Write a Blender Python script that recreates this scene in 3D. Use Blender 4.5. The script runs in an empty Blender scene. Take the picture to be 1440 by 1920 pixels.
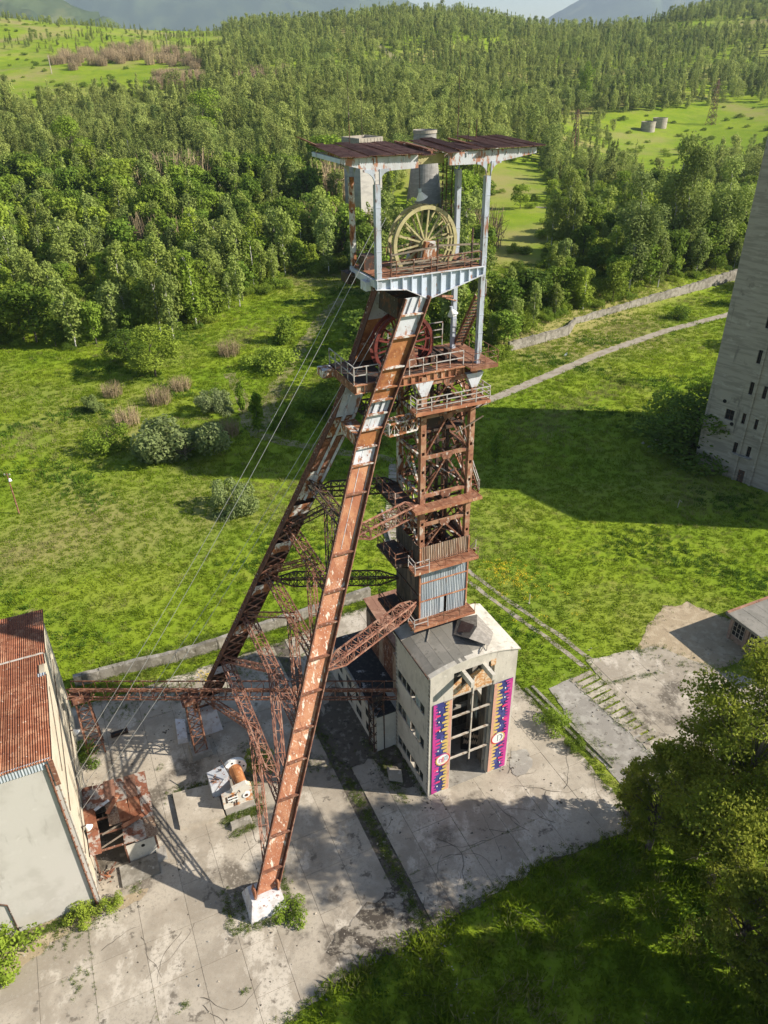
import bpy, bmesh, math, random
import numpy as np
from mathutils import Vector, Matrix
from math import sin, cos, pi, radians, sqrt, atan2, tan

random.seed(7)
rng = np.random.default_rng(11)
SC = bpy.context.scene
COL = SC.collection

# ------------------------------------------------------------------ camera
CH = 60.0
PITCH, ROLL, YAW = radians(31.2), radians(-0.93), radians(24.15)
FOC = 1400.0
_F = Vector((0, cos(PITCH), -sin(PITCH))); _R = Vector((1, 0, 0)); _U = _R.cross(_F)
_c, _s = cos(ROLL), sin(ROLL)
CR = _R * _c + _U * _s; CU = _R * -_s + _U * _c; CB = -_F
cam_d = bpy.data.cameras.new('camera'); cam = bpy.data.objects.new('camera', cam_d); COL.objects.link(cam)
m = Matrix.Identity(4)
for i in range(3):
    m[i][0] = CR[i]; m[i][1] = CU[i]; m[i][2] = CB[i]
m[2][3] = CH
cam.matrix_world = m
cam_d.sensor_fit = 'VERTICAL'; cam_d.sensor_height = 24.0; cam_d.sensor_width = 18.0
cam_d.lens = 24.0 * FOC / 1920.0
cam_d.clip_start = 0.5; cam_d.clip_end = 30000
SC.camera = cam

# ------------------------------------------------------------------ sky, sun, exposure
UX = Vector((cos(YAW), sin(YAW), 0)); VX = Vector((-sin(YAW), cos(YAW), 0))
SUN_EL = radians(32.0)
_h = UX * 0.856 - VX * 0.517; _h.normalize()
SUN_DIR = Vector((_h.x * cos(SUN_EL), _h.y * cos(SUN_EL), sin(SUN_EL)))
world = bpy.data.worlds.new('World'); SC.world = world; world.use_nodes = True
wn = world.node_tree.nodes; wl = world.node_tree.links
sky = wn.new('ShaderNodeTexSky'); sky.sky_type = 'NISHITA'; sky.sun_disc = False
sky.sun_elevation = SUN_EL
sky.sun_rotation = atan2(SUN_DIR.x, SUN_DIR.y)
sky.air_density = 1.0; sky.dust_density = 0.7; sky.ozone_density = 1.0
wl.new(sky.outputs[0], wn['Background'].inputs[0]); wn['Background'].inputs[1].default_value = 0.070
sun_d = bpy.data.lights.new('sun', 'SUN'); sun = bpy.data.objects.new('sun', sun_d); COL.objects.link(sun)
sun_d.energy = 5.0; sun_d.angle = radians(0.55); sun_d.color = (1.0, 0.915, 0.79)
sun.rotation_euler = SUN_DIR.to_track_quat('Z', 'Y').to_euler()
sun.location = (60, -10, 90)
SC.view_settings.view_transform = 'Standard'; SC.view_settings.look = 'None'
SC.view_settings.gamma = 1.0; SC.view_settings.use_curve_mapping = False
SC.view_settings.exposure = 0.98
SC.cycles.max_bounces = 5; SC.cycles.diffuse_bounces = 2; SC.cycles.glossy_bounces = 2
SC.cycles.transmission_bounces = 4; SC.cycles.volume_bounces = 0; SC.cycles.transparent_max_bounces = 4

# ------------------------------------------------------------------ place helpers
def W(u, v, z=0.0):
    p = UX * u + VX * v
    return Vector((p.x, p.y, z))

def project(xyz):
    """world points (n,3) -> photo pixels (n,2)"""
    a = np.asarray(xyz, float) - np.array([0, 0, CH])
    x = a @ np.array(CR); y = a @ np.array(CU); z = -(a @ np.array(CB))
    z = np.where(z < 0.1, 0.1, z)
    return np.stack([720 + FOC * x / z, 960 - FOC * y / z], 1)

def inpoly(p, poly):
    x, y = p[:, 0], p[:, 1]; ins = np.zeros(len(p), bool)
    n = len(poly)
    for i in range(n):
        x0, y0 = poly[i]; x1, y1 = poly[(i + 1) % n]
        if y0 == y1: continue
        c = ((y0 > y) != (y1 > y)) & (x < (x1 - x0) * (y - y0) / (y1 - y0) + x0)
        ins ^= c
    return ins

PD = np.array([-4000, 0, 30, 70, 150, 230, 330, 430, 530, 730, 930, 1030, 1130, 1500, 2400, 9000.])
PZ = np.array([0, 0, 1.6, 4.2, 8.5, 15, 25, 37, 50, 76, 97, 104, 104, 78, 20, 0.])
def terrain(x, y):
    x = np.asarray(x, float); y = np.asarray(y, float)
    y0 = np.where(x > 0, np.maximum(166, 150 + 0.77 * np.minimum(x, 140)), 166 - 0.02 * x)
    d = y - y0
    z = (np.interp(d - 14, PD, PZ) + np.interp(d, PD, PZ) * 2 + np.interp(d + 14, PD, PZ)) / 4
    far = np.clip((d - 20) / 250, 0, 1)
    z = z + far * (3.5 * np.sin(x / 61 + 1.3) * np.cos(y / 83) + 4.5 * np.sin(x / 137 + y / 190) + 2.0 * np.sin(x / 29 - y / 37))
    # side hills and saddle on the skyline
    f2 = np.clip((d - 450) / 500, 0, 1)
    z = z + f2 * (26 * np.exp(-((x - 640) / 210) ** 2) - 20 * np.exp(-((x - 275) / 120) ** 2) + 4 * np.exp(-((x - 60) / 120) ** 2) + 16 * np.exp(-((x + 660) / 190) ** 2) - 5 * np.exp(-((x + 230) / 120) ** 2))
    # small bank behind the retaining wall on the right
    b = np.clip((d + 2.0) / 6.0, 0, 1) * np.clip((x - 24) / 8, 0, 1)
    z = z + 2.4 * b * np.clip(1.5 - d / 150, 0, 1)
    # hollow on the left forest edge
    return np.maximum(z, 0)

def ray(px, py):
    return (CR * ((px - 720) / FOC) + CU * ((960 - py) / FOC) - CB)

def G(px, py):
    """ground point seen at a photo pixel"""
    d = ray(px, py)
    t = np.concatenate([np.linspace(20, 400, 900), np.linspace(401, 1600, 900)])
    x = d.x * t; y = d.y * t; z = CH + d.z * t
    h = z - terrain(x, y)
    k = np.argmax(h < 0)
    if h[k] >= 0: k = len(t) - 1
    a, b = t[max(k - 1, 0)], t[k]
    for _ in range(25):
        mm = (a + b) / 2
        if CH + d.z * mm - float(terrain(d.x * mm, d.y * mm)) < 0: b = mm
        else: a = mm
    return Vector((d.x * b, d.y * b, float(terrain(d.x * b, d.y * b))))

def height_at(px, py, base):
    d = ray(px, py); t = (base.x * d.x + base.y * d.y) / (d.x ** 2 + d.y ** 2)
    return CH + d.z * t - base.z

# ------------------------------------------------------------------ materials
MATS = {}
def mat(name, base, layers=(), rough=0.85, metal=0.0, bump=0.0, bscale=12.0, var=0.0, spec=0.25, trans=0.0, emis=None, two=None):
    if name in MATS: return MATS[name]
    M = bpy.data.materials.new(name); M.use_nodes = True
    n = M.node_tree.nodes; l = M.node_tree.links
    bs = n['Principled BSDF']
    bs.inputs['Roughness'].default_value = rough; bs.inputs['Metallic'].default_value = metal
    bs.inputs['Specular IOR Level'].default_value = spec
    geo = n.new('ShaderNodeNewGeometry')
    oi = n.new('ShaderNodeObjectInfo')
    rgb = n.new('ShaderNodeRGB'); rgb.outputs[0].default_value = (*base, 1)
    cur = rgb.outputs[0]
    for i, (c, sc, lo, hi, det) in enumerate(layers):
        vm = n.new('ShaderNodeVectorMath'); vm.operation = 'MULTIPLY'
        s = sc if isinstance(sc, tuple) else (sc, sc, sc)
        vm.inputs[1].default_value = s
        l.new(geo.outputs['Position'], vm.inputs[0])
        va = n.new('ShaderNodeVectorMath'); va.operation = 'ADD'
        va.inputs[1].default_value = (13.7 * i, 5.1 * i, 3.3 * i)
        l.new(vm.outputs[0], va.inputs[0])
        nz = n.new('ShaderNodeTexNoise'); nz.inputs['Scale'].default_value = 1.0
        nz.inputs['Detail'].default_value = det; nz.inputs['Roughness'].default_value = 0.62
        l.new(va.outputs[0], nz.inputs['Vector'])
        mr = n.new('ShaderNodeMapRange'); mr.interpolation_type = 'SMOOTHSTEP'
        mr.inputs['From Min'].default_value = lo; mr.inputs['From Max'].default_value = hi
        l.new(nz.outputs['Fac'], mr.inputs['Value'])
        mx = n.new('ShaderNodeMix'); mx.data_type = 'RGBA'
        mx.inputs['B'].default_value = (*c, 1)
        l.new(mr.outputs[0], mx.inputs['Factor'])
        l.new(cur, mx.inputs['A']); cur = mx.outputs['Result']
    if two is not None:       # second colour chosen by the object's own random value
        mx = n.new('ShaderNodeMix'); mx.data_type = 'RGBA'
        mx.inputs['B'].default_value = (*two, 1)
        l.new(oi.outputs['Random'], mx.inputs['Factor']); l.new(cur, mx.inputs['A']); cur = mx.outputs['Result']
    if var > 0:
        mm = n.new('ShaderNodeMath'); mm.operation = 'MULTIPLY'; mm.inputs[1].default_value = 7.31
        l.new(oi.outputs['Random'], mm.inputs[0])
        fr = n.new('ShaderNodeMath'); fr.operation = 'FRACT'; l.new(mm.outputs[0], fr.inputs[0])
        mr = n.new('ShaderNodeMapRange'); mr.inputs['To Min'].default_value = 1 - var; mr.inputs['To Max'].default_value = 1 + var
        l.new(fr.outputs[0], mr.inputs['Value'])
        hs = n.new('ShaderNodeHueSaturation'); l.new(mr.outputs[0], hs.inputs['Value']); l.new(cur, hs.inputs['Color']); cur = hs.outputs[0]
    l.new(cur, bs.inputs['Base Color'])
    if bump > 0:
        vm = n.new('ShaderNodeVectorMath'); vm.operation = 'SCALE'; vm.inputs['Scale'].default_value = bscale
        l.new(geo.outputs['Position'], vm.inputs[0])
        nz = n.new('ShaderNodeTexNoise'); nz.inputs['Scale'].default_value = 1.0; nz.inputs['Detail'].default_value = 5
        l.new(vm.outputs[0], nz.inputs['Vector'])
        bp = n.new('ShaderNodeBump'); bp.inputs['Strength'].default_value = min(1.0, bump); bp.inputs['Distance'].default_value = 0.6 / bscale
        l.new(nz.outputs['Fac'], bp.inputs['Height']); l.new(bp.outputs[0], bs.inputs['Normal'])
    if trans > 0:
        tr = n.new('ShaderNodeBsdfTranslucent'); l.new(cur, tr.inputs['Color'])
        ms = n.new('ShaderNodeMixShader'); ms.inputs[0].default_value = trans
        l.new(bs.outputs[0], ms.inputs[1]); l.new(tr.outputs[0], ms.inputs[2])
        l.new(ms.outputs[0], n['Material Output'].inputs['Surface'])
    MATS[name] = M
    return M

RUST = mat('red_brown_rusty_paint', (0.307, 0.124, 0.068), [((0.417, 0.206, 0.111), (.9, .9, .6), .42, .62, 7), ((0.196, 0.079, 0.048), (4, 4, .5), .54, .68, 8), ((0.587, 0.495, 0.382), (3.0, 3.0, .9), .59, .65, 11)], bump=.2, bscale=9, var=.10)
RUSTP = mat('scraped_red_paint', (0.355, 0.144, 0.079), [((0.478, 0.236, 0.136), (.8, .8, .5), .42, .62, 7), ((0.246, 0.104, 0.064), (4, 4, .5), .55, .68, 8), ((0.681, 0.596, 0.496), (2.4, 2.4, .75), .57, .625, 12), ((0.724, 0.673, 0.592), (12, 12, 5.0), .60, .67, 6)], bump=.2, bscale=9, var=.09)
ORANGE = mat('orange_rust', (0.346, 0.146, 0.056), [((0.227, 0.084, 0.037), .9, .46, .62, 7), ((0.486, 0.248, 0.108), 2.2, .54, .68, 8), ((0.605, 0.540, 0.464), (1.8, 1.8, 1.2), .61, .69, 9)], bump=.25, bscale=11, var=.10)
WHITER = mat('flaking_white_paint', (0.52, 0.545, 0.585), [((0.45, 0.45, 0.46), 1.0, .45, .65, 6), ((0.33, 0.17, 0.11), (2.2, 2.2, 0.6), .565, .66, 9), ((0.20, 0.08, 0.045), 3.2, .60, .69, 8)], bump=.15, bscale=9, var=.05)
WHITEB = mat('pale_blue_white_paint', (0.50, 0.56, 0.66), [((0.44, 0.48, 0.54), 1.2, .45, .65, 6), ((0.30, 0.16, 0.11), (3.2, 3.2, .8), .60, .68, 9)], bump=.12, bscale=9, var=.04)
MIXP = mat('half_rusted_white_paint', (0.56, 0.55, 0.52), [((0.30, 0.13, 0.06), (2.0, 2.0, .9), .44, .53, 8), ((0.17, 0.06, 0.03), 3.6, .52, .62, 6)], bump=.2, bscale=9, var=.10)
DARK = mat('dark_weathered_or_shade_steel', (0.055, 0.042, 0.036), [((0.13, 0.06, 0.035), 2.0, .48, .62, 6), ((0.28, 0.25, 0.23), (5, 5, 3), .62, .67, 7)], bump=.2, var=.15)
BROWN = mat('brown_rusty_steel', (0.16, 0.072, 0.045), [((0.27, 0.13, 0.08), 2.4, .45, .62, 6), ((0.42, 0.35, 0.30), (5, 5, 2.5), .58, .635, 8), ((0.07, 0.035, 0.025), 3.2, .57, .68, 6)], bump=.2, var=.18)
PINKR = mat('faded_red_steel', (0.235, 0.105, 0.070), [((0.35, 0.21, 0.15), 2.0, .46, .62, 7), ((0.10, 0.048, 0.034), 2.6, .54, .66, 7)], bump=.2, var=.22)
DECKR = mat('rusty_deck_plate', (0.225, 0.098, 0.055), [((0.31, 0.165, 0.10), 1.8, .45, .62, 6), ((0.13, 0.055, 0.034), 3.4, .55, .66, 6)], bump=.2, var=.14)
WOODG = mat('grey_old_timber', (0.22, 0.18, 0.14), [((0.12, 0.09, 0.07), (2, 2, 6), .5, .65, 6)], var=.25)
GALV = mat('galvanised_sheet', (0.33, 0.37, 0.41), [((0.45, 0.48, 0.50), (7, 7, .5), .48, .6, 5), ((0.24, 0.13, 0.08), (9, 9, .5), .62, .70, 6)], rough=.6, metal=.0, spec=.4, var=.12)
RUSTSH = mat('rusty_upright_sheet', (0.33, 0.24, 0.17), [((0.20, 0.11, 0.07), (7, 7, .5), .46, .6, 5), ((0.43, 0.38, 0.33), (7, 7, .6), .56, .66, 6)], var=.12)
DARKSH = mat('dark_weathered_or_shade_sheet', (0.085, 0.078, 0.07), [((0.16, 0.13, 0.10), (5, 5, .5), .46, .6, 5), ((0.05, 0.04, 0.034), (6, 6, .7), .55, .66, 6), ((0.22, 0.20, 0.18), (9, 9, 1.2), .60, .67, 6)], var=.2)
CORR = mat('rusty_corrugated_roofing', (0.27, 0.105, 0.056), [((0.38, 0.19, 0.11), .9, .46, .62, 6), ((0.17, 0.058, 0.033), 2.2, .54, .66, 6), ((0.55, 0.43, 0.33), 2.6, .625, .69, 8)], var=.16)
CORRD = mat('dark_red_corrugated_roofing', (0.232, 0.124, 0.085), [((0.313, 0.183, 0.127), 1.2, .46, .62, 6), ((0.140, 0.071, 0.049), 2.2, .55, .66, 6)], var=.22)
PATCH = mat('patchy_grey_rust_sheet', (0.40, 0.36, 0.32), [((0.24, 0.10, 0.06), 1.4, .46, .55, 7), ((0.13, 0.07, 0.05), 3.0, .56, .64, 6)], var=.22)
CONC = mat('yard_concrete', (0.405, 0.357, 0.288), [((0.30, 0.260, 0.205), .20, .42, .58, 9), ((0.49, 0.44, 0.365), (.45, .28, 1), .52, .62, 9), ((0.145, 0.124, 0.098), .17, .565, .66, 10), ((0.33, 0.295, 0.24), 3.5, .50, .66, 8), ((0.16, 0.138, 0.11), .8, .60, .68, 10), ((0.21, 0.185, 0.15), 11, .58, .72, 5)], bump=.18, bscale=14, var=.05)
CONCD = mat('stained_concrete', (0.27, 0.25, 0.22), [((0.36, 0.34, 0.30), .9, .46, .64, 7), ((0.13, 0.115, 0.095), 1.6, .56, .7, 7)], bump=.2, var=.08)
WALLF = mat('hall_render', (0.54, 0.505, 0.435), [((0.44, 0.41, 0.35), (.7, .7, .4), .45, .64, 8), ((0.30, 0.275, 0.235), (1.8, 1.8, .35), .565, .70, 9), ((0.63, 0.60, 0.53), 1.6, .60, .7, 7), ((0.36, 0.335, 0.29), 6, .58, .72, 5)], bump=.15, var=0.0)
WALLC = mat('cream_render', (0.53, 0.475, 0.37), [((0.46, 0.41, 0.315), .6, .45, .62, 7), ((0.35, 0.31, 0.24), (2.0, 2.0, .25), .585, .74, 9)], bump=.08)
WALLW = mat('pale_grey_render', (0.475, 0.455, 0.42), [((0.42, 0.40, 0.365), .35, .44, .62, 7), ((0.33, 0.31, 0.28), (1.0, 1.0, .22), .58, .74, 9), ((0.51, 0.49, 0.455), 1.2, .60, .70, 7)], bump=.08)
SILO = mat('board_marked_concrete', (0.356, 0.320, 0.263), [((0.269, 0.242, 0.199), (.25, .25, 2.2), .45, .60, 9), ((0.431, 0.390, 0.328), (.4, .4, 1.0), .56, .68, 8), ((0.156, 0.140, 0.117), (.9, .9, .10), .585, .72, 9), ((0.213, 0.189, 0.158), (.5, .5, .5), .60, .70, 9)], bump=.15, bscale=4)
OLDC = mat('old_mossy_concrete', (0.281, 0.259, 0.221), [((0.178, 0.162, 0.132), .7, .43, .60, 8), ((0.357, 0.336, 0.293), 1.6, .56, .66, 9), ((0.081, 0.076, 0.055), (1.6, 1.6, .35), .56, .68, 9)], bump=.35, bscale=5, var=.14)
FELT = mat('grey_roofing_felt', (0.20, 0.19, 0.165), [((0.25, 0.235, 0.205), .6, .45, .6, 6), ((0.15, 0.14, 0.12), 1.8, .56, .68, 7)], bump=.08, var=.06)
FELTB = mat('black_roofing_felt', (0.035, 0.034, 0.034), [((0.33, 0.32, 0.31), .9, .585, .635, 8), ((0.07, 0.065, 0.06), 2.5, .5, .65, 6)], bump=.2)
TARP = mat('torn_grey_felt', (0.23, 0.21, 0.185), [((0.30, 0.275, 0.245), 3, .45, .62, 6)], bump=.3, bscale=5, rough=.8)
TARPR = mat('reddish_felt_underside', (0.17, 0.11, 0.095), [((0.22, 0.16, 0.135), 3, .45, .62, 6)], bump=.3, bscale=5)
BLACK = mat('dark_opening', (0.012, 0.012, 0.013), rough=.7)
GLASS = mat('dirty_dark_glass', (0.022, 0.030, 0.031), [((0.06, 0.075, 0.075), 2.4, .56, .66, 6)], rough=.25, spec=.4, var=.4)
GLASSP = mat('pale_dusty_glass', (0.30, 0.36, 0.35), [((0.20, 0.25, 0.24), 2.4, .50, .62, 6)], rough=.3, spec=.5, var=.25)
FRAMEW = mat('weathered_pale_frame', (0.48, 0.44, 0.38), [((0.30, 0.22, 0.16), 3, .5, .64, 6)], var=.1)
YELLOW = mat('faded_yellow_paint', (0.43, 0.385, 0.20), [((0.34, 0.30, 0.165), 1.5, .45, .62, 6), ((0.18, 0.13, 0.08), 3, .56, .66, 8)], var=.06)
WHEELR = mat('dark_red_wheel_paint', (0.17, 0.038, 0.030), [((0.10, 0.03, 0.025), 2.5, .46, .62, 6), ((0.30, 0.16, 0.13), 5, .62, .68, 7)], var=.08)
RAILS = mat('pale_steel_railing', (0.40, 0.38, 0.36), [((0.24, 0.14, 0.10), 3, .5, .62, 6)], var=.1)
CABLE = mat('pale_wire_rope', (0.42, 0.42, 0.40), rough=.5)
LAMPW = mat('white_enamel', (0.80, 0.80, 0.78), rough=.4)
PINK = mat('banner_magenta', (0.52, 0.055, 0.27), [((0.38, 0.04, 0.22), 1.0, .46, .66, 6), ((0.60, 0.20, 0.38), 2.0, .58, .72, 7)], rough=.6)
PINKH = mat('banner_hot_pink', (0.72, 0.055, 0.17), rough=.6)
NAVY = mat('banner_navy', (0.045, 0.050, 0.19), [((0.075, 0.09, 0.27), .9, .46, .66, 5), ((0.022, 0.02, 0.08), 1.2, .55, .7, 6), ((0.14, 0.14, 0.25), 3, .62, .72, 7)], rough=.6)
PEACH = mat('banner_peach', (0.60, 0.34, 0.25), [((0.48, 0.25, 0.19), 1.5, .48, .66, 6)], rough=.6)
BYEL = mat('banner_yellow', (0.62, 0.45, 0.15), [((0.50, 0.36, 0.12), 2, .48, .66, 6)], rough=.6)
BWHITE = mat('banner_white', (0.76, 0.78, 0.76), rough=.6)
BRED = mat('banner_red', (0.60, 0.07, 0.06), rough=.6)
BGREY = mat('banner_grey', (0.22, 0.24, 0.25), rough=.6)
BBLUE = mat('banner_steel_blue', (0.07, 0.16, 0.28), rough=.6)
GRAF = mat('graffiti_beige', (0.55, 0.42, 0.30))
PANELO = mat('rotten_orange_panel', (0.50, 0.26, 0.11), [((0.62, 0.48, 0.33), 3.2, .47, .55, 8), ((0.34, 0.14, 0.05), 3.6, .58, .66, 6)], bump=.3, var=.08)
GRASS = mat('meadow_grass', (0.164, 0.243, 0.016), [((0.216, 0.284, 0.022), .045, .40, .62, 5), ((0.127, 0.201, 0.015), .13, .46, .78, 7), ((0.243, 0.250, 0.050), .5, .52, .80, 8), ((0.265, 0.240, 0.088), .010, .47, .64, 5), ((0.140, 0.206, 0.018), 3.5, .52, .80, 6), ((0.292, 0.240, 0.138), .16, .68, .78, 9)], bump=.35, bscale=3.2, spec=.05)
TUFT = mat('grass_blades', (0.197, 0.284, 0.020), [((0.246, 0.319, 0.027), .045, .40, .62, 5), ((0.157, 0.240, 0.019), .13, .46, .78, 7), ((0.275, 0.284, 0.056), .5, .52, .80, 8), ((0.324, 0.265, 0.150), .16, .68, .78, 9)], var=.13, trans=.5, spec=.05)
TUFTS = mat('dry_straw_grass', (0.30, 0.285, 0.115), [((0.24, 0.265, 0.07), .4, .46, .66, 6)], var=.2, trans=.4, spec=.05)
TUFTG = mat('deep_green_herbs', (0.095, 0.175, 0.020), [((0.13, 0.215, 0.024), .5, .46, .66, 5)], var=.2, trans=.4, spec=.1)
WEED = mat('weed_leaves', (0.110, 0.160, 0.026), [((0.170, 0.205, 0.042), 1.5, .5, .64, 5)], var=.25, trans=.35, spec=.1)
FLOWER = mat('yellow_flower_heads', (0.62, 0.44, 0.02), var=.1)
SOIL = mat('bare_soil', (0.34, 0.27, 0.18), [((0.42, 0.345, 0.24), .9, .46, .62, 7), ((0.22, 0.175, 0.12), 1.6, .57, .7, 7)], bump=.4, bscale=5)
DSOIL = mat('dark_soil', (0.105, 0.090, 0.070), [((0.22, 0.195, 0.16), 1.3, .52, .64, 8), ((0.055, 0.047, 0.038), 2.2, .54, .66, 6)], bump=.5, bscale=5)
PATHM = mat('pale_track', (0.33, 0.29, 0.235), [((0.25, 0.21, 0.16), .6, .46, .62, 7), ((0.14, 0.15, 0.05), 1.2, .60, .70, 7)], bump=.2)
TRAIL = mat('worn_grass_trail', (0.20, 0.19, 0.08), [((0.27, 0.24, 0.12), .8, .46, .62, 6), ((0.10, 0.14, 0.03), 1.5, .56, .66, 6)], bump=.3)
SOILMIX = mat('streaky_dark_soil', (0.30, 0.265, 0.215), [((0.060, 0.050, 0.040), (.55, .9, 1), .44, .54, 9), ((0.16, 0.14, 0.11), 2.2, .50, .62, 9), ((0.36, 0.325, 0.27), 3.5, .60, .66, 8)], bump=.3, bscale=6)
BARK = mat('brown_bark', (0.10, 0.082, 0.065), [((0.17, 0.15, 0.125), 4, .5, .64, 5)], bump=.3, var=.15)
BIRCHB = mat('white_birch_bark', (0.55, 0.53, 0.49), [((0.10, 0.09, 0.08), (3, 3, 9), .60, .66, 5)])
LEAFD = mat('dark_broadleaf_foliage', (0.101, 0.172, 0.023), [((0.179, 0.263, 0.034), .45, .46, .64, 4)], two=(0.194, 0.278, 0.034), var=.25, trans=.35, spec=.15)
LEAFM = mat('mid_green_foliage', (0.148, 0.231, 0.025), [((0.232, 0.321, 0.037), .45, .46, .64, 4)], two=(0.266, 0.335, 0.043), var=.25, trans=.36, spec=.15)
LEAFB = mat('grey_green_birch_foliage', (0.217, 0.285, 0.078), [((0.281, 0.350, 0.099), .45, .46, .64, 4)], two=(0.288, 0.350, 0.069), var=.22, trans=.36, spec=.15)
LEAFL = mat('pale_willow_foliage', (0.237, 0.281, 0.127), [((0.165, 0.215, 0.077), .7, .5, .64, 4)], two=(0.193, 0.248, 0.072), var=.15, trans=.35, spec=.15)
LEAFY = mat('fresh_yellow_green_foliage', (0.170, 0.270, 0.020), [((0.115, 0.205, 0.016), .8, .5, .64, 4)], var=.12, trans=.42, spec=.15)
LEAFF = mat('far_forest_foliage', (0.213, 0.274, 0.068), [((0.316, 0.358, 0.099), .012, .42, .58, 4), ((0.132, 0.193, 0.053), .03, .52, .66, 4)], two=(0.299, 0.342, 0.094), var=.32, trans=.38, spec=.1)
LEAFT = mat('foreground_tree_foliage', (0.196, 0.246, 0.029), [((0.302, 0.336, 0.045), .40, .42, .58, 5)], var=.12, trans=.5, spec=.25)
TWIG = mat('bare_brown_twigs', (0.34, 0.26, 0.155), var=.2)
HILLB = mat('distant_forest_hill', (0.049, 0.071, 0.038), [((0.075, 0.101, 0.049), .004, .45, .62, 6), ((0.112, 0.128, 0.060), .002, .60, .68, 5)], rough=1, spec=0)

# ------------------------------------------------------------------ mesh builder
class MB:
    def __init__(s): s.v = []; s.f = []; s.mi = []
    def add(s, vs, fs, mi=0):
        o = len(s.v); s.v += [tuple(p) for p in vs]
        s.f += [tuple(i + o for i in f) for f in fs]; s.mi += [mi] * len(fs)
    def box(s, x0, x1, y0, y1, z0, z1, mi=0):
        s.add([(x0, y0, z0), (x1, y0, z0), (x1, y1, z0), (x0, y1, z0), (x0, y0, z1), (x1, y0, z1), (x1, y1, z1), (x0, y1, z1)],
              [(0, 3, 2, 1), (4, 5, 6, 7), (0, 1, 5, 4), (1, 2, 6, 5), (2, 3, 7, 6), (3, 0, 4, 7)], mi)
        return s
    def hexa(s, b, t, mi=0):
        """bottom 4 points, top 4 points"""
        s.add(list(b) + list(t), [(0, 3, 2, 1), (4, 5, 6, 7), (0, 1, 5, 4), (1, 2, 6, 5), (2, 3, 7, 6), (3, 0, 4, 7)], mi); return s
    def bar(s, a, b, w=.1, h=None, mi=0, up=(0, 0, 1)):
        a = Vector(a); b = Vector(b); h = w if h is None else h
        d = b - a
        if d.length < 1e-6: return s
        d.normalize(); up = Vector(up)
        if abs(d.dot(up)) > .98: up = Vector((1, 0, 0))
        x = d.cross(up).normalized(); y = x.cross(d)
        q = [x * -w / 2 - y * h / 2, x * w / 2 - y * h / 2, x * w / 2 + y * h / 2, x * -w / 2 + y * h / 2]
        s.hexa([a + k for k in q], [b + k for k in q], mi); return s
    def tube(s, a, b, r, r2=None, n=8, mi=0, cap=True):
        a = Vector(a); b = Vector(b); r2 = r if r2 is None else r2
        d = (b - a).normalized(); up = Vector((0, 0, 1)) if abs(d.z) < .95 else Vector((1, 0, 0))
        x = d.cross(up).normalized(); y = x.cross(d)
        vs = []
        for c, rr in ((a, r), (b, r2)):
            for i in range(n):
                t = 2 * pi * i / n; vs.append(c + x * cos(t) * rr + y * sin(t) * rr)
        fs = [(i, (i + 1) % n, n + (i + 1) % n, n + i) for i in range(n)]
        if cap: fs += [tuple(range(n))[::-1], tuple(range(n, 2 * n))]
        s.add(vs, fs, mi); return s
    def poly_prism(s, pts, off, mi=0):
        """planar polygon (3-D points) pushed along vector off"""
        n = len(pts); off = Vector(off); a = [Vector(p) for p in pts]
        s.add(a + [p + off for p in a], [tuple(range(n))[::-1], tuple(range(n, 2 * n))] + [(i, (i + 1) % n, n + (i + 1) % n, n + i) for i in range(n)], mi); return s
    def mesh(s, name, mats, off=(0, 0, 0), smooth=False):
        me = bpy.data.meshes.new(name)
        o = Vector(off)
        me.from_pydata([tuple(Vector(p) - o) for p in s.v], [], s.f)
        for M in (mats if isinstance(mats, (list, tuple)) else [mats]): me.materials.append(M)
        if any(s.mi): me.polygons.foreach_set('material_index', s.mi)
        if smooth: me.polygons.foreach_set('use_smooth', [True] * len(me.polygons))
        me.update(); return me

def link(o, parent=None):
    COL.objects.link(o)
    if parent is not None: o.parent = parent
    return o

def tag(o, label=None, cat=None, group=None, kind=None):
    if label: o['label'] = label
    if cat: o['category'] = cat
    if group: o['group'] = group
    if kind: o['kind'] = kind
    return o

class Thing:
    """an Empty at the base of a thing, turned to the site grid (u to the right, v away)"""
    def __init__(s, name, label, cat, u=0, v=0, z=0, group=None, rot=YAW, world=None):
        s.o = bpy.data.objects.new(name, None); COL.objects.link(s.o)
        s.off = Vector((u, v, z))
        p = W(u, v, z) if world is None else Vector(world)
        if world is not None: s.off = Vector((0, 0, 0))
        s.o.location = p; s.o.rotation_euler = (0, 0, rot); s.o.empty_display_size = .5
        tag(s.o, label, cat, group)
    def part(s, name, mb, M, parent=None, smooth=False, label=None):
        me = mb.mesh(name, M, s.off, smooth)
        o = bpy.data.objects.new(name, me); link(o, parent or s.o)
        if label: o['label'] = label
        return o

def copy_tree(o, loc, rotz=0, scale=None, label=None, group=None):
    c = o.copy(); COL.objects.link(c); c.location = loc; c.rotation_euler = (0, 0, rotz)
    if scale is not None: c.scale = scale
    if label: c['label'] = label
    if group: c['group'] = group
    for ch in o.children:
        d = ch.copy(); COL.objects.link(d); d.parent = c
    return c

def structure(name, me, loc=(0, 0, 0), rot=0, label=None, kind='structure'):
    o = bpy.data.objects.new(name, me); COL.objects.link(o); o.location = loc; o.rotation_euler = (0, 0, rot)
    o['kind'] = kind
    if label: o['label'] = label
    return o

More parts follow.
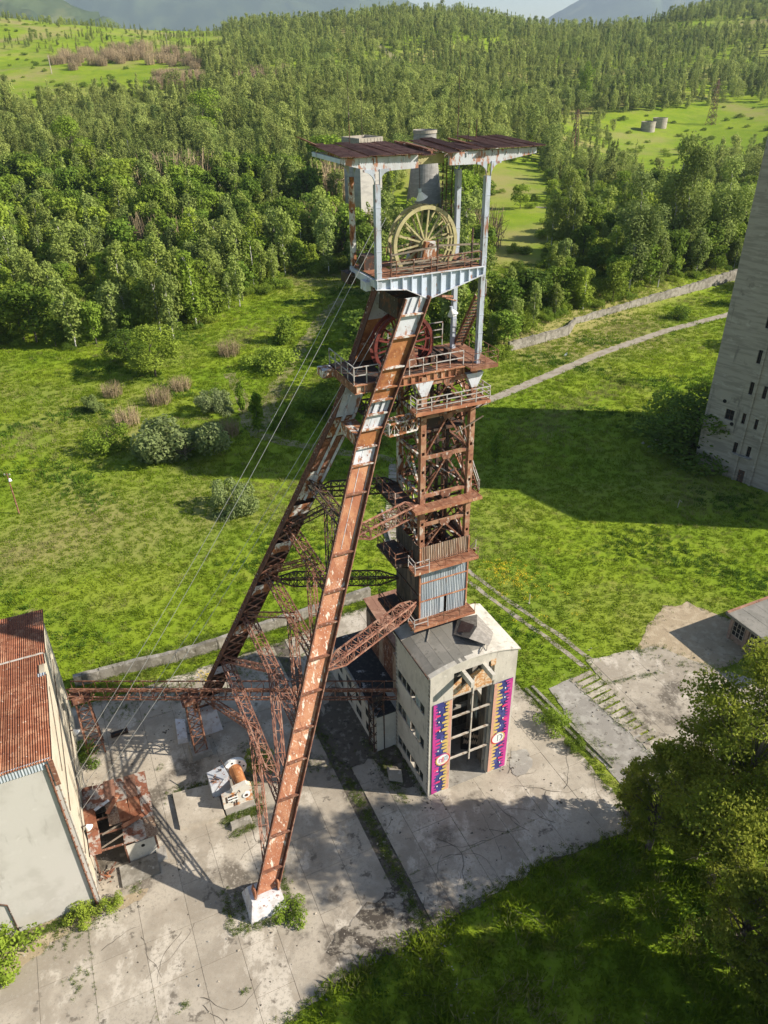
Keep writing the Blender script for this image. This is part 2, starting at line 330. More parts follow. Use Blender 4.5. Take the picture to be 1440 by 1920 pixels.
# ------------------------------------------------------------------ lattice helpers
def lattice(T, name, a, b, w, h, n, M, parent=None, chord=.10, lace=.055, taper0=False, taper1=False, up=(0, 0, 1), label=None):
    """box girder of four chords with zigzag lacing; ends may run to a point"""
    a = Vector(a); b = Vector(b); d = (b - a); L = d.length; d.normalize()
    up = Vector(up)
    if abs(d.dot(up)) > .97: up = Vector((1, 0, 0))
    x = d.cross(up).normalized(); y = x.cross(d)
    def sec(t):
        k = 1.0
        if taper0 and t < .16: k = .12 + .88 * t / .16
        if taper1 and t > .84: k = min(k, .12 + .88 * (1 - t) / .16)
        p = a + d * (L * t)
        return [p + x * (sx * w / 2 * k) + y * (sy * h / 2 * k) for sx, sy in ((-1, -1), (1, -1), (1, 1), (-1, 1))]
    ts = [i / n for i in range(n + 1)]
    if taper0: ts = sorted(set(ts + [.16]))
    if taper1: ts = sorted(set(ts + [.84]))
    S = [sec(t) for t in ts]
    lc = MB()
    for i in range(len(S) - 1):
        for f in range(4):
            p, q = (f, (f + 1) % 4) if i % 2 == 0 else ((f + 1) % 4, f)
            lc.bar(S[i][p], S[i + 1][q], lace, lace * .7)
            if 0 < i: lc.bar(S[i][f], S[i][(f + 1) % 4], lace, lace * .7)
    root = T.part(name, lc, M, parent, label=label)
    if parent is None:
        for k in range(4):
            c = MB()
            for i in range(len(S) - 1): c.bar(S[i][k], S[i + 1][k], chord, chord)
            T.part('chord', c, M, root)
    else:
        for k in range(4):
            for i in range(len(S) - 1): pass
    return root

def railing(T, pts, M=RAILS, h=1.1, step=1.25, rails=(1.1, .58), parent=None, r=.034):
    mb = MB()
    for a, b in zip(pts[:-1], pts[1:]):
        a = Vector(a); b = Vector(b); L = (b - a).length; n = max(1, round(L / step))
        for i in range(n + 1):
            p = a.lerp(b, i / n); mb.bar(p, p + Vector((random.uniform(-.04, .04), random.uniform(-.04, .04), h)), r * 2, r * 2)
        for z in rails: mb.bar(a + Vector((0, 0, z)), b + Vector((0, 0, z + random.uniform(-.04, .04))), r * 1.8, r * 1.8)
    return T.part('railing', mb, M, parent)

def corr_sheet(w, L, pitch=.11, amp=.022, seg=4, trapez=False):
    """one corrugated sheet: width along x, length along y, waves up z"""
    n = max(2, round(w / pitch)) * seg
    mb = MB(); vs = []
    for j in (0, 1):
        for i in range(n + 1):
            x = w * i / n; ph = 2 * pi * i / seg
            z = amp * (max(-.7, min(.7, cos(ph) * 1.3)) if trapez else cos(ph))
            vs.append((x, j * L, z))
    for j in (0, 1):
        for i in range(n + 1): x, y, z = vs[j * (n + 1) + i]; vs.append((x, y, z - .012))
    m_ = n + 1; fs = []
    for i in range(n):
        fs.append((i, i + 1, m_ + i + 1, m_ + i)); fs.append((2 * m_ + i, 3 * m_ + i, 3 * m_ + i + 1, 2 * m_ + i + 1))
        fs.append((i, 2 * m_ + i, 2 * m_ + i + 1, i + 1)); fs.append((m_ + i, m_ + i + 1, 3 * m_ + i + 1, 3 * m_ + i))
    mb.add(vs, fs)
    return mb

_sheet = {}
def sheet_obj(T, name, w, L, M, loc, rot, parent=None, **kw):
    key = (round(w, 3), round(L, 3), M.name, tuple(sorted(kw.items())))
    if key not in _sheet: _sheet[key] = corr_sheet(w, L, **kw).mesh(name, M)
    o = bpy.data.objects.new(name, _sheet[key]); link(o, parent or T.o)
    o.location = Vector(loc) - T.off
    o.rotation_euler = rot
    return o

# ==================================================================== HEADFRAME
HF = Thing('mine_headframe', 'tall rusty steel mine headframe with two sheave wheels and two leaning legs', 'headframe', 17.0, 48.4, 0)
TU0, TU1, TV0, TV1 = 24.15, 28.45, 46.4, 50.4
CV = 48.4

# --- vertical tower legs: two channels with batten plates
def tower_leg(u, v, z0, z1, M, wide=.46):
    a = MB()
    for s in (-1, 1):
        a.box(u + s * (wide / 2 - .055) - .055, u + s * (wide / 2 - .055) + .055, v - .20, v + .20, z0, z1)
    leg = HF.part('tower_leg', a, M)
    b = MB(); z = z0
    while z < z1 - .3:
        zt = min(z + 1.35, z1)
        b.box(u - wide / 2 + .004, u + wide / 2 - .004, v - .225, v - .203, z, zt); b.box(u - wide / 2 + .004, u + wide / 2 - .004, v + .203, v + .225, z, zt); z += 1.62
    HF.part('batten_plates', b, M, leg)
    return leg
TLEG = mat('rusty_leg_paint', (0.27, 0.125, 0.075), [((0.36, 0.21, 0.13), 1.2, .44, .6, 7), ((0.46, 0.40, 0.34), (2.4, 2.4, .8), .55, .66, 9), ((0.14, 0.06, 0.04), 2.6, .55, .68, 7)], bump=.2, var=.1)
tower_leg(TU0, TV0, 16.0, 40.0, TLEG); tower_leg(TU1, TV0, 16.0, 40.0, TLEG)
tower_leg(TU0, TV1, 14.0, 40.0, MIXP); tower_leg(TU1, TV1, 14.0, 40.0, BROWN)

# --- bays: beams, gussets and bracing on the four faces
levels = [24.4, 27.0, 29.75, 33.2, 36.7, 39.4]
def face_bracing(p0, p1, M, MBm):
    """p0, p1 = (u,v) of the two legs of this face"""
    P = lambda q, z: Vector((q[0], q[1], z))
    mid = ((p0[0] + p1[0]) / 2, (p0[1] + p1[1]) / 2)
    nrm = Vector((p1[1] - p0[1], p0[0] - p1[0], 0)).normalized()
    for i, z in enumerate(levels):
        b = MB(); b.bar(P(p0, z), P(p1, z), .22, .26); HF.part('cross_beam', b, MBm)
        g = MB()
        g.poly_prism([P(mid, z) + Vector((p1[0] - p0[0], p1[1] - p0[1], 0)).normalized() * a + Vector((0, 0, c)) + nrm * .135 for a, c in ((-.5, -.1), (-.3, -.42), (.3, -.42), (.5, -.1), (.5, .16), (-.5, .16))], nrm * .03)
        HF.part('gusset_plate', g, M)
        if i:
            zl = levels[i - 1]
            for q in (p0, p1):
                k = MB(); k.bar(P(mid, z - .25), P(q, zl + .2) + (P(mid, 0) - P(q, 0)).normalized() * .25, .15, .13); HF.part('brace', k, M)
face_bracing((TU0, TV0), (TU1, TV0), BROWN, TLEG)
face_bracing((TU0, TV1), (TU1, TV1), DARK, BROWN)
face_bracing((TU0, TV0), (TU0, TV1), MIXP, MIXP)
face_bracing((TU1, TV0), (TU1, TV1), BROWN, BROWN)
for i in range(1, len(levels)):
    z0_, z1_ = levels[i - 1] + .2, levels[i] - .2
    for (a, b) in (((TU0, TV1), (TU1, TV1)), ((TU0, TV0), (TU0, TV1)), ((TU1, TV0), (TU1, TV1)), ((TU0 + .3, 47.4), (TU1 - .3, 47.4))):
        for p, q in ((a, b), (b, a)):
            if random.random() < .75: k = MB(); k.bar((p[0], p[1], z0_), (q[0], q[1], z1_), .09, .09); HF.part('cross_tie', k, random.choice([BROWN, DARK, MIXP]))
for u, v, z0_, z1_, r_ in ((24.55, 46.7, 17, 39, .07), (28.0, 46.75, 17, 37, .06), (26.3, 50.1, 17, 39.5, .09), (24.6, 49.9, 24, 40, .05), (27.9, 49.6, 24, 38, .05)):
    k = MB(); k.tube((u, v, z0_), (u + .03, v, z1_), r_, n=8); HF.part('service_pipe', k, random.choice([DARK, BROWN, RAILS]))
for i in range(22):
    z = random.uniform(25, 39); a = Vector((random.uniform(24.3, 28.2), random.uniform(46.6, 50), z)); k = MB(); k.bar(a, a + Vector((random.uniform(-1.2, 1.2), random.uniform(-1.2, 1.2), random.uniform(-.5, .5))), .12, .06); HF.part('bent_angle', k, random.choice([BROWN, DARK, MIXP]))
k = MB(); k.bar((26.9, 46.05, 35.0), (29.3, 46.0, 36.0), .08); HF.part('bent_angle', k, WOODG)
# below the open part, inside the cladding
for a, b in (((TU0, TV0), (TU1, TV0)), ((TU0, TV1), (TU1, TV1))):
    k = MB()
    for za, zb in ((24.2, 20.5), (20.5, 17.4)):
        mu = (a[0] + b[0]) / 2
        k.bar((mu, a[1], za), (a[0], a[1], zb), .14); k.bar((mu, a[1], za), (b[0], b[1], zb), .14)
    HF.part('inner_bracing', k, BROWN)
# guide posts and buntons in the shaft
for u in (25.55, 27.05):
    for v in (47.6, 49.3):
        g = MB(); g.box(u - .11, u + .11, v - .11, v + .11, 16, 39.6); HF.part('guide_rail', g, DARK)
for z in np.arange(17.5, 39.5, 2.2):
    g = MB(); g.bar((TU0, 47.6, z), (TU1, 47.6, z), .13, .18); g.bar((TU0, 49.3, z), (TU1, 49.3, z), .13, .18); g.bar((26.3, TV0, z + .3), (26.3, TV1, z + .3), .12, .16)
    HF.part('shaft_bunton', g, DARK if z > 26 else BROWN)
# conveyance box / cage head stuck below the top
g = MB(); g.box(24.7, 27.9, 46.75, 49.9, 35.15, 35.3); g.box(24.9, 26.5, 47.0, 49.5, 35.3, 36.2); HF.part('cage_roof', g, DARK)

# --- gallery platforms around the tower
def gallery(z, rail, left=True, right_end=29.1):
    fas = MB(); fas.box(22.92, right_end, 45.08, 45.14, z - .22, z + .02); fas.box(22.92, 22.98, 45.141, 46.2, z - .22, z + .02); fas.box(right_end - .06, right_end, 45.141, 46.2, z - .22, z + .02)
    root = HF.part('gallery', fas, RUST)
    n = 5; w = (right_end - .08 - 23.0) / n
    for i in range(n):
        p = MB(); dz = random.uniform(-.012, .012)
        p.box(23.0 + w * i + .012, 23.0 + w * (i + 1) - .012, 45.145, 46.16, z - .05 + dz, z + dz); HF.part('deck_plate', p, DECKR, root)
    br = MB()
    for u in (23.2, 24.15, 26.3, 28.45, right_end - .2):
        br.bar((u, 46.3, z - .15), (u, 45.1, z - .15), .1, .14); br.bar((u, 46.3, z - 1.0), (u, 45.25, z - .2), .08)
    HF.part('bracket', br, BROWN, root)
    if left:
        p = MB(); p.box(21.95, 23.7, 46.9, 50.7, z - .06, z - .01); p.box(21.95, 22.0, 46.9, 50.7, z - .24, z + .03); p.box(22.0, 23.7, 46.84, 46.9, z - .24, z + .03)
        p.bar((23.9, 47.2, z - 1.1), (22.1, 47.2, z - .15), .09); p.bar((23.9, 50.2, z - 1.1), (22.1, 50.2, z - .15), .09)
        HF.part('side_deck', p, DARK, root)
        railing(HF, [(23.6, 46.95, z), (22.05, 46.95, z), (22.05, 50.6, z)], BROWN, parent=root)
        p = MB(); p.box(23.0, 24.4, 46.16, 46.84, z - .06, z - .02); HF.part('corner_plate', p, DECKR, root)
    if rail == 'full':
        railing(HF, [(22.98, 46.1, z), (22.98, 45.12, z), (right_end - .06, 45.12, z), (right_end - .06, 47.4, z)], RAILS, rails=(1.1, .74, .38), parent=root)
    elif rail == 'part':
        railing(HF, [(22.98, 46.4, z), (22.98, 45.12, z), (24.3, 45.12, z)], RAILS, parent=root)
        railing(HF, [(24.3, 45.12, z), (right_end - .06, 45.12, z)], BROWN, rails=(1.0,), step=1.8, parent=root, r=.022)
    # landing on the right-hand side for the stairs
    q = MB(); q.box(28.75, right_end - .07, 46.25, 50.6, z - .06, z - .01); q.box(right_end - .06, right_end, 46.25, 50.6, z - .22, z + .03); HF.part('side_deck', q, DECKR, root)
    return root
gallery(17.2, 'part'); gallery(23.25, 'part'); gallery(29.2, 'thin'); gallery(37.7, 'full', left=False, right_end=29.3)

# --- stairs zigzag on the right-hand side
def stairs(u, v0, z0, v1, z1):
    s = MB()
    for du in (-.4, .4): s.bar((u + du, v0, z0), (u + du, v1, z1), .06, .24)
    root = HF.part('stair_flight', s, BROWN)
    n = int(abs(z1 - z0) / .3)
    st = MB()
    for i in range(1, n):
        t = i / n; st.box(u - .38, u + .38, v0 + (v1 - v0) * t - .13, v0 + (v1 - v0) * t + .13, z0 + (z1 - z0) * t, z0 + (z1 - z0) * t + .035)
    HF.part('stair_treads', st, DECKR, root)
    h = MB()
    for du in (.44,):
        for dz in (.55, 1.0): h.bar((u + du, v0, z0 + dz), (u + du, v1, z1 + dz), .06)
        for i in range(5):
            t = i / 4; p = Vector((u + du, v0 + (v1 - v0) * t, z0 + (z1 - z0) * t)); h.bar(p, p + Vector((0, 0, 1.0)), .05)
    HF.part('handrail', h, RAILS, root)
stairs(29.0, 50.2, 17.2, 46.2, 23.2); stairs(29.0, 50.2, 23.25, 46.2, 29.2); stairs(29.0, 46.4, 29.2, 50.2, 33.4); stairs(28.9, 50.2, 33.4, 46.4, 37.7); stairs(29.2, 50.3, 40.4, 47.2, 45.2)

# --- corrugated cladding of the lower tower
def clad_front(z0, z1, M, umin=24.0, umax=28.65, skip=()):
    n = 7; w = (umax - umin) / n
    for i in range(n):
        tilt = random.uniform(-.012, .012); sk = (i, z0) in skip
        if sk: continue
        sheet_obj(HF, 'cladding_sheet', w * 1.02, z1 - z0, M, (umin + w * i, 46.12 - random.uniform(0, .02), z0), (pi / 2 - tilt, tilt * .6, 0), pitch=.17, amp=.035, trapez=True)
ORSK = ((3, 17.35),)
clad_front(17.35, 19.3, GALV, skip=ORSK); clad_front(19.33, 21.25, GALV); clad_front(21.28, 23.02, GALV)
clad_front(23.32, 24.98, RUSTSH, 23.95, 28.75)
k = MB(); k.box(25.95, 26.35, 46.06, 46.09, 17.5, 19.2); HF.part('loose_cladding_strip', k, GALV)
for z in (17.35, 19.3, 21.26, 23.05):
    k = MB(); k.box(23.95, 28.7, 46.02, 46.075, z - .06, z + .05); HF.part('girt', k, RUST)
for u in (23.93, 28.62):
    k = MB(); k.box(u - .05, u + .09, 46.03, 46.2, 16.4, 24.9); HF.part('corner_angle', k, RUST)
for (z0, z1) in ((13.6, 17.3), (17.35, 19.9), (19.95, 22.95), (23.32, 25.0)):
    n = 6; w = 4.45 / n
    for i in range(n):
        sheet_obj(HF, 'cladding_sheet', w * 1.02, z1 - z0, DARKSH, (23.88, 50.65 - w * i, z0), (pi / 2, 0, -pi / 2), pitch=.17, amp=.035, trapez=True)
        sheet_obj(HF, 'cladding_sheet', w * 1.02, z1 - z0, RUSTSH if z0 > 23 else GALV, (28.72, 46.2 + w * i, z0), (pi / 2, 0, pi / 2), pitch=.17, amp=.035, trapez=True)
    for i in range(5):
        sheet_obj(HF, 'cladding_sheet', .97, z1 - z0, BROWN, (23.9 + .96 * (i + 1), 50.68, z0), (pi / 2, 0, pi), pitch=.17, amp=.035, trapez=True)
for z in (17.33, 19.92, 23.0):
    k = MB(); k.box(23.80, 23.84, 46.2, 50.65, z - .05, z + .05); HF.part('girt', k, DARK)

# --- lower sheave platform (z 40.3)
PZ1 = 40.3
fa = MB(); fa.box(18.6, 27.6, 46.30, 46.36, PZ1 - .62, PZ1 - .02); fa.box(18.6, 27.6, 46.14, 46.40, PZ1 - .66, PZ1 - .6); fa.box(18.6, 27.6, 46.14, 46.40, PZ1 - .06, PZ1)
PL1 = HF.part('sheave_platform', fa, RUST)
st = MB()
for u in np.arange(18.7, 27.6, .62): st.box(u, u + .05, 46.16, 46.30, PZ1 - .6, PZ1 - .06)
HF.part('stiffener_plates', st, DECKR, PL1)
for i in range(12):
    u = 18.7 + i * .94; p = MB()
    if 20.9 < u < 25.6:
        p.box(u + .01, u + .93, 46.42, 47.5, PZ1 - .05, PZ1 - .01); p.box(u + .01, u + .93, 49.3, 51.2, PZ1 - .05, PZ1 - .01)
    else: p.box(u + .01, u + .93, 46.42, 51.2, PZ1 - .05, PZ1 - .01)
    HF.part('deck_plate', p, DECKR if i > 6 else DARK, PL1)
p = MB(); p.box(27.6, 30.0, 45.5, 51.3, PZ1 - .03, PZ1 + .03); p.box(27.6, 30.0, 45.44, 45.5, PZ1 - .2, PZ1 + .05); p.box(29.94, 30.0, 45.5, 51.3, PZ1 - .2, PZ1 - .03); HF.part('landing_deck', p, DECKR, PL1)
p = MB(); p.box(18.6, 30.0, 51.2, 51.26, PZ1 - .62, PZ1); p.box(18.54, 18.6, 46.3, 51.26, PZ1 - .62, PZ1)
for u in (20.9, 22.4, 24.15, 26.3, 28.45): p.bar((u, 46.4, PZ1 - .35), (u, 51.2, PZ1 - .35), .14, .45)
HF.part('floor_beams', p, BROWN, PL1)
p = MB(); p.hexa([(17.6, 50.0, 39.7), (18.6, 50.0, 39.7), (18.6, 51.2, 39.7), (17.6, 51.2, 39.7)], [(17.6, 50.0, 40.3), (18.6, 50.0, 40.3), (18.6, 51.2, 40.3), (17.6, 51.2, 40.3)])
HF.part('end_box', p, MIXP, PL1)
railing(HF, [(18.65, 51.2, PZ1), (18.65, 46.4, PZ1), (20.6, 46.4, PZ1)], RAILS, h=1.25, rails=(1.25, .65), parent=PL1)
railing(HF, [(23.0, 46.38, PZ1), (27.5, 46.38, PZ1)], RAILS, h=1.15, rails=(1.15, .6), parent=PL1)
railing(HF, [(23.5, 51.2, PZ1), (28.3, 51.2, PZ1)], RAILS, h=1.9, rails=(1.9, 1.3, .7), parent=PL1)
railing(HF, [(27.8, 45.5, PZ1), (29.95, 45.5, PZ1), (29.95, 51.1, PZ1)], BROWN, rails=(1.1, .6), parent=PL1, r=.02)
k = MB()
for u, v in ((TU0, TV0), (TU1, TV0)): k.hexa([(u - .24, v - .24, 38.5), (u + .24, v - .24, 38.5), (u + .24, v + .24, 38.5), (u - .24, v + .24, 38.5)], [(u - .75, v - .25, 39.62), (u + .75, v - .25, 39.62), (u + .75, v + .25, 39.62), (u - .75, v + .25, 39.62)])
HF.part('leg_capital', k, WHITER)
k = MB()
for i in range(9):
    u = 24.2 + i * .43; k.box(u, u + random.uniform(.15, .4), 47.2 + random.uniform(0, 2.6), 48 + random.uniform(0, 2.6), PZ1, PZ1 + random.uniform(.2, .8))
HF.part('bearing_beams', k, DARK)

# --- leaning legs
DARKR = mat('dark_brown_flange_rust', (0.105, 0.048, 0.033), [((0.19, 0.085, 0.052), 1.6, .48, .64, 6), ((0.30, 0.22, 0.17), 4, .61, .69, 8)], bump=.2, var=.1)
SL = .4055
ZK, ZB, ZT = 36.2, 2.05, 46.0
def leg_u(z): return 5.63 + SL * (z - 2.2)
def leg_vo(z):
    return 46.05 if z >= ZK else 46.05 - (ZK - z) * (46.05 - 37.15) / (ZK - ZB)
LEGW = .90
def leaning_leg(side):
    S = (lambda v: v) if side == 0 else (lambda v: 2 * CV - v)
    zs = [ZB, ZK, ZT]; DEEP = .10 if side == 0 else .42; KD = DEEP / .42
    first = MB()
    def flange(mb, su, v0, v1, t=.07):
        for za, zb in zip(zs[:-1], zs[1:]):
            pts = []
            for z in (za, zb):
                u = leg_u(z) + su * LEGW; vo = leg_vo(z)
                pts.append([(u - t / 2, S(vo + v0), z), (u + t / 2, S(vo + v0), z), (u + t / 2, S(vo + v1), z), (u - t / 2, S(vo + v1), z)])
            mb.hexa(pts[0], pts[1])
    flange(first, -1, -.30, DEEP)
    leg = HF.part('leaning_leg', first, DARKR)
    f2 = MB(); flange(f2, 1, -.30, DEEP); HF.part('flange_plate', f2, DARKR, leg)
    lip = MB()
    for su in (-1, 1):
        for za, zb in zip(zs[:-1], zs[1:]):
            lip.bar((leg_u(za) + su * (LEGW + .05), S(leg_vo(za) - .31), za), (leg_u(zb) + su * (LEGW + .05), S(leg_vo(zb) - .31), zb), .08, .05, up=(0, 1, 0))
    HF.part('flange_edge', lip, PINKR, leg)
    rv = MB()
    for i in range(110):
        z = ZB + .5 + i * (ZT - ZB - 1) / 109
        u = leg_u(z) - LEGW - .05; v = leg_vo(z)
        rv.box(u - .03, u, S(v - .12) - .05, S(v - .12) + .05, z - .05, z + .05)
    HF.part('rivet_heads', rv, MIXP, leg)
    joints = [2.05, 4.0, 6.9, 9.8, 12.7, 15.2, 18.0, 20.6, 23.1, 25.5, 28.2, 32.4, 34.4, 35.6, 36.9, 38.0, 39.0, 39.9, 41.3, 43.4, 44.9, 46.0]
    for i, (za, zb) in enumerate(zip(joints[:-1], joints[1:])):
        if 38.0 < (za + zb) / 2 < 39.0 or za >= 44.9:           # open pocket
            p = MB(); u0, u1 = leg_u(za), leg_u(zb)
            p.hexa([(u0 - .83, S(leg_vo(za) + .30 * KD), za), (u0 + .83, S(leg_vo(za) + .30 * KD), za), (u0 + .83, S(leg_vo(za) + .34 * KD), za), (u0 - .83, S(leg_vo(za) + .34 * KD), za)],
                   [(u1 - .83, S(leg_vo(zb) + .30 * KD), zb), (u1 + .83, S(leg_vo(zb) + .30 * KD), zb), (u1 + .83, S(leg_vo(zb) + .34 * KD), zb), (u1 - .83, S(leg_vo(zb) + .34 * KD), zb)])
            for du in (-.25, .35): p.bar((u0 + du, S(leg_vo(za)), za), (u1 + du, S(leg_vo(zb)), zb), .06, .2)
            HF.part('pocket_plate', p, WHITER, leg); M = None
        else:
            if za >= 43: M = WHITER
            elif za >= 39.5: M = ORANGE
            elif za >= 38.9: M = ORANGE
            elif za >= 36.8: M = WHITER
            elif za >= 35.5: M = ORANGE
            elif za >= 34.3: M = WHITER
            elif za >= 28: M = RUST
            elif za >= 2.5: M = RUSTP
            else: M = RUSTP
            if side == 1 and za < 27.5: M = DARK  # rear leg web: deep shade behind the lit lacing painted in dark
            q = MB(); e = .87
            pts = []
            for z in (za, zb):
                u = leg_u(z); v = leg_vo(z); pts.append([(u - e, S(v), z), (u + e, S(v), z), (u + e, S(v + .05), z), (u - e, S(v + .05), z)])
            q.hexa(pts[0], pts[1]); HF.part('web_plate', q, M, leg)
        if i:
            u = leg_u(za); v = leg_vo(za); s = MB()
            s.hexa([(u - .86, S(v - .27), za - .05), (u + .86, S(v - .27), za - .05), (u + .86, S(v), za - .05), (u - .86, S(v), za - .05)],
                   [(u - .86, S(v - .27), za + .05), (u + .86, S(v - .27), za + .05), (u + .86, S(v), za + .05), (u - .86, S(v), za + .05)])
            HF.part('stiffener', s, BROWN if za < 34 else MIXP, leg)
    # inner side: lacing low down, ribbed plates high up
    lc = MB(); z = ZB + .6; flip = 1
    while z < 27:
        zn = z + .95
        a = lambda zz, su, dv: (leg_u(zz) + su * .83, S(leg_vo(zz) + dv * .36 * KD), zz)
        lc.bar(a(z, -flip, 1.08), a(zn, flip, 1.08), .13, .05, up=(0, 1, 0)); lc.bar(a(z, flip, 1.02), a(zn, -flip, 1.02), .13, .05, up=(0, 1, 0))
        z = zn; flip = -flip
    HF.part('lacing_bars', lc, BROWN if side == 0 else PINKR, leg)
    for zc in (3.6, 8.2, 13.6, 18.6, 23.4, 27.4):
        b = MB(); z0, z1 = zc - .55, zc + .55
        pts = [[(leg_u(z) - .85, S(leg_vo(z) + .42 * KD), z), (leg_u(z) + .85, S(leg_vo(z) + .42 * KD), z), (leg_u(z) + .85, S(leg_vo(z) + .46 * KD), z), (leg_u(z) - .85, S(leg_vo(z) + .46 * KD), z)] for z in (z0, z1)]
        b.hexa(pts[0], pts[1]); HF.part('batten_plate', b, WHITER if zc < 9 else MIXP, leg)
    for za, zb, M in ((28.4, 31.2, MIXP), (31.3, 34.3, BROWN), (34.4, 36.1, MIXP), (36.2, 40.0, WHITER)):
        b = MB(); pts = [[(leg_u(z) - .85, S(leg_vo(z) + .30 * KD), z), (leg_u(z) + .85, S(leg_vo(z) + .30 * KD), z), (leg_u(z) + .85, S(leg_vo(z) + .34 * KD), z), (leg_u(z) - .85, S(leg_vo(z) + .34 * KD), z)] for z in (za, zb)]
        b.hexa(pts[0], pts[1]); HF.part('inner_plate', b, M, leg)
    rb = MB()
    for du in (-.1, .75): rb.bar((leg_u(28.4) + du, S(leg_vo(28.4) + .42 * KD), 28.4), (leg_u(36) + du, S(leg_vo(36) + .42 * KD), 36), .16, .2); rb.bar((leg_u(36) + du, S(leg_vo(36) + .42 * KD), 36), (leg_u(40) + du, S(leg_vo(40) + .42 * KD), 40), .16, .2)
    HF.part('inner_ribs', rb, WHITER, leg)
    # base shoe and concrete footing
    f = MB(); u = leg_u(ZB); v0 = leg_vo(ZB)
    lo = [(u - 1.75, v0 - 1.0), (u + 1.35, v0 - 1.0), (u + 1.35, v0 + 2.1), (u - 1.75, v0 + 2.1)]
    hi = [(u - 1.3, v0 - .42), (u + 1.15, v0 - .42), (u + 1.15, v0 + 1.1), (u - 1.3, v0 + 1.1)]
    f.hexa([(a, S(b), .0) for a, b in lo], [(a, S(b), 2.0) for a, b in hi]); HF.part('footing', f, MIXF, leg)
    s = MB()
    for du in (-1.05, .9): s.hexa([(u + du, S(v0 - .3), 2.0), (u + du + .14, S(v0 - .3), 2.0), (u + du + .14, S(v0 + .8), 2.0), (u + du, S(v0 + .8), 2.0)], [(u + du + .1, S(v0 - .26), 2.9), (u + du + .24, S(v0 - .26), 2.9), (u + du + .24, S(v0 + .5), 2.9), (u + du + .1, S(v0 + .5), 2.9)])
    HF.part('base_shoe', s, RUST, leg)
    return leg
MIXF = mat('painted_footing', (0.62, 0.61, 0.62), [((0.50, 0.47, 0.46), 1.6, .45, .62, 7), ((0.30, 0.16, 0.12), (2.5, 2.5, 2.5), .58, .66, 8)], bump=.2)
leaning_leg(0); leaning_leg(1)
k = MB(); z = ZK - .1; k.hexa([(leg_u(z) - .6, 47.0, z - .9), (leg_u(z) + .6, 47.0, z - .9), (leg_u(z) + .6, 49.8, z - .9), (leg_u(z) - .6, 49.8, z - .9)], [(leg_u(z) - .6, 47.0, z), (leg_u(z) + .6, 47.0, z), (leg_u(z) + .6, 49.8, z), (leg_u(z) - .6, 49.8, z)])
HF.part('knee_beam', k, MIXP)
k = MB(); z = 45.4; k.hexa([(leg_u(z) - .9, 46.9, z - 1.0), (leg_u(z) + .9, 46.9, z - 1.0), (leg_u(z) + .9, 50.0, z - 1.0), (leg_u(z) - .9, 50.0, z - 1.0)], [(leg_u(z) - .8, 46.9, z + .4), (leg_u(z) + 1.0, 46.9, z + .4), (leg_u(z) + 1.0, 50.0, z + .4), (leg_u(z) - .8, 50.0, z + .4)])
HF.part('head_beam', k, DARK)  # dark colour also stands in for shade between the leg heads

# --- bracing between the leaning legs
BL = [9.0, 15.0, 20.3, 25.3, 30.0]
slope = Vector((SL, 0, 1)).normalized()
for i, z in enumerate(BL):
    u = leg_u(z); va, vb = leg_vo(z) + .3, 2 * CV - leg_vo(z) - .3
    M = (PINKR, PINKR, BROWN, BROWN, DARK)[i]
    lattice(HF, 'lattice_girder', (u, va, z), (u, vb, z), .95, .55, max(7, int((vb - va) / 1.25)), M, up=slope, chord=.11, lace=.055)
    zl = BL[i - 1] if i else ZB + 1.2
    ul = leg_u(zl); va2, vb2 = leg_vo(zl) + .45, 2 * CV - leg_vo(zl) - .45
    n = max(5, int(Vector((ul - u, va2 - CV, zl - z)).length / 1.6))
    for vv in (va2, vb2):
        lattice(HF, 'lattice_brace', (u, CV, z - .3), (ul + .1, vv, zl + .4), .62, .45, n, PINKR if i < 2 else (BROWN if i < 4 else DARK), up=slope, chord=.10, lace=.045)

# --- tapered struts between tower and legs
for z, M in ((36.5, MIXP), (29.0, PINKR), (19.2, PINKR)):
    ua = leg_u(z) + LEGW
    vf = leg_vo(z) + .15
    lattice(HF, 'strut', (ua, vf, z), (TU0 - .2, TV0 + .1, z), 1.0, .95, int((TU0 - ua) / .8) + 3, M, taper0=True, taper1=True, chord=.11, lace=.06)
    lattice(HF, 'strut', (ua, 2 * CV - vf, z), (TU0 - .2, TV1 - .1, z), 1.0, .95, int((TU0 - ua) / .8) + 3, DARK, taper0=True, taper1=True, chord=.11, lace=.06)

# --- upper deck
DZ = 47.5
def girder(v, t, nm):
    prof = [(20.35, 46.85), (22.6, 46.6), (24.3, 45.75), (26.2, 46.25), (28.7, 46.95), (28.7, DZ), (20.35, DZ)]
    g = MB(); g.poly_prism([(a, v, b) for a, b in prof], (0, .06, 0)); root = HF.part(nm, g, WHITEB)
    for u in (20.42, 21.4, 22.3, 23.0, 23.75, 24.5, 25.25, 26.0, 26.75, 27.45, 28.1, 28.62):
        zb = np.interp(u, [p[0] for p in prof[:5]], [p[1] for p in prof[:5]]); s = MB(); s.box(u, u + .06, v - .17, v, zb + .02, DZ - .05); HF.part('stiffener', s, WHITEB, root)
    e = MB()
    for a, b in zip(prof[:4], prof[1:5]): e.bar((a[0], v - .08, a[1]), (b[0], v - .08, b[1]), .24, .05)
    e.box(20.35, 28.7, v - .2, v + .08, DZ - .05, DZ); HF.part('flange_strip', e, WHITER, root)
    return root
girder(46.2, .06, 'deck_girder'); girder(50.55, .06, 'deck_girder')
p = MB()
for u in (20.4, 22.0, 23.2, 26.9, 28.5): p.bar((u, 46.26, DZ - .3), (u, 50.55, DZ - .3), .2, .5)
DK = HF.part('deck_beams', p, WHITER)
p = MB(); p.box(19.75, 20.35, 49.6, 50.9, 46.5, 47.2); HF.part('deck_end_box', p, DARK, DK)
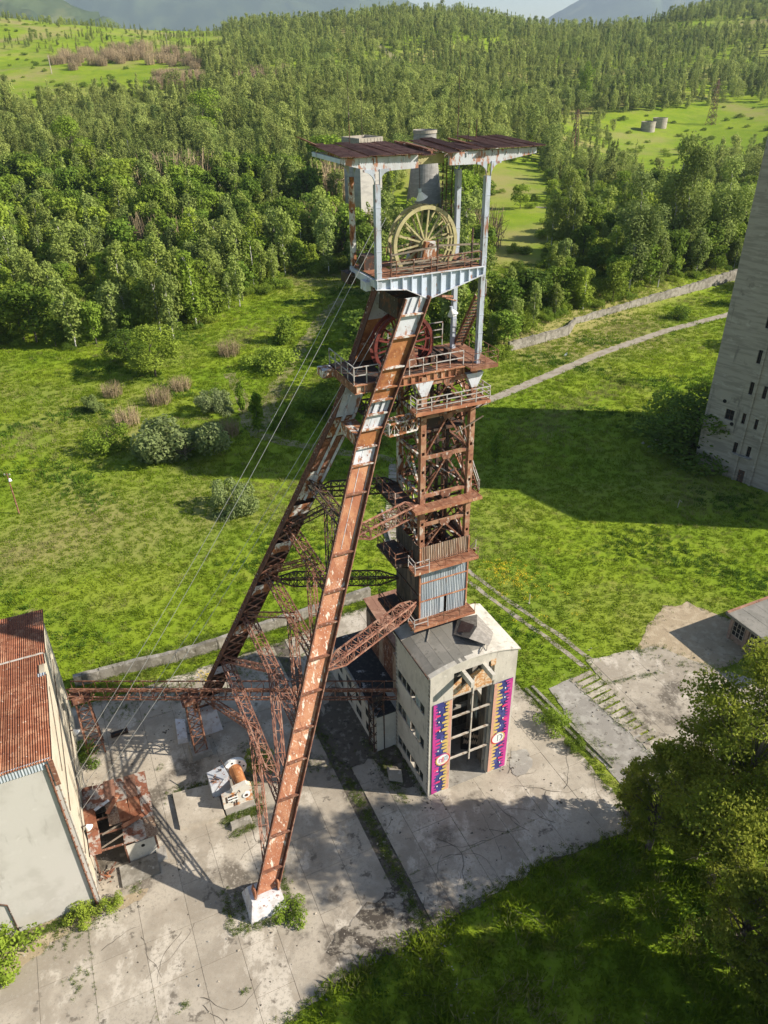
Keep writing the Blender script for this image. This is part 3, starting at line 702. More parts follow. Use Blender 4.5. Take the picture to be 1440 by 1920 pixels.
p = MB(); p.box(19.95, 20.35, 46.9, 47.8, 46.6, 47.2); HF.part('deck_end_box', p, WHITER, DK)
p = MB(); p.box(20.6, 21.5, 48.6, 49.6, DZ + .05, DZ + 1.0); HF.part('winch_box', p, DARK, DK)
for i in range(9):
    u = 20.5 + i * .91; p = MB(); dz = random.uniform(0, .03)
    if 22.3 < u < 27.2:
        p.box(u, u + .89, 46.25, 47.75, DZ + dz, DZ + .04 + dz); p.box(u, u + .89, 49.1, 50.6, DZ + dz, DZ + .04 + dz)
    else: p.box(u, u + .89, 46.25, 50.6, DZ + dz, DZ + .04 + dz)
    HF.part('deck_plate', p, DECKR, DK)
for i in range(16):
    a = Vector((random.uniform(21, 27.5), random.uniform(46.4, 47.4), DZ + .12 + random.uniform(0, .35))); b = a + Vector((random.uniform(.8, 2.4), random.uniform(-.3, .4), random.uniform(-.1, .3)))
    if b.x > 28.2: b.x = 28.2
    p = MB(); p.bar(a, b, .18, .05); HF.part('loose_plank', p, WOODG, DK)
for u, h in ((21.55, 2.1), (25.05, 2.15), (27.75, 2.6)):
    p = MB(); p.box(u - .05, u + .05, 46.22, 46.34, DZ, DZ + h); HF.part('deck_post', p, DARK, DK)
for a, b in (((21.5, 46.28, 48.9), (25.0, 46.28, 49.15)), ((25.1, 46.3, 49.2), (28.3, 46.3, 49.0)), ((21.5, 46.26, 48.3), (25.0, 46.26, 48.35)), ((21.6, 46.24, 47.95), (28.4, 46.24, 48.0)), ((25.0, 46.28, 48.4), (28.4, 46.28, 48.55))):
    p = MB(); p.bar(a, b, .05, .12); HF.part('guard_board', p, WOODG, DK)
railing(HF, [(20.6, 46.22, DZ), (28.5, 46.22, DZ)], BROWN, h=1.0, rails=(1.0, .5), parent=DK, r=.022)
railing(HF, [(20.6, 50.6, DZ), (28.5, 50.6, DZ)], BROWN, h=1.0, rails=(1.0, .5), parent=DK, r=.022)

# --- sheave wheels
def wheel(u, v, z, R, M, gap, nsp, nm_bear, MBr):
    n = 56
    def ring(vc, t, r0, r1):
        mb = MB(); vs = []
        for i in range(n):
            a = 2 * pi * i / n
            for r, dv in ((r0, -t), (r1, -t), (r1, t), (r0, t)): vs.append((u + r * cos(a), vc + dv, z + r * sin(a)))
        fs = []
        for i in range(n):
            j = (i + 1) % n
            for k in range(4): fs.append((4 * i + k, 4 * i + (k + 1) % 4, 4 * j + (k + 1) % 4, 4 * j + k))
        mb.add(vs, fs); return mb
    root = HF.part('sheave_wheel', ring(v, .12, R * .885, R * .93), M)
    for s in (-1, 1):
        HF.part('rim', ring(v + s * gap, .055, R * .90, R), M, root)
    for i in range(nsp):
        a = 2 * pi * (i + .3) / nsp
        for s in (-1, 1):
            mb = MB(); mb.bar((u + .32 * cos(a), v + s * gap * .85, z + .32 * sin(a)), (u + R * .88 * cos(a), v + s * gap, z + R * .88 * sin(a)), .11, .10, up=(0, 1, 0))
            HF.part('spoke', mb, M, root)
        if i % 2 == 0:
            mb = MB(); mb.bar((u + R * .93 * cos(a), v - gap, z + R * .93 * sin(a)), (u + R * .93 * cos(a), v + gap, z + R * .93 * sin(a)), .10); HF.part('rim_tie', mb, M, root)
    h = MB(); h.tube((u, v - gap - .12, z), (u, v + gap + .12, z), .36, n=16); HF.part('hub', h, M, root)
    ax = MB(); ax.tube((u, v - gap - .8, z), (u, v + gap + .8, z), .17, n=12); HF.part('axle', ax, DARK, root)
    for s in (-1, 1):
        b = MB(); vv = v + s * (gap + .55)
        b.hexa([(u - .75, vv - .2, z - 1.45), (u + .75, vv - .2, z - 1.45), (u + .75, vv + .2, z - 1.45), (u - .75, vv + .2, z - 1.45)], [(u - .35, vv - .2, z + .25), (u + .35, vv - .2, z + .25), (u + .35, vv + .2, z + .25), (u - .35, vv + .2, z + .25)])
        HF.part(nm_bear, b, MBr, root)
    return root
wheel(25.0, CV, 49.05, 2.47, YELLOW, .46, 14, 'bearing_pedestal', MIXP)
wheel(23.35, CV, 42.0, 2.42, WHEELR, .42, 14, 'bearing_pedestal', BROWN)

POSTM = mat('blue_grey_post_paint', (0.38, 0.42, 0.49), [((0.30, 0.33, 0.36), (2, 2, .8), .45, .65, 6), ((0.24, 0.125, 0.085), (3, 3, .5), .54, .64, 9), ((0.10, 0.055, 0.04), (3.5, 3.5, 1.2), .60, .68, 8)], bump=.15, bscale=9, var=.06)
BEAMW = mat('rust_streaked_beam_paint', (0.46, 0.48, 0.51), [((0.40, 0.40, 0.41), (2, 2, .8), .45, .65, 6), ((0.34, 0.17, 0.11), (2.4, 2.4, .9), .52, .60, 10), ((0.22, 0.085, 0.05), (3.5, 3.5, 1.2), .59, .66, 8)], bump=.15, bscale=9, var=.06)
# --- roof columns, beams, brackets and the canopy
def post(u, v, z0, z1, M=POSTM, w=.36):
    a = MB(); a.box(u - w / 2, u + w / 2, v - .19, v + .19, z0, z1); c = HF.part('roof_column', a, M)
    b = MB()
    for z in np.arange(z0 + 1.0, z1, 1.35): b.box(u - w / 2 - .02, u + w / 2 + .02, v - .21, v + .21, z, z + .05)
    HF.part('batten_strips', b, M, c); return c
post(20.62, 46.3, 46.9, 53.3); post(28.72, 46.35, 40.3, 53.3); post(20.62, 50.55, 46.9, 53.3, MIXP, .30); post(28.72, 50.2, 40.3, 53.3, POSTM, .32)
def bracket(u, v, s):
    pts = [(u + s * .17, v, 54.2), (u + s * .17, v, 53.0)]
    for i in range(6): a = i / 5 * pi / 2; pts.append((u + s * (.17 + .75 * (1 - cos(a))), v, 53.2 + .75 * sin(a) + .12))
    pts.append((u + s * .92, v, 54.2)); b = MB(); b.poly_prism(pts, (0, .14, 0)); HF.part('corner_bracket', b, POSTM)
for v in (46.22, 50.45):
    for u in (20.62, 28.72):
        for s in (-1, 1): bracket(u, v - .05, s)
    for pr in ([(18.25, 54.62), (20.4, 54.05), (23.5, 54.1), (23.5, 54.85), (18.25, 54.9)], [(25.75, 54.12), (28.9, 54.05), (32.4, 54.5), (32.4, 54.85), (25.75, 54.85)]):
        b = MB(); b.poly_prism([(a, v, z) for a, z in pr], (0, .22, 0)); rb = HF.part('roof_beam', b, BEAMW)
        s = MB()
        for u in np.arange(pr[0][0] + .2, pr[3][0] - .1, 1.0): s.box(u, u + .05, v - .06, v, 54.55, 54.84)
        HF.part('stiffener_strips', s, WHITER, rb)
b = MB(); b.box(18.25, 18.45, 46.44, 51.4, 54.62, 54.88); HF.part('roof_edge_beam', b, WHITEB)
b = MB(); b.box(23.3, 26.0, 47.4, 47.7, 54.15, 54.75); b.box(23.3, 26.0, 49.0, 49.3, 54.15, 54.75); HF.part('hoist_beam', b, YELLOW)
b = MB()
for u in (19.2, 20.6, 22.5, 24.5, 26.5, 28.7, 30.6, 32.2): b.bar((u, 46.3, 54.93), (u, 51.8, 55.15), .12, .14)
HF.part('purlins', b, BROWN)
for i in range(16):
    u = 18.1 + i * .92
    if i in (7,): continue
    L = 5.9 if i not in (10, 11) else 3.4
    sag = random.uniform(-.03, .03) + (-.15 if i in (6, 8) else 0)
    y0 = 45.85 + (random.uniform(-.25, .3) if 5 < i < 12 else random.uniform(-.05, .05))
    sheet_obj(HF, 'roof_sheet', .96, L, CORRD, (u, y0, 55.0 + sag), (radians(2.5) + random.uniform(-.012, .012), random.uniform(-.02, .02), random.uniform(-.012, .012)), pitch=.16, amp=.03)
for i in (7, 11):
    sheet_obj(HF, 'roof_sheet', .96, 3.0, CORRD, (18.1 + i * .92, 46.9, 55.05), (radians(6), .18, .25), pitch=.16, amp=.03)
sheet_obj(HF, 'roof_sheet', .9, 2.2, CORRD, (18.4, 50.3, 55.25), (.25, .3, .5), pitch=.16, amp=.03)
for u, v, h in ((20.8, 51, 4.5), (29.0, 51, 6.0), (29.3, 50, 1.5), (29.9, 50, 1.5), (28.4, 50, 1.6)):
    b = MB(); b.tube((u, v, 55), (u, v, 55 + h), .035, .012, n=6); HF.part('lightning_rod', b, DARK)
b = MB(); 
for u in (27.9, 28.35): b.bar((u, 50.45, 47.6), (u, 50.45, 54), .06)
for z in np.arange(47.8, 54, .35): b.bar((27.9, 50.45, z), (28.35, 50.45, z), .04)
HF.part('ladder', b, DARK)
b = MB()
for u, v in ((21.9, 49.5), (27.35, 50.0)):
    for i in range(14): b.box(u - .04, u + .04, v - .04, v + .04, 48.6 + i * .42, 48.9 + i * .42)
HF.part('hanging_chain', b, DARK)
# stay tubes with bent ends right of the deck
b = MB(); b.bar((24.6, 46.3, 45.9), (28.6, 50.2, 44.4), .12, .16); b.bar((24.6, 47.3, 45.9), (29.0, 50.2, 44.0), .08, .1); HF.part('gangway_beam', b, BROWN)

# floodlights hung on wires
def floodlight(u, v, z, top, label):
    T = Thing('floodlight', label, 'lamp', u, v, z, group='white floodlights hanging in the headframe')
    m_ = MB(); m_.tube((u, v, z + .42), (u + .15, v, z), .10, .42, n=14, cap=False); m_.tube((u, v, z + .42), (u + .148, v, z + .01), .09, .40, n=14, cap=False); T.part('shade', m_, LAMPW)
    m_ = MB(); m_.tube((u - .02, v, z + .65), (u, v, z + .40), .11, n=10); T.part('housing', m_, WHITEB)
    m_ = MB(); m_.tube((u - .02, v, z + .62), top, .02, n=5); T.part('cord', m_, DARK)
floodlight(24.75, 48.4, 51.9, (24.7, 48.4, 54.2), 'white bell floodlight on a cord above the yellow sheave wheel')
floodlight(28.15, 49.6, 43.2, (28.6, 50.1, 44.4), 'white bell floodlight under the upper deck beside the stairs')

# ==================================================================== GROUND
def axis_pts(a, b, d0, grow, dmax):
    out = [0.0]; d = d0
    while out[-1] < b: out.append(out[-1] + d); d = min(d * grow, dmax)
    neg = [0.0]; d = d0
    while neg[-1] > a: neg.append(neg[-1] - d); d = min(d * grow, dmax)
    return np.array(neg[::-1][:-1] + out)
gx = axis_pts(-9000, 9000, 3.0, 1.035, 260)
gy = np.concatenate([np.arange(-320, 120, 20), np.arange(120, 330, 2.5), np.arange(330, 1400, 9), np.arange(1400, 2600, 60), np.arange(2600, 14000, 300)])
XX, YY = np.meshgrid(gx, gy); ZZ = terrain(XX, YY)
me = bpy.data.meshes.new('ground')
nx, ny = len(gx), len(gy)
vv = np.stack([XX.ravel(), YY.ravel(), ZZ.ravel()], 1)
idx = np.arange(nx * ny).reshape(ny, nx)
ff = np.stack([idx[:-1, :-1].ravel(), idx[:-1, 1:].ravel(), idx[1:, 1:].ravel(), idx[1:, :-1].ravel()], 1)
me.vertices.add(len(vv)); me.vertices.foreach_set('co', vv.ravel())
me.loops.add(ff.size); me.loops.foreach_set('vertex_index', ff.ravel().astype(np.int32))
me.polygons.add(len(ff)); me.polygons.foreach_set('loop_start', np.arange(0, ff.size, 4, dtype=np.int32)); me.polygons.foreach_set('loop_total', np.full(len(ff), 4, dtype=np.int32))
me.polygons.foreach_set('use_smooth', np.ones(len(ff), bool)); me.update(calc_edges=True)
me.materials.append(GRASS)
structure('ground', me, label='bright green meadow rising to wooded hills')

def wob(pts, step, amp, seed=0):
    """densify a closed outline and roughen it"""
    r = random.Random(seed); out = []
    n = len(pts)
    for i in range(n):
        a = Vector(pts[i]); b = Vector(pts[(i + 1) % n]); k = max(1, int((b - a).length / step))
        for j in range(k):
            p = a.lerp(b, j / k); out.append((p.x + r.uniform(-amp, amp), p.y + r.uniform(-amp, amp)))
    return out

def sheet_from(name, outline, z, M, label=None, thick=0.0, follow=False):
    bm = bmesh.new(); vs = [bm.verts.new((x, y, z + (float(terrain(x, y)) if follow else 0))) for x, y in outline]
    f = bm.faces.new(vs); f.normal_update()
    if f.normal.z < 0: f.normal_flip()
    bmesh.ops.triangulate(bm, faces=[f])
    me = bpy.data.meshes.new(name); bm.to_mesh(me); bm.free(); me.materials.append(M)
    return structure(name, me, label=label)

def strip(name, pts, w, M, z=.03, label=None, jit=.12, seed=1):
    """a track along ground points following the terrain"""
    r = random.Random(seed); P = []
    for a, b in zip(pts[:-1], pts[1:]):
        a = Vector(a); b = Vector(b); k = max(1, int((b - a).length / 1.2))
        for j in range(k): P.append(a.lerp(b, j / k))
    P.append(Vector(pts[-1])); mb = MB(); vs = []
    for i, p in enumerate(P):
        d = (P[min(i + 1, len(P) - 1)] - P[max(i - 1, 0)]); d.z = 0; d.normalize(); nrm = Vector((-d.y, d.x, 0))
        ww = w(i / len(P)) if callable(w) else w
        for s in (-1, 1):
            q = p + nrm * (s * ww / 2 + r.uniform(-jit, jit)); vs.append((q.x, q.y, float(terrain(q.x, q.y)) + z))
    mb.add(vs, [(2 * i, 2 * i + 1, 2 * i + 3, 2 * i + 2) for i in range(len(P) - 1)])
    me = mb.mesh(name, M)
    return structure(name, me, label=label)

Gp = lambda *pp: [G(*p) for p in pp]
Gxy = lambda *pp: [(g.x, g.y) for g in (G(*p) for p in pp)]

# concrete yard: individual slabs clipped to the outline of the yard
YARD = Gxy((520, 1935), (640, 1835), (720, 1792), (800, 1745), (905, 1690), (1010, 1622), (1100, 1590), (1190, 1553), (1165, 1500), (1135, 1470), (1040, 1362), (975, 1287), (930, 1240), (880, 1180), (760, 1120), (640, 1152), (560, 1192), (420, 1240), (330, 1268), (215, 1308), (128, 1330), (40, 1400), (-60, 1700), (-140, 1990), (200, 2030))
EAST = Gxy((1030, 1290), (1072, 1272), (1120, 1320), (1205, 1380), (1260, 1450), (1230, 1490), (1170, 1478), (1120, 1420), (1060, 1340))
EAST2 = Gxy((1100, 1240), (1150, 1226), (1235, 1212), (1300, 1240), (1460, 1290), (1480, 1520), (1330, 1500), (1215, 1372))
DIRT = Gxy((1190, 1222), (1215, 1170), (1245, 1138), (1290, 1130), (1330, 1150), (1372, 1163), (1400, 1230), (1330, 1262), (1250, 1240))
yard_root = structure('concrete_yard', sheet_from.__defaults__ and bpy.data.meshes.new('concrete_yard'), label='cracked pale concrete yard of large slabs')
def _base(outline, M, z):
    bm = bmesh.new(); vs = [bm.verts.new((x, y, z)) for x, y in outline]; f = bm.faces.new(vs); f.normal_update()
    if f.normal.z < 0: f.normal_flip()
    bmesh.ops.triangulate(bm, faces=[f]); return bm
bm = _base(wob(YARD, .8, .32, 3), DSOIL, .012); bm.to_mesh(yard_root.data); bm.free(); yard_root.data.materials.append(DSOIL)

def clip_slabs(outline, us, vs, zt, M, seed, root, gap=.013, missing=0.0, skew=0.06):
    r = random.Random(seed)
    vs_all = vs
    for i in range(len(us) - 1):
        vs = [q for k, q in enumerate(vs_all) if k in (0, len(vs_all) - 1) or r.random() < .6]
        for j in range(len(vs) - 1):
            if r.random() < missing: continue
            u0, u1, v0, v1 = us[i] + gap, us[i + 1] - gap, vs[j] + gap, vs[j + 1] - gap
            cor = [W(u0, v0), W(u1, v0), W(u1, v1), W(u0, v1)]
            # clip the outline polygon against the slab rectangle
            poly = [Vector((x, y, 0)) for x, y in outline]
            for k in range(4):
                a, b = cor[k], cor[(k + 1) % 4]; nrm = Vector((-(b - a).y, (b - a).x, 0))
                out = []
                for q in range(len(poly)):
                    p, n_ = poly[q], poly[(q + 1) % len(poly)]
                    dp, dn = (p - a).dot(nrm), (n_ - a).dot(nrm)
                    if dp >= 0: out.append(p)
                    if (dp >= 0) != (dn >= 0): out.append(p.lerp(n_, dp / (dp - dn)))
                poly = out
                if len(poly) < 3: break
            if len(poly) < 3: continue
            ar = sum(poly[q].x * poly[(q + 1) % len(poly)].y - poly[(q + 1) % len(poly)].x * poly[q].y for q in range(len(poly))) / 2
            if abs(ar) < .5: continue
            if ar < 0: poly = poly[::-1]
            cx = sum((p for p in poly), Vector()) / len(poly)
            tz = r.uniform(-.012, .012); tx, ty = r.uniform(-.003, .003), r.uniform(-.003, .003)
            mb = MB(); top = [(p.x, p.y, zt + tz + (p.x - cx.x) * tx + (p.y - cx.y) * ty) for p in poly]
            mb.poly_prism(top, (0, 0, -.14))
            o = bpy.data.objects.new('slab', mb.mesh('slab', M)); link(o, root)
US = [-16.3, -12.2, -8.3, -4.3, -.6, 2.6, 5.6, 9.2, 12.6, 15.55]
US2 = [17.2, 19.4, 23.4, 27.4, 31.3, 35.2, 38.9, 42.5]
VS = [19.5, 23.2, 27, 30.6, 34.6, 38.3, 42.0, 46, 50, 54.3, 58.4, 62.6, 67, 72]
VS2 = [23, 27, 30.3, 34.6, 38.2, 40.9, 45, 49, 53.5, 58, 62.5, 67, 72]
clip_slabs(wob(YARD, .7, .20, 5), US, VS, .075, CONC, 21, yard_root)
clip_slabs(wob(YARD, .7, .20, 6), US2, VS2, .075, CONC, 22, yard_root)
def crack(u, v, ang, n, seed):
    r = random.Random(seed); p = Vector((u, v, 0)); pts = [p.copy()]
    for i in range(n): ang += r.uniform(-.38, .38); p = p + Vector((cos(ang), sin(ang), 0)) * r.uniform(.25, .6); pts.append(p.copy())
    mb = MB(); vs = []
    for i, q in enumerate(pts):
        d = pts[min(i + 1, n)] - pts[max(i - 1, 0)]; nn = Vector((-d.y, d.x, 0)).normalized() * r.uniform(.012, .035) * (1 - .6 * i / n); a = W((q + nn).x, (q + nn).y, .094); b = W((q - nn).x, (q - nn).y, .094); vs += [a, b]
    mb.add(vs, [(2 * i, 2 * i + 1, 2 * i + 3, 2 * i + 2) for i in range(n)]); o = bpy.data.objects.new('crack', mb.mesh('crack', DSOIL)); link(o, yard_root)
r_ = random.Random(44)
for i in range(46):
    u, v = (r_.uniform(17.5, 38), r_.uniform(29, 41)) if i < 26 else (r_.uniform(-12, 15), r_.uniform(24, 52))
    crack(u, v, r_.uniform(0, 6.3), r_.randint(6, 16), i)
pad_root = structure('concrete_pad', bpy.data.meshes.new('concrete_pad'), label='grey concrete pad between the hall and the sleeper strip')
bm = _base(wob(EAST, .8, .15, 4), DSOIL, .014); bm.to_mesh(pad_root.data); bm.free(); pad_root.data.materials.append(CONCD)
clip_slabs(wob(EAST, .8, .15, 4), [34, 39.5, 44.8, 50], [30, 35, 40, 45, 50, 55], .06, CONCD, 9, pad_root)
e2 = structure('concrete_apron', bpy.data.meshes.new('concrete_apron'), label='pale concrete apron in front of the brown shed')
bm = _base(wob(EAST2, .9, .2, 8), DSOIL, .014); bm.to_mesh(e2.data); bm.free(); e2.data.materials.append(DSOIL)
clip_slabs(wob(EAST2, .9, .2, 8), [44.2, 48.2, 53, 58, 63, 69], [26, 31.5, 37, 42.5, 46, 51, 56], .07, CONC, 10, e2)
sheet_from('bare_earth_patch', wob(DIRT, .8, .35, 2), .022, SOIL, label='bare sandy earth beside the brown shed')
sheet_from('dark_soil_patch', wob(Gxy((610, 1790), (640, 1740), (700, 1690), (745, 1655), (770, 1690), (795, 1735), (760, 1775), (690, 1800)), .5, .3, 5), .105, SOILMIX, label='dark soil spilled on the yard slabs')
sheet_from('dirt_spill', wob(Gxy((955, 1440), (960, 1410), (985, 1405), (1000, 1430), (990, 1450), (968, 1458)), .35, .12, 6), .10, CONCD, label='grit spill beside the hall corner')
sheet_from('flat_soil_verge', wob(Gxy((20, 1752), (188, 1695), (280, 1665), (265, 1690), (200, 1712), (100, 1770), (0, 1850), (-40, 1800)), .5, .18, 7), .105, SOIL, label='weedy soil verge along the white winding house')
sheet_from('wet_and_shade_patch', wob(Gxy((600, 1350), (625, 1290), (680, 1280), (738, 1300), (742, 1395), (780, 1470), (745, 1478), (700, 1425), (650, 1440), (615, 1410)), .5, .3, 17), .11, DSOIL, label='damp ground beside the hall, darkened further for its shade')  # damp ground blackened further, the hall's shade put into its colour
# tracks
strip('concrete_path', Gp((880, 764), (940, 741), (1000, 716), (1130, 661), (1250, 620), (1372, 588)), 2.6, PATHM, .03, 'pale concrete path crossing the meadow to the silo', .12, 3)
for off, nm in ((-.75, 1), (.75, 2)):
    pp = Gp((868, 1072), (920, 1112), (980, 1155), (1040, 1195), (1105, 1246))
    q = []
    for i, p in enumerate(pp):
        d = pp[min(i + 1, 4)] - pp[max(i - 1, 0)]; d.normalize(); q.append(p + Vector((-d.y, d.x, 0)) * off)
    strip('wheel_rut', q, .62, PATHM, .028, 'sandy wheel rut from the tower to the apron, ' + ('nearer the hall' if nm == 1 else 'farther from the hall'), .1, nm)
strip('foot_trail', Gp((430, 700), (452, 740), (462, 790), (480, 815), (540, 830), (640, 848), (740, 862)), 2.2, TRAIL, .028, 'trodden grass trail curving through the meadow', .35, 8)
strip('dirt_track', Gp((640, 560), (600, 600), (560, 660), (520, 720), (485, 810)), 3.0, TRAIL, .035, 'grassy track climbing to the forest edge', .5, 9)
strip('hill_road', Gp((640, 66), (690, 78), (720, 95), (752, 118)), 8, TRAIL, .3, 'pale track over the wooded hill', .8, 9)
strip('field_track', Gp((1005, 388), (1060, 393), (1100, 390), (1130, 380)), 1.6, PATHM, .05, 'short grey strip in the far clearing', .2, 9)

# plank-like concrete sleepers: two strips
def sleepers(pts, n, L, w, root_name, label, seed):
    r = random.Random(seed); a, b = Vector(pts[0]), Vector(pts[1]); d = (b - a).normalized(); nrm = Vector((-d.y, d.x, 0))
    root = bpy.data.objects.new(root_name, None); COL.objects.link(root); root.location = a; root['kind'] = 'structure'; root['label'] = label
    for i in range(n):
        c = (b - a) * ((i + .5) / n); ww = (b - a).length / n * w
        mb = MB(); j = lambda s: r.uniform(-.12, .12)
        q = [c + d * (-ww / 2) + nrm * (-L / 2 + j(0)), c + d * (ww / 2 + j(0) * .3) + nrm * (-L / 2 + j(0)), c + d * (ww / 2 + j(0) * .3) + nrm * (L / 2 + j(0)), c + d * (-ww / 2) + nrm * (L / 2 + j(0))]
        mb.poly_prism([(p.x, p.y, float(terrain(a.x + p.x, a.y + p.y)) - a.z + .10 + r.uniform(-.015, .02)) for p in q], (0, 0, .0 - .14))
        o = bpy.data.objects.new('concrete_sleeper', mb.mesh('concrete_sleeper', CONC)); link(o, root)
g0, g1, g2 = W(45.6, 48.3), W(46.4, 40.3), W(46.8, 33.8)
sleepers((g0, g1), 9, 3.1, .72, 'sleeper_path', 'strip of concrete sleepers beside the pale apron', 4)
sleepers((g1, g2), 7, 3.1, .72, 'sleeper_path', 'strip of concrete sleepers running under the big tree', 5)
sleepers((G(742, 870), G(733, 1040)), 20, 2.3, .82, 'plank_walk', 'stepped walk of flat slabs behind the headframe tower', 6)
# kerb gutter east of the hall
for k, (a, b, nm) in enumerate((((985, 1292), (1115, 1420), 'near'), ((998, 1288), (1150, 1440), 'far'))):
    p, q = G(*a), G(*b); mb = MB(); mb.bar(p + Vector((0, 0, .08)), q + Vector((0, 0, .08)), .32, .22)
    structure('kerb', mb.mesh('kerb', OLDC), label='mossy kerb of the gutter between yard and pad, ' + ('yard side' if k == 0 else 'pad side'))

# ==================================================================== SHAFT HALL
HA = Thing('shaft_hall', 'pale concrete hall with tall front opening under the headframe tower', 'building', 26.8, 44.5, 0)
hu0, hu1, hv0, hv1, he = 22.45, 31.2, 41.0, 47.9, 15.3
ou0, ou1 = 24.72, 28.85
t = .4
def arch(u): return he + .75 * (1 - ((u - 26.8) / 4.4) ** 2)
w = MB()
for (a, b) in ((hu0, ou0), (ou1, hu1)):
    n = 4
    for i in range(n):
        ua, ub = a + (b - a) * i / n, a + (b - a) * (i + 1) / n
        w.hexa([(ua, hv0, 0), (ub, hv0, 0), (ub, hv0 + t, 0), (ua, hv0 + t, 0)], [(ua, hv0, arch(ua)), (ub, hv0, arch(ub)), (ub, hv0 + t, arch(ub)), (ua, hv0 + t, arch(ua))])
n = 4
for i in range(n):
    ua, ub = ou0 + (ou1 - ou0) * i / n, ou0 + (ou1 - ou0) * (i + 1) / n
    w.hexa([(ua, hv0, 14.9), (ub, hv0, 14.9), (ub, hv0 + t, 14.9), (ua, hv0 + t, 14.9)], [(ua, hv0, arch(ua)), (ub, hv0, arch(ub)), (ub, hv0 + t, arch(ub)), (ua, hv0 + t, arch(ua))])
HA.part('front_wall', w, WALLF)
# left wall with three long window bands
bands = [(.9, 2.15), (5.4, 6.75), (9.75, 10.95)]
w = MB(); z0 = 0
wv0, wv1 = 42.0, 47.6
w.box(hu0, hu0 + t, hv0 + t + .001, wv0, 0, he - .1); w.box(hu0, hu0 + t, wv1, hv1, 0, he - .1)
for (a, b) in [(0, bands[0][0]), (bands[0][1], bands[1][0]), (bands[1][1], bands[2][0]), (bands[2][1], he - .1)]: w.box(hu0 + .001, hu0 + t, wv0, wv1, a, b)
HA.part('side_wall', w, WALLF)
for bi, (a, b) in enumerate(bands):
    n = 6; wd = (wv1 - wv0) / n
    fr = MB(); fr.box(hu0 + .03, hu0 + .09, wv0, wv1, a, a + .05); fr.box(hu0 + .03, hu0 + .09, wv0, wv1, b - .05, b)
    for i in range(1, n): fr.box(hu0 + .03, hu0 + .09, wv0 + wd * i - .03, wv0 + wd * i + .03, a + .05, b - .05)
    wr = HA.part('window', fr, FRAMEW)
    for i in range(n):
        if (bi, i) in ((0, 2), (1, 2), (2, 2)): continue
        p = MB(); p.box(hu0 + .10, hu0 + .115, wv0 + wd * i + .035, wv0 + wd * (i + 1) - .035, a + .06, b - .06)
        HA.part('pane', p, GLASSP if (bi, i) in ((1, 3), (2, 1), (1, 1)) else GLASS, wr)
for z in np.arange(.5, 14.6, .52):
    for va in (hv0 + .02, hv1 - .3):
        qn = MB(); qn.box(hu0 - .035, hu0 - .003, va, va + .28, z, z + .30); HA.part('corner_block', qn, CONCD)
# right wall with real window bands that let the sun in
w = MB(); w.box(hu1 - t, hu1, hv0 + t + .001, 41.9, 0, he - .1); w.box(hu1 - t, hu1, 47.4, hv1, 0, he - .1)
for (a, b) in [(0, 5.6), (6.7, 10.0), (10.8, he - .1)]: w.box(hu1 - t + .001, hu1 - .001, 41.9, 47.4, a, b)
HA.part('side_wall', w, WALLF)
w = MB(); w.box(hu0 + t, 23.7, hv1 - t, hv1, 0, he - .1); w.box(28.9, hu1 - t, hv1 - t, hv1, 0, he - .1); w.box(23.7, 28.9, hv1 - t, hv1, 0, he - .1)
HA.part('rear_wall', w, DARKSH)  # dim depth of the hall put into the wall's dark colour
w = MB(); w.box(hu0 + t, hu1 - t, hv0 + .02, hv1 - t, .085, .16); HA.part('floor', w, CONCD)
# inner columns and dark inner lining seen through the opening
for u, v in ((25.6, 46.2), (29.9, 46.0), (24.6, 44.4)):
    w = MB(); w.box(u - .28, u + .28, v - .28, v + .28, .16, 14.8); HA.part('inner_column', w, CONCD)
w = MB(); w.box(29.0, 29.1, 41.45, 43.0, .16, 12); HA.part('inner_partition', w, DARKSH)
for z in (4.2, 8.6):
    w = MB(); w.box(hu0 + t, hu1 - t, 46.2, 46.5, z, z + .4); w.box(30.3, 30.6, 41.5, 46.2, z, z + .4); HA.part('inner_beam', w, CONCD)
w = MB(); w.poly_prism([(28.3, 42.6, 6.4), (28.95, 44.6, 6.4), (28.95, 44.6, 9.2), (28.3, 42.6, 9.2)], (.05, -.02, 0)); HA.part('open_sash', w, GLASSP)
# opening: bars, mullion, orange panel, jambs, projecting beams
for z in (4.13, 6.8, 9.47, 12.03):
    w = MB(); w.box(ou0, ou1, 41.05, 41.18, z - .09, z + .09); HA.part('opening_bar', w, FRAMEW)
w = MB(); w.box(26.72, 26.84, 40.98, 41.10, 3.2, 13.6); HA.part('opening_mullion', w, FRAMEW)
for u in (ou0 + .02, ou1 - .22):
    w = MB(); w.box(u, u + .2, 41.41, 41.62, 0.1, 14.8); HA.part('opening_jamb', w, CONCD)
pieces = [[(24.75, 12.15), (25.55, 12.15), (25.55, 14.1), (24.75, 13.5)], [(25.57, 12.15), (26.3, 12.15), (26.3, 13.3), (25.57, 13.0)], [(26.32, 12.15), (27.1, 12.15), (27.1, 14.3), (26.32, 13.9)], [(27.12, 12.15), (27.9, 12.15), (27.9, 13.9), (27.3, 14.4), (27.12, 14.3)], [(27.92, 12.15), (28.82, 12.15), (28.82, 13.35), (28.3, 13.9), (27.92, 13.85)]]
for p in pieces:
    w = MB(); w.poly_prism([(a, 41.06, z) for a, z in p], (0, .06, 0)); HA.part('orange_panel', w, PANELO)
w = MB(); w.poly_prism([(28.45, 40.985, 14.3), (28.95, 40.985, 14.3), (28.95, 40.985, 15.0), (28.4, 40.985, 15.0)], (0, .01, 0)); HA.part('rust_stain_panel', w, PANELO)
for u in (25.45, 27.55):
    w = MB(); w.box(u, u + .34, 39.35, 41.2, 14.35, 14.95); HA.part('hoist_beam', w, WALLF)
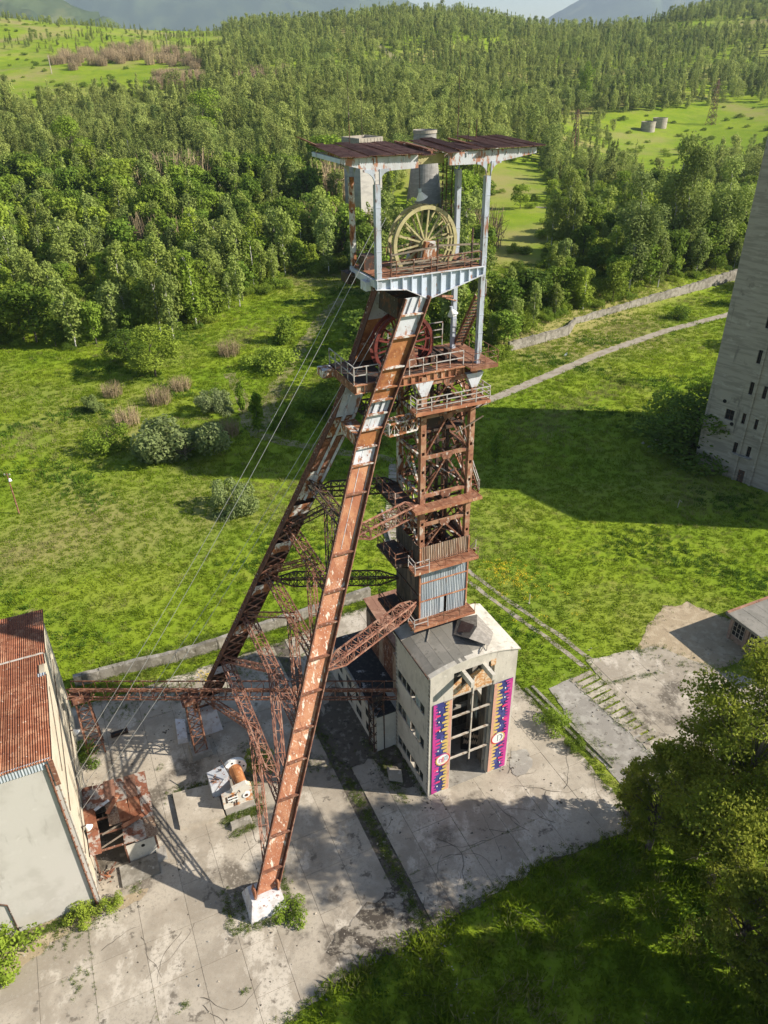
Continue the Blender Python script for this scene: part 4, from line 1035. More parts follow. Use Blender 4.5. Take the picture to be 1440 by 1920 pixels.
# roof: felt strips on a shallow vault, torn tarp
rf = MB(); n = 10
for i in range(n):
    ua, ub = hu0 - .25 + (hu1 - hu0 + .5) * i / n, hu0 - .25 + (hu1 - hu0 + .5) * (i + 1) / n
    rf.hexa([(ua, 41.42, arch(ua) - .22), (ub, 41.42, arch(ub) - .22), (ub, 48.0, arch(ub) - .22), (ua, 48.0, arch(ua) - .22)], [(ua, 41.42, arch(ua) + .02), (ub, 41.42, arch(ub) + .02), (ub, 48.0, arch(ub) + .02), (ua, 48.0, arch(ua) + .02)])
RF = HA.part('roof', rf, WALLF)
for i in range(7):
    ua, ub = hu0 - .28 + .93 * i, hu0 - .28 + .93 * (i + 1) - .02
    vend = 40.92 if i < 5 else 40.92 + .8 * (i - 4)
    w = MB(); dz = .03 + random.uniform(0, .015)
    w.hexa([(ua, vend, arch(ua) + dz), (ub, vend, arch(ub) + dz), (ub, 46.3, arch(ub) + dz), (ua, 46.3, arch(ua) + dz)], [(ua, vend, arch(ua) + dz + .02), (ub, vend, arch(ub) + dz + .02), (ub, 46.3, arch(ub) + dz + .02), (ua, 46.3, arch(ua) + dz + .02)])
    HA.part('felt_strip', w, FELT, RF)
w = MB()
P_ = lambda u, v, z: (u, v, arch(u) + z)
w.add([P_(26.4, 44.2, .12), P_(27.7, 45.8, .35), P_(28.3, 43.4, 1.05), P_(27.0, 42.5, .75)], [(0, 3, 2, 1), (0, 1, 2, 3)])
w.add([P_(27.7, 45.8, .35), P_(29.9, 46.0, .25), P_(30.0, 43.3, .16), P_(29.0, 42.0, .5), P_(28.3, 43.4, 1.05)], [(0, 4, 3, 2, 1), (0, 1, 2, 3, 4)])
w.add([P_(27.0, 42.5, .75), P_(28.3, 43.4, 1.05), P_(29.0, 42.0, .5), P_(28.4, 41.5, .3)], [(0, 1, 2, 3), (3, 2, 1, 0)])
HA.part('torn_felt', w, TARP, RF)
w = MB(); w.add([P_(26.75, 44.2, .26), P_(27.75, 45.2, .50), P_(28.2, 43.7, 1.06), P_(27.4, 43.1, .90)], [(0, 3, 2, 1), (0, 1, 2, 3)]); HA.part('folded_felt', w, TARPR, RF)
w = MB(); w.bar((28.7, 42.2, arch(28) + .3), (27.2, 41.1, arch(27) + .1), .10, .03); w.bar((28.9, 42.5, arch(28) + .35), (28.0, 41.2, arch(28) + .1), .07, .03); HA.part('loose_batten', w, TARP, RF)
w = MB(); w.bar((24.0, 44.7, arch(24) + .1), (24.9, 45.9, arch(25) + .12), .09, .06); HA.part('loose_batten', w, TARP, RF)
w = MB(); w.bar((22.2, 40.95, he + .03), (22.2, 48.0, he + .03), .07, .16); HA.part('eaves_trim', w, DARK, RF)
w = MB()
for i in range(12):
    ua, ub = hu0 - .1 + (hu1 - hu0 + .3) * i / 12, hu0 - .1 + (hu1 - hu0 + .3) * (i + 1) / 12
    w.hexa([(ua, 40.9, arch(ua) - .04), (ub, 40.9, arch(ub) - .04), (ub, 41.4, arch(ub) - .04), (ua, 41.4, arch(ua) - .04)], [(ua, 40.9, arch(ua) + .06), (ub, 40.9, arch(ub) + .06), (ub, 41.4, arch(ub) + .06), (ua, 41.4, arch(ua) + .06)])
HA.part('parapet_coping', w, WALLF, RF)
# graffiti board inside
T = Thing('graffiti_board', 'dark board with beige scrawled lettering inside the hall opening', 'board', 29.0, 43.6, .16)
w = MB(); w.hexa([(28.1, 44.6, .16), (29.9, 43.4, .16), (29.9, 43.5, .16), (28.1, 44.7, .16)], [(28.1, 44.6, 3.0), (29.9, 43.4, 3.0), (29.9, 43.5, 3.0), (28.1, 44.7, 3.0)]); T.part('panel', w, BLACK)
w = MB(); r_ = random.Random(3)
for row, (zc, n) in enumerate(((2.25, 8), (1.35, 8))):
    px = None
    for i in range(n):
        for kx, kz in ((0, -.3), (.4, .34), (.6, -.25), (.9, .2)):
            s = (i + kx) / n; u = 28.25 + 1.5 * s; v = 44.6 - 1.2 * (u - 28.1) / 1.8 - .03; p = (u, v, zc + kz + r_.uniform(-.1, .1))
            if px: w.bar(px, p, .05, .02)
            px = p
T.part('lettering', w, GRAF)

# ---- banners
def banner(u0, u1, flip, label, mark):
    T = Thing('banner', label, 'banner', (u0 + u1) / 2, 40.97, .1, group='dripping paint banners on the hall front')
    U = lambda s: u1 - s * (u1 - u0) if flip else u0 + s * (u1 - u0)     # s=0 outer edge, 1 inner edge
    z0, z1 = .25, 12.0
    N = 24; b = MB(); vs = []
    for j in range(N + 1):
        z = z0 + (z1 - z0) * j / N
        for i in range(5):
            s = i / 4; vs.append((U(s), 40.955 - .025 * sin(j * .9 + i * 1.4), z + (random.uniform(-.12, .12) if j == 0 else 0)))
    fs = []
    for j in range(N):
        for i in range(4):
            q = (5 * j + i, 5 * j + i + 1, 5 * j + i + 6, 5 * j + i + 5); fs.append(q if not flip else q[::-1])
    b.add(vs, fs); T.part('cloth', b, NAVY)
    r = random.Random(5 if flip else 9); V = 40.915
    def outline(nm, base, M, lens, dz, V, round_=True):
        m_ = MB(); z = z0 + .05
        while z < z1 - .05:
            h = dz * r.uniform(.8, 1.2); zt = min(z + h, z1 - .02); L = r.choice(lens); hw = (zt - z) * .31; zc = (z + zt) / 2
            sgn = 1 if base == 0 else -1
            pts = [(base, z), (base, zt)]
            e = .13 if base == 0 else -.16
            pts = [(base, z - .002), (base + e, z - .002)]
            tip = base + sgn * L
            pts += [(tip - sgn * .05, zc - hw)] + [(tip + sgn * .05 * cos(a), zc + hw * sin(a)) for a in (-.9, 0, .9)] + [(tip - sgn * .05, zc + hw)]
            pts += [(base + e, zt), (base, zt)]
            pp = [(U(s), V, zz) for s, zz in pts]
            m_.add(pp, [tuple(range(len(pp)))])
            z = zt
        return T.part(nm, m_, M)
    outline('pink_drips', 0, PINK, [.16, .22, .28, .36, .2], .40, 40.912)
    outline('yellow_drips', 1, BYEL, [.30, .36, .42, .33, .47], .46, 40.909)
    r = random.Random(5 if flip else 9)
    outline('peach_drips', 1, PEACH, [.12, .17, .21, .15], .46, 40.906)
    m_ = MB()
    for i in range(9):
        s, z, q = r.uniform(.30, .5), z0 + .9 + i * 1.22 + r.uniform(-.3, .3), .07
        m_.add([(U(s) + q * cos(a), 40.903, z + q * 1.6 * sin(a)) for a in np.arange(8) * pi / 4], [tuple(range(8))])
    T.part('white_dots', m_, BWHITE)
    m_ = MB()
    for i in range(6):
        s, z = r.uniform(.22, .36), z0 + 1.4 + i * 1.75; m_.add([(U(s - .12), 40.900, z), (U(s + .12), 40.900, z), (U(s + .14), 40.900, z + .1), (U(s + .12), 40.900, z + .22), (U(s - .12), 40.900, z + .22)], [(0, 1, 2, 3, 4)])
    T.part('hot_pink_drips', m_, PINKH)
    # emblem
    cu, cz, R = U(.60) if not flip else U(.56), 4.7, .74
    def disc(nm, R0, R1, V, M, a0=0, a1=2 * pi):
        m_ = MB(); k = 40; vs = []
        for i in range(k + 1):
            a = a0 + (a1 - a0) * i / k
            for rr in (R0, R1): vs.append((cu + rr * cos(a), V, cz + rr * sin(a)))
        m_.add(vs, [(2 * i, 2 * i + 1, 2 * i + 3, 2 * i + 2) for i in range(k)]); return T.part(nm, m_, M, em)
    m_ = MB(); m_.tube((cu, 40.90, cz), (cu, 40.885, cz), R, n=36); em = T.part('emblem', m_, BWHITE)
    yel = (pi * .75, pi * 1.4) if not flip else (-pi * .3, pi * .6)
    disc('yellow_ring', R * .84, R * 1.02, 40.881, BYEL, *yel)
    disc('red_ring', R * .84, R * 1.02, 40.880, BRED if not flip else BRED, yel[1], yel[1] + pi * .9)
    disc('pink_ring', R * .84, R * 1.02, 40.879, PINK, yel[1] + pi * .9, yel[0] + 2 * pi)
    if mark == 'letters':
        for M, x0, x1, za, zb in ((PINK, -.42, -.34, -.3, .18), (PINK, -.34, -.2, .1, .18), (PINK, -.2, -.12, -.3, .18), (BRED, -.05, .08, -.3, .32), (PINK, -.05, .05, -.34, -.28), (BBLUE, .18, .25, -.26, .34), (BBLUE, .25, .40, .26, .34), (BBLUE, .40, .47, -.26, .34), (BYEL, -.3, .3, -.44, -.37)):
            m_ = MB(); m_.box(cu + x0, cu + x1, 40.876, 40.88, cz + za, cz + zb); T.part('emblem_mark', m_, M, em)
    else:
        m_ = MB(); m_.box(cu - .08, cu + .0, 40.876, 40.88, cz - .42, cz + .36); T.part('emblem_mark', m_, BGREY, em)
        m_ = MB(); m_.add([(cu + .12 + .0, 40.878, cz + .38), (cu + .38, 40.878, cz + .34), (cu + .52, 40.878, cz + .08), (cu + .46, 40.878, cz - .2), (cu + .14, 40.878, cz - .46), (cu + .32, 40.878, cz - .1), (cu + .34, 40.878, cz + .15)], [(6, 0, 1), (6, 1, 2), (5, 6, 2), (5, 2, 3), (4, 5, 3)]); T.part('emblem_mark', m_, BGREY, em)
        m_ = MB(); m_.box(cu - .08, cu + .38, 40.874, 40.876, cz + .36, cz + .42); T.part('emblem_mark', m_, BGREY, em)
banner(22.77, 24.62, False, 'magenta and navy paint-drip banner left of the hall opening', 'letters')
banner(28.95, 30.92, True, 'magenta and navy paint-drip banner right of the hall opening', 'stripe')

# ==================================================================== ANNEX BEHIND THE HALL
AN = Thing('annex_block', 'low flat-roofed annex with black torn felt beside the hall', 'building', 21.4, 54, 0)
w = MB(); w.box(20.35, 22.44, 48.0, 60.4, 0, 4.85); w.box(22.44, 29.5, 48.02, 60.39, 0, 4.84); AN.part('wall', w, WALLF)
w = MB(); w.box(20.2, 22.5, 47.95, 60.6, 4.86, 5.02); w.box(22.5, 29.6, 50.9, 60.55, 4.86, 5.02); AN.part('roof', w, FELTB)
w = MB(); w.box(20.15, 20.35, 47.9, 60.6, 4.8, 5.15); AN.part('parapet', w, CONCD)
for v in (49.2, 51.8, 54.4, 57.0):
    for z0_ in (.9, 2.9):
        w = MB(); w.box(20.31, 20.34, v, v + 1.5, z0_, z0_ + 1.1); p = AN.part('window', w, FRAMEW)
        for k in (0, 1):
            q = MB(); q.box(20.295, 20.308, v + .06 + k * .72, v + .70 + k * .72, z0_ + .06, z0_ + 1.04); AN.part('pane', q, GLASS, p)
ST = Thing('shaft_annex', 'rusty sheet-clad tower annex with dark red roof behind the hall', 'building', 25.5, 55, 5)
w = MB(); w.box(23.95, 28.1, 50.72, 58.4, 5.02, 9.6); ST.part('wall', w, DARKSH)
for i in range(7):
    sheet_obj(ST, 'wall_sheet', 1.09, 4.6, BROWN if i % 3 else RUSTSH, (23.92, 58.4 - 1.09 * i, 5.02), (pi / 2, 0, -pi / 2), pitch=.2, amp=.03, trapez=True)
for i in range(5):
    w = MB(); ua = 23.7 + .92 * i
    w.hexa([(ua, 50.72, 10.4), (ua + .9, 50.72, 10.4), (ua + .9, 58.7, 10.9), (ua, 58.7, 10.9)], [(ua, 50.72, 10.46), (ua + .9, 50.72, 10.46), (ua + .9, 58.7, 10.96), (ua, 58.7, 10.96)]); ST.part('roof_sheet', w, CORRD)
w = MB(); w.hexa([(23.95, 50.72, 9.6), (28.1, 50.72, 9.6), (28.1, 58.4, 9.6), (23.95, 58.4, 9.6)], [(23.95, 50.72, 10.4), (28.1, 50.72, 10.4), (28.1, 58.4, 10.88), (23.95, 58.4, 10.88)]); ST.part('gable', w, DARK)
w = MB(); w.box(23.3, 24.2, 48.3, 50.4, 4.9, 10.2); ST.part('duct_casing', w, RUSTSH)
w = MB(); w.box(23.27, 23.30, 49.1, 49.6, 7.0, 9.4); ST.part('vent_opening', w, BLACK)

# ==================================================================== WINDING HOUSE (left)
WH = Thing('winding_house', 'tall pale winding house with rusty corrugated roof', 'building', -13, 55, 0)
bu0, bu1, bv0, bv1 = -20.5, -7.15, 43.5, 66.0
w = MB(); w.box(bu0, bu1, bv0, bv0 + .4, 0, 17.3); WH.part('front_wall', w, WALLW)
def wz(v): return 17.2 - (v - bv0) * (17.2 - 14.4) / (bv1 - bv0)
# right wall with window openings
ws = [(47.6, 48.7, 2.6, 6.2), (50.2, 51.5, 3.2, 8.6), (56.2, 57.2, 6.5, 8.6), (59.2, 60.6, 6.5, 10.6)]
w = MB(); cuts = sorted(set([bv0 + .401] + [q for s in ws for q in s[:2]] + [bv1]))
for a, b in zip(cuts[:-1], cuts[1:]):
    op = [s for s in ws if s[0] <= a + 1e-6 and s[1] >= b - 1e-6]
    def seg(z0_, z1a, z1b): w.hexa([(bu1 - .4, a, z0_), (bu1, a, z0_), (bu1, b, z0_), (bu1 - .4, b, z0_)], [(bu1 - .4, a, z1a), (bu1, a, z1a), (bu1, b, z1b), (bu1 - .4, b, z1b)])
    if op: seg(0, op[0][2], op[0][2]); seg(op[0][3], wz(a), wz(b))
    else: seg(0, wz(a), wz(b))
WH.part('side_wall', w, WALLC)
for s in ws:
    f = MB(); f.box(bu1 - .26, bu1 - .18, s[0], s[1], s[2], s[2] + .07); f.box(bu1 - .26, bu1 - .18, s[0], s[1], s[3] - .07, s[3]); f.box(bu1 - .26, bu1 - .18, (s[0] + s[1]) / 2 - .04, (s[0] + s[1]) / 2 + .04, s[2], s[3])
    for zz in np.arange(s[2] + .7, s[3] - .3, .75): f.box(bu1 - .255, bu1 - .185, s[0], s[1], zz, zz + .05)
    fr = WH.part('window', f, DARK)
    g = MB(); g.box(bu1 - .225, bu1 - .215, s[0], s[1], s[2], s[3]); WH.part('pane', g, GLASS, fr)
w = MB(); w.box(bu0, bu1 - .4, bv1 - .4, bv1, 0, 14.3); w.box(bu0, bu0 + .4, bv0 + .4, bv1 - .4, 0, 14.3); WH.part('rear_wall', w, WALLC)
w = MB(); w.hexa([(bu0, bv0 + .4, wz(bv0) - .5), (bu1 - .41, bv0 + .4, wz(bv0) - .5), (bu1 - .41, bv1, wz(bv1) - .3), (bu0, bv1, wz(bv1) - .3)], [(bu0, bv0 + .4, wz(bv0) - .1), (bu1 - .41, bv0 + .4, wz(bv0) - .1), (bu1 - .41, bv1, wz(bv1)), (bu0, bv1, wz(bv1))]); WH.part('roof_deck', w, DARK)
# plinth, cornice, drain pipe, lines on the wall
w = MB(); w.box(bu1 + .003, bu1 + .09, bv0 + .1, bv1 - .2, 0, .5); WH.part('plinth', w, CONCD)
w = MB(); w.tube((bu1 - .25, bv0 - .14, .3), (bu1 - .25, bv0 - .14, 17.2), .075, n=10); w.tube((bu1 - .25, bv0 - .14, .35), (bu1 - .05, bv0 - .45, .12), .09, n=10); WH.part('drain_pipe', w, BROWN)
w = MB(); w.tube((bu1 + .1, bv0 + .12, .2), (bu1 + .1, bv0 + .12, 17.0), .07, n=10); WH.part('drain_pipe', w, FRAMEW)
w = MB()
for z in np.arange(1, 17, 1.1): w.box(bu1 - .36, bu1 - .12, bv0 - .10, bv0 - .003, z, z + .05)
WH.part('pipe_clips', w, BROWN)
w = MB(); w.tube((-13.3, bv0 - .1, .4), (-13.3, bv0 - .1, 4.0), .05, n=8); w.tube((-13.3, bv0 - .1, 4.0), (-14.6, bv0 - .1, 5.3), .05, n=8); WH.part('cable_conduit', w, DARK)
w = MB(); w.tube((bu1 + .07, bv0 + 1, 10.6), (bu1 + .07, 63, 10.9), .035, n=6); w.tube((bu1 + .07, bv0 + 1, 5.2), (bu1 + .07, 63, 5.0), .03, n=6); w.tube((bu1 + .07, 47, 12.4), (bu1 + .07, 55, 14.4), .03, n=6); WH.part('wall_cable', w, DARK)
# sheets
ang = atan2(17.6 - 14.75, bv1 - bv0 + .5)
rows = [(0, 3.9), (3.7, 3.9), (7.4, 3.9), (11.1, 3.9), (14.8, 3.9), (18.5, 4.5)]
rz = lambda s: 17.62 - s * sin(ang)
for i in range(13):
    for j, (s0, L) in enumerate(rows):
        if i == 0 and j == 3: continue
        u = bu1 + .25 - 1.03 * (i + 1)
        sheet_obj(WH, 'roof_sheet', 1.06, L, CORR, (u, bv0 - .25 + s0 * cos(ang), rz(s0) + (.03 if j % 2 else .0) + random.uniform(0, .015)), (-ang + random.uniform(-.004, .004), random.uniform(-.006, .006), random.uniform(-.006, .006)), pitch=.19, amp=.04)
sheet_obj(WH, 'roof_sheet', .4, 3.9, CORR, (bu1 - .8, bv0 - .25 + 11.1 * cos(ang), rz(11.1) + .03), (-ang, 0, 0), pitch=.19, amp=.04)
sheet_obj(WH, 'roof_sheet', .62, 1.9, CORR, (bu1 - .4, bv0 - .25 + 13.0 * cos(ang), rz(13.0) + .03), (-ang, 0, .05), pitch=.19, amp=.04)
sheet_obj(WH, 'roof_sheet', .62, .5, GALV, (bu1 - .42, bv0 - .25 + 11.1 * cos(ang), rz(11.1) + .05), (-ang, 0, .03), pitch=.19, amp=.04)
for i in range(13):
    u = bu1 + .2 - 1.03 * (i + 1)
    sheet_obj(WH, 'fascia_sheet', 1.03, .95, GALV, (u, bv0 - .08, 16.72), (pi / 2 - .05, 0, 0), pitch=.19, amp=.03)
w = MB(); s = 14.75; w.box(bu0, bu1 + .1, bv0 - .35 + s * cos(ang), bv0 - .15 + s * cos(ang), rz(s) + .07, rz(s) + .11); WH.part('roof_strap', w, FRAMEW)
w = MB(); w.box(bu1 - .05, bu1 + .28, bv0 - .2, bv0 - .16, 14.9, 17.5); WH.part('verge_board', w, BROWN)

# hoist ropes down to the winding house
for k, (a, b, nm) in enumerate((((22.0, 48.85, 51.0), (-7.0, 52.2, 7.8), 1), ((22.0, 47.95, 51.0), (-7.0, 50.2, 7.6), 2), ((21.4, 48.8, 43.4), (-7.0, 51.6, 4.6), 3), ((21.4, 48.0, 43.4), (-7.0, 49.8, 4.4), 4))):
    T = Thing('hoist_rope', ('thin steel rope from the upper wheel to the winding house, ' if k < 2 else 'thin steel rope from the lower wheel to the winding house, ') + ('far one of two' if k % 2 == 0 else 'near one of two'), 'rope', a[0], a[1], a[2], group='hoist ropes')
    n = 24; m_ = MB(); A = Vector(a); B = Vector(b)
    for i in range(n):
        q = lambda t: A.lerp(B, t) - Vector((0, 0, 1.1 * 4 * t * (1 - t)))
        m_.tube(q(i / n), q((i + 1) / n), .019, n=5, cap=False)
    o = bpy.data.objects.new('strand', m_.mesh('strand', CABLE, T.off)); link(o, T.o)

# ==================================================================== SHED, WINCH, BRIDGE
SH = Thing('lean_to_shed', 'collapsing rusty corrugated lean-to against the winding house', 'shed', -4.3, 49.5, 0)
def sz(u, v): return 2.9 - .09 * (u + 6.9) + .02 * (v - 46)
for u, v in ((-6.8, 46.2), (-1.75, 46.1), (-4.3, 46.1), (-1.75, 52.6), (-4.2, 52.6), (-6.8, 52.6), (-1.75, 49.4)):
    w = MB(); w.box(u - .07, u + .07, v - .07, v + .07, 0, sz(u, v) - .05); SH.part('post', w, BROWN)
for v in (46.15, 47.8, 49.4, 51.2, 52.6):
    w = MB(); w.bar((-7.0, v, sz(-7, v) - .04), (-1.65, v, sz(-1.65, v) - .04), .12, .14); SH.part('rafter', w, BROWN)
w = MB(); w.box(-4.25, -1.85, 46.05, 46.12, .1, 2.3); SH.part('front_wall', w, WALLF)
w = MB(); w.tube((-2.9, 46.0, 1.7), (-2.9, 46.06, 1.7), .16, n=12); SH.part('round_vent', w, BLACK)
w = MB(); w.box(-1.80, -1.72, 46.2, 52.5, .1, 2.2); w.box(-6.9, -1.8, 52.55, 52.62, .1, 2.3); w.box(-4.32, -4.26, 46.2, 50, .1, 2.3); SH.part('side_wall', w, DARKSH)
cfg = []
for i in range(6):
    for j, (v0_, L) in enumerate(((45.9, 2.6), (48.2, 2.7), (50.6, 2.6))):
        if i in (1, 2) and j in (0,): continue
        if i == 1 and j == 1: continue
        cfg.append((i, j, v0_, L))
r_ = random.Random(12)
for i, j, v0_, L in cfg:
    u = -7.05 + .92 * i
    M = r_.choice([PATCH, CORR, CORR, PATCH, RUSTSH]) if j < 2 else r_.choice([CORRD, PATCH, CORR, CORRD])
    sheet_obj(SH, 'roof_sheet', .95, L, M, (u, v0_ + r_.uniform(-.15, .15), sz(u, v0_) + .07 + .04 * j + r_.uniform(0, .03)), (.01, .09 + r_.uniform(-.02, .02), r_.uniform(-.05, .05)), pitch=.09, amp=.02)
for a, b, M in (((-6.2, 50.3, 3.15), (-4.9, 50.9, 3.1), WHITER), ((-5.2, 49.4, 3.2), (-4.1, 51.1, 3.15), CORR), ((-4.2, 47.6, 3.05), (-2.3, 48.2, 2.9), CORR)):
    w = MB(); w.bar(a, b, .42 if M is CORR else .3, .03); SH.part('loose_sheet', w, M)
w = MB(); w.bar((-5.9, 47.6, 2.95), (-4.2, 48.1, 2.9), .14, .08); w.bar((-6.3, 46.3, 2.85), (-4.2, 47.0, 2.85), .1, .1); SH.part('broken_rafter', w, WOODG)
w = MB(); w.box(-6.9, -4.4, 46.3, 52.4, .09, .13); SH.part('floor', w, DSOIL)
T = Thing('concrete_step', 'yellowish concrete step in front of the lean-to shed', 'step', -3.6, 44.9, 0)
w = MB(); w.box(-5.2, -2.0, 43.9, 45.9, .05, .28); T.part('slab', w, OLDC); w = MB(); w.box(-2.0, -1.2, 45.0, 46.2, .05, .55); T.part('side_block', w, CONCD)
T = Thing('scrap_pile', 'pile of rusty scrap beside the lean-to shed', 'scrap', -6.3, 45.4, .09)
for i in range(14):
    w = MB(); a = Vector((random.uniform(-6.7, -5.8), random.uniform(44.9, 46.0), .12 + random.uniform(0, .4))); w.bar(a, a + Vector((random.uniform(-.5, .6), random.uniform(-.5, .6), random.uniform(-.05, .35))), .12, .05); T.part('scrap_piece', w, random.choice([BROWN, ORANGE, PATCH]))
T = Thing('wall_floodlight', 'white floodlight on the winding house wall above the shed', 'lamp', -6.9, 46.9, 5.2)
w = MB(); w.tube((-6.75, 46.9, 5.6), (-6.5, 46.8, 5.25), .10, .34, n=14); T.part('shade', w, LAMPW); w = MB(); w.bar((-7.1, 46.9, 5.6), (-6.75, 46.9, 5.6), .07); T.part('arm', w, DARK)
T = Thing('wall_floodlight', 'white floodlight on the winding house wall above the trestle', 'lamp', -6.9, 58.4, 5.2)
w = MB(); w.tube((-6.75, 58.4, 5.6), (-6.5, 58.3, 5.2), .10, .34, n=14); T.part('shade', w, LAMPW); w = MB(); w.bar((-7.1, 58.4, 5.6), (-6.75, 58.4, 5.6), .07); T.part('arm', w, DARK)
T = Thing('drain_pot', 'small round concrete drain pot at the winding house corner', 'drain', -6.75, 42.9, .05)
w = MB(); w.tube((-6.75, 42.9, .05), (-6.75, 42.9, .4), .2, n=14); T.part('pot', w, WALLF); w = MB(); w.tube((-6.75, 42.9, .401), (-6.75, 42.9, .405), .14, n=14); T.part('opening', w, BLACK)

# old winch on its pad
T = Thing('machine_pad', 'long raised concrete machine pad under the leaning legs', 'plinth', 2.3, 49.4, .05)
w = MB(); w.hexa([(.35, 47.4, .05), (4.5, 46.9, .05), (4.6, 51.0, .05), (.45, 51.6, .05)], [(.4, 47.5, .45), (4.4, 47.0, .45), (4.5, 50.9, .45), (.5, 51.5, .45)]); T.part('slab', w, CONC)
w = MB(); w.hexa([(4.61, 47.0, .05), (7.4, 47.0, .05), (7.4, 51.3, .05), (4.61, 51.3, .05)], [(4.61, 47.1, .4), (7.3, 47.1, .4), (7.3, 51.2, .4), (4.61, 51.2, .4)]); T.part('slab', w, CONCD)
w = MB(); w.hexa([(4.6, 45.3, .05), (6.6, 45.3, .05), (6.6, 46.1, .05), (4.6, 46.1, .05)], [(4.7, 45.4, .5), (6.5, 45.4, .5), (6.5, 46.0, .5), (4.7, 46.0, .5)]); T.part('kerb_block', w, OLDC)
T = Thing('old_winch', 'white and orange rusted winch with drum on the machine pad', 'winch', 5.9, 49.2, .4)
w = MB(); w.poly_prism([(4.55, 47.6, .4), (7.3, 47.6, .4), (7.35, 47.6, 2.3), (6.9, 47.6, 2.75), (5.6, 47.6, 2.55), (5.4, 47.6, 2.2), (4.55, 47.6, 2.0)], (0, .5, 0)); T.part('front_housing', w, mat('orange_white_housing', (0.60, 0.57, 0.50), [((0.46, 0.19, 0.06), (1.0, 1, 1.0), .50, .60, 7), ((0.55, 0.46, 0.36), 3, .5, .65, 6)], bump=.15))
fw = MB()
for a, b, c, d in ((4.85, 4.97, 1.15, 1.95), (5.1, 5.22, 1.15, 1.95), (4.97, 5.1, 1.5, 1.62), (5.3, 5.42, 1.0, 2.0), (5.42, 5.75, 1.88, 2.0), (5.42, 5.75, 1.45, 1.57), (5.75, 5.87, 1.0, 2.0), (5.5, 5.62, .45, 1.0), (5.72, 5.84, .45, 1.0)): fw.box(a, b, 47.56, 47.597, c, d)
T.part('housing_slots', fw, DARK)
w = MB(); w.box(5.0, 5.95, 47.52, 47.555, 1.62, 1.75); w.box(5.0, 5.95, 47.52, 47.555, 1.25, 1.38); T.part('cover_bars', w, BWHITE)
w = MB(); w.tube((6.75, 47.52, 1.4), (6.75, 47.595, 1.4), .36, n=20); T.part('bearing_cover', w, LAMPW); w = MB(); w.tube((6.75, 47.49, 1.4), (6.75, 47.518, 1.4), .16, n=14); T.part('bearing_eye', w, DARK)
w = MB(); w.tube((6.5, 48.1, 1.9), (6.5, 50.5, 1.9), .62, n=22); T.part('drum', w, ORANGE)
w = MB(); w.tube((6.5, 50.5, 1.9), (6.5, 50.85, 1.9), 1.15, n=28); fl = T.part('drum_flange', w, LAMPW)
for i in range(7):
    a = 2 * pi * i / 7; w = MB(); w.tube((6.5 + .85 * cos(a), 50.48, 1.9 + .85 * sin(a)), (6.5 + .85 * cos(a), 50.497, 1.9 + .85 * sin(a)), .11, n=8); T.part('flange_hole', w, BLACK, fl)
w = MB(); w.hexa([(3.9, 49.3, .4), (5.7, 49.3, .4), (5.7, 51.0, .4), (3.9, 51.0, .4)], [(3.9, 49.2, 2.1), (5.7, 49.4, 2.5), (5.7, 51.0, 2.5), (3.9, 51.0, 2.1)]); T.part('gear_case', w, WHITER)
w = MB()
for i in range(9):
    a = Vector((random.uniform(4.1, 5.4), random.uniform(49.5, 50.8), 2.3)); w.bar(a, a + Vector((random.uniform(-.4, .5), random.uniform(-.4, .4), random.uniform(.0, .25))), .1, .07)
T.part('gear_fittings', w, DARK)
w = MB(); w.tube((5.35, 50.6, 3.6), (6.2, 47.4, 2.2), .05, n=6); T.part('lever', w, DARK)

# gangway bridge
BZ = 7.75
ba, bb = Vector((-6.3, 61.2, BZ)), Vector((22.35, 47.6, BZ))
BR = Thing('gangway_bridge', 'long rusty lattice gangway bridge between winding house and hall', 'bridge', 8, 54.4, 0)
d_ = (bb - ba).normalized(); nn = Vector((-d_.y, d_.x, 0)); Lb = (bb - ba).length
for s in (-1, 1):
    w = MB()
    for z in (-.35, 0, 1.0): w.bar(ba + nn * s * .55 + Vector((0, 0, z)), bb + nn * s * .55 + Vector((0, 0, z)), .10, .10)
    tr = BR.part('side_truss', w, BROWN)
    n = int(Lb / 1.15); w = MB()
    for i in range(n + 1):
        p = ba + d_ * (Lb * i / n) + nn * s * .55; w.bar(p + Vector((0, 0, -.35)), p + Vector((0, 0, 1.0)), .06)
        if i < n: w.bar(p + Vector((0, 0, -.35)), ba + d_ * (Lb * (i + 1) / n) + nn * s * .55 + Vector((0, 0, 1.0 if i % 2 else .0)), .05)
    BR.part('truss_web', w, PINKR if s < 0 else BROWN, tr)
w = MB()
n = int(Lb / 1.15)
for i in range(n + 1): p = ba + d_ * (Lb * i / n); w.bar(p - nn * .9, p + nn * .6, .07, .1)
BR.part('cross_bearers', w, BROWN)
w = MB(); w.tube(ba + Vector((0, 0, .35)), bb + Vector((0, 0, .35)), .2, n=10); BR.part('pipe', w, BROWN)
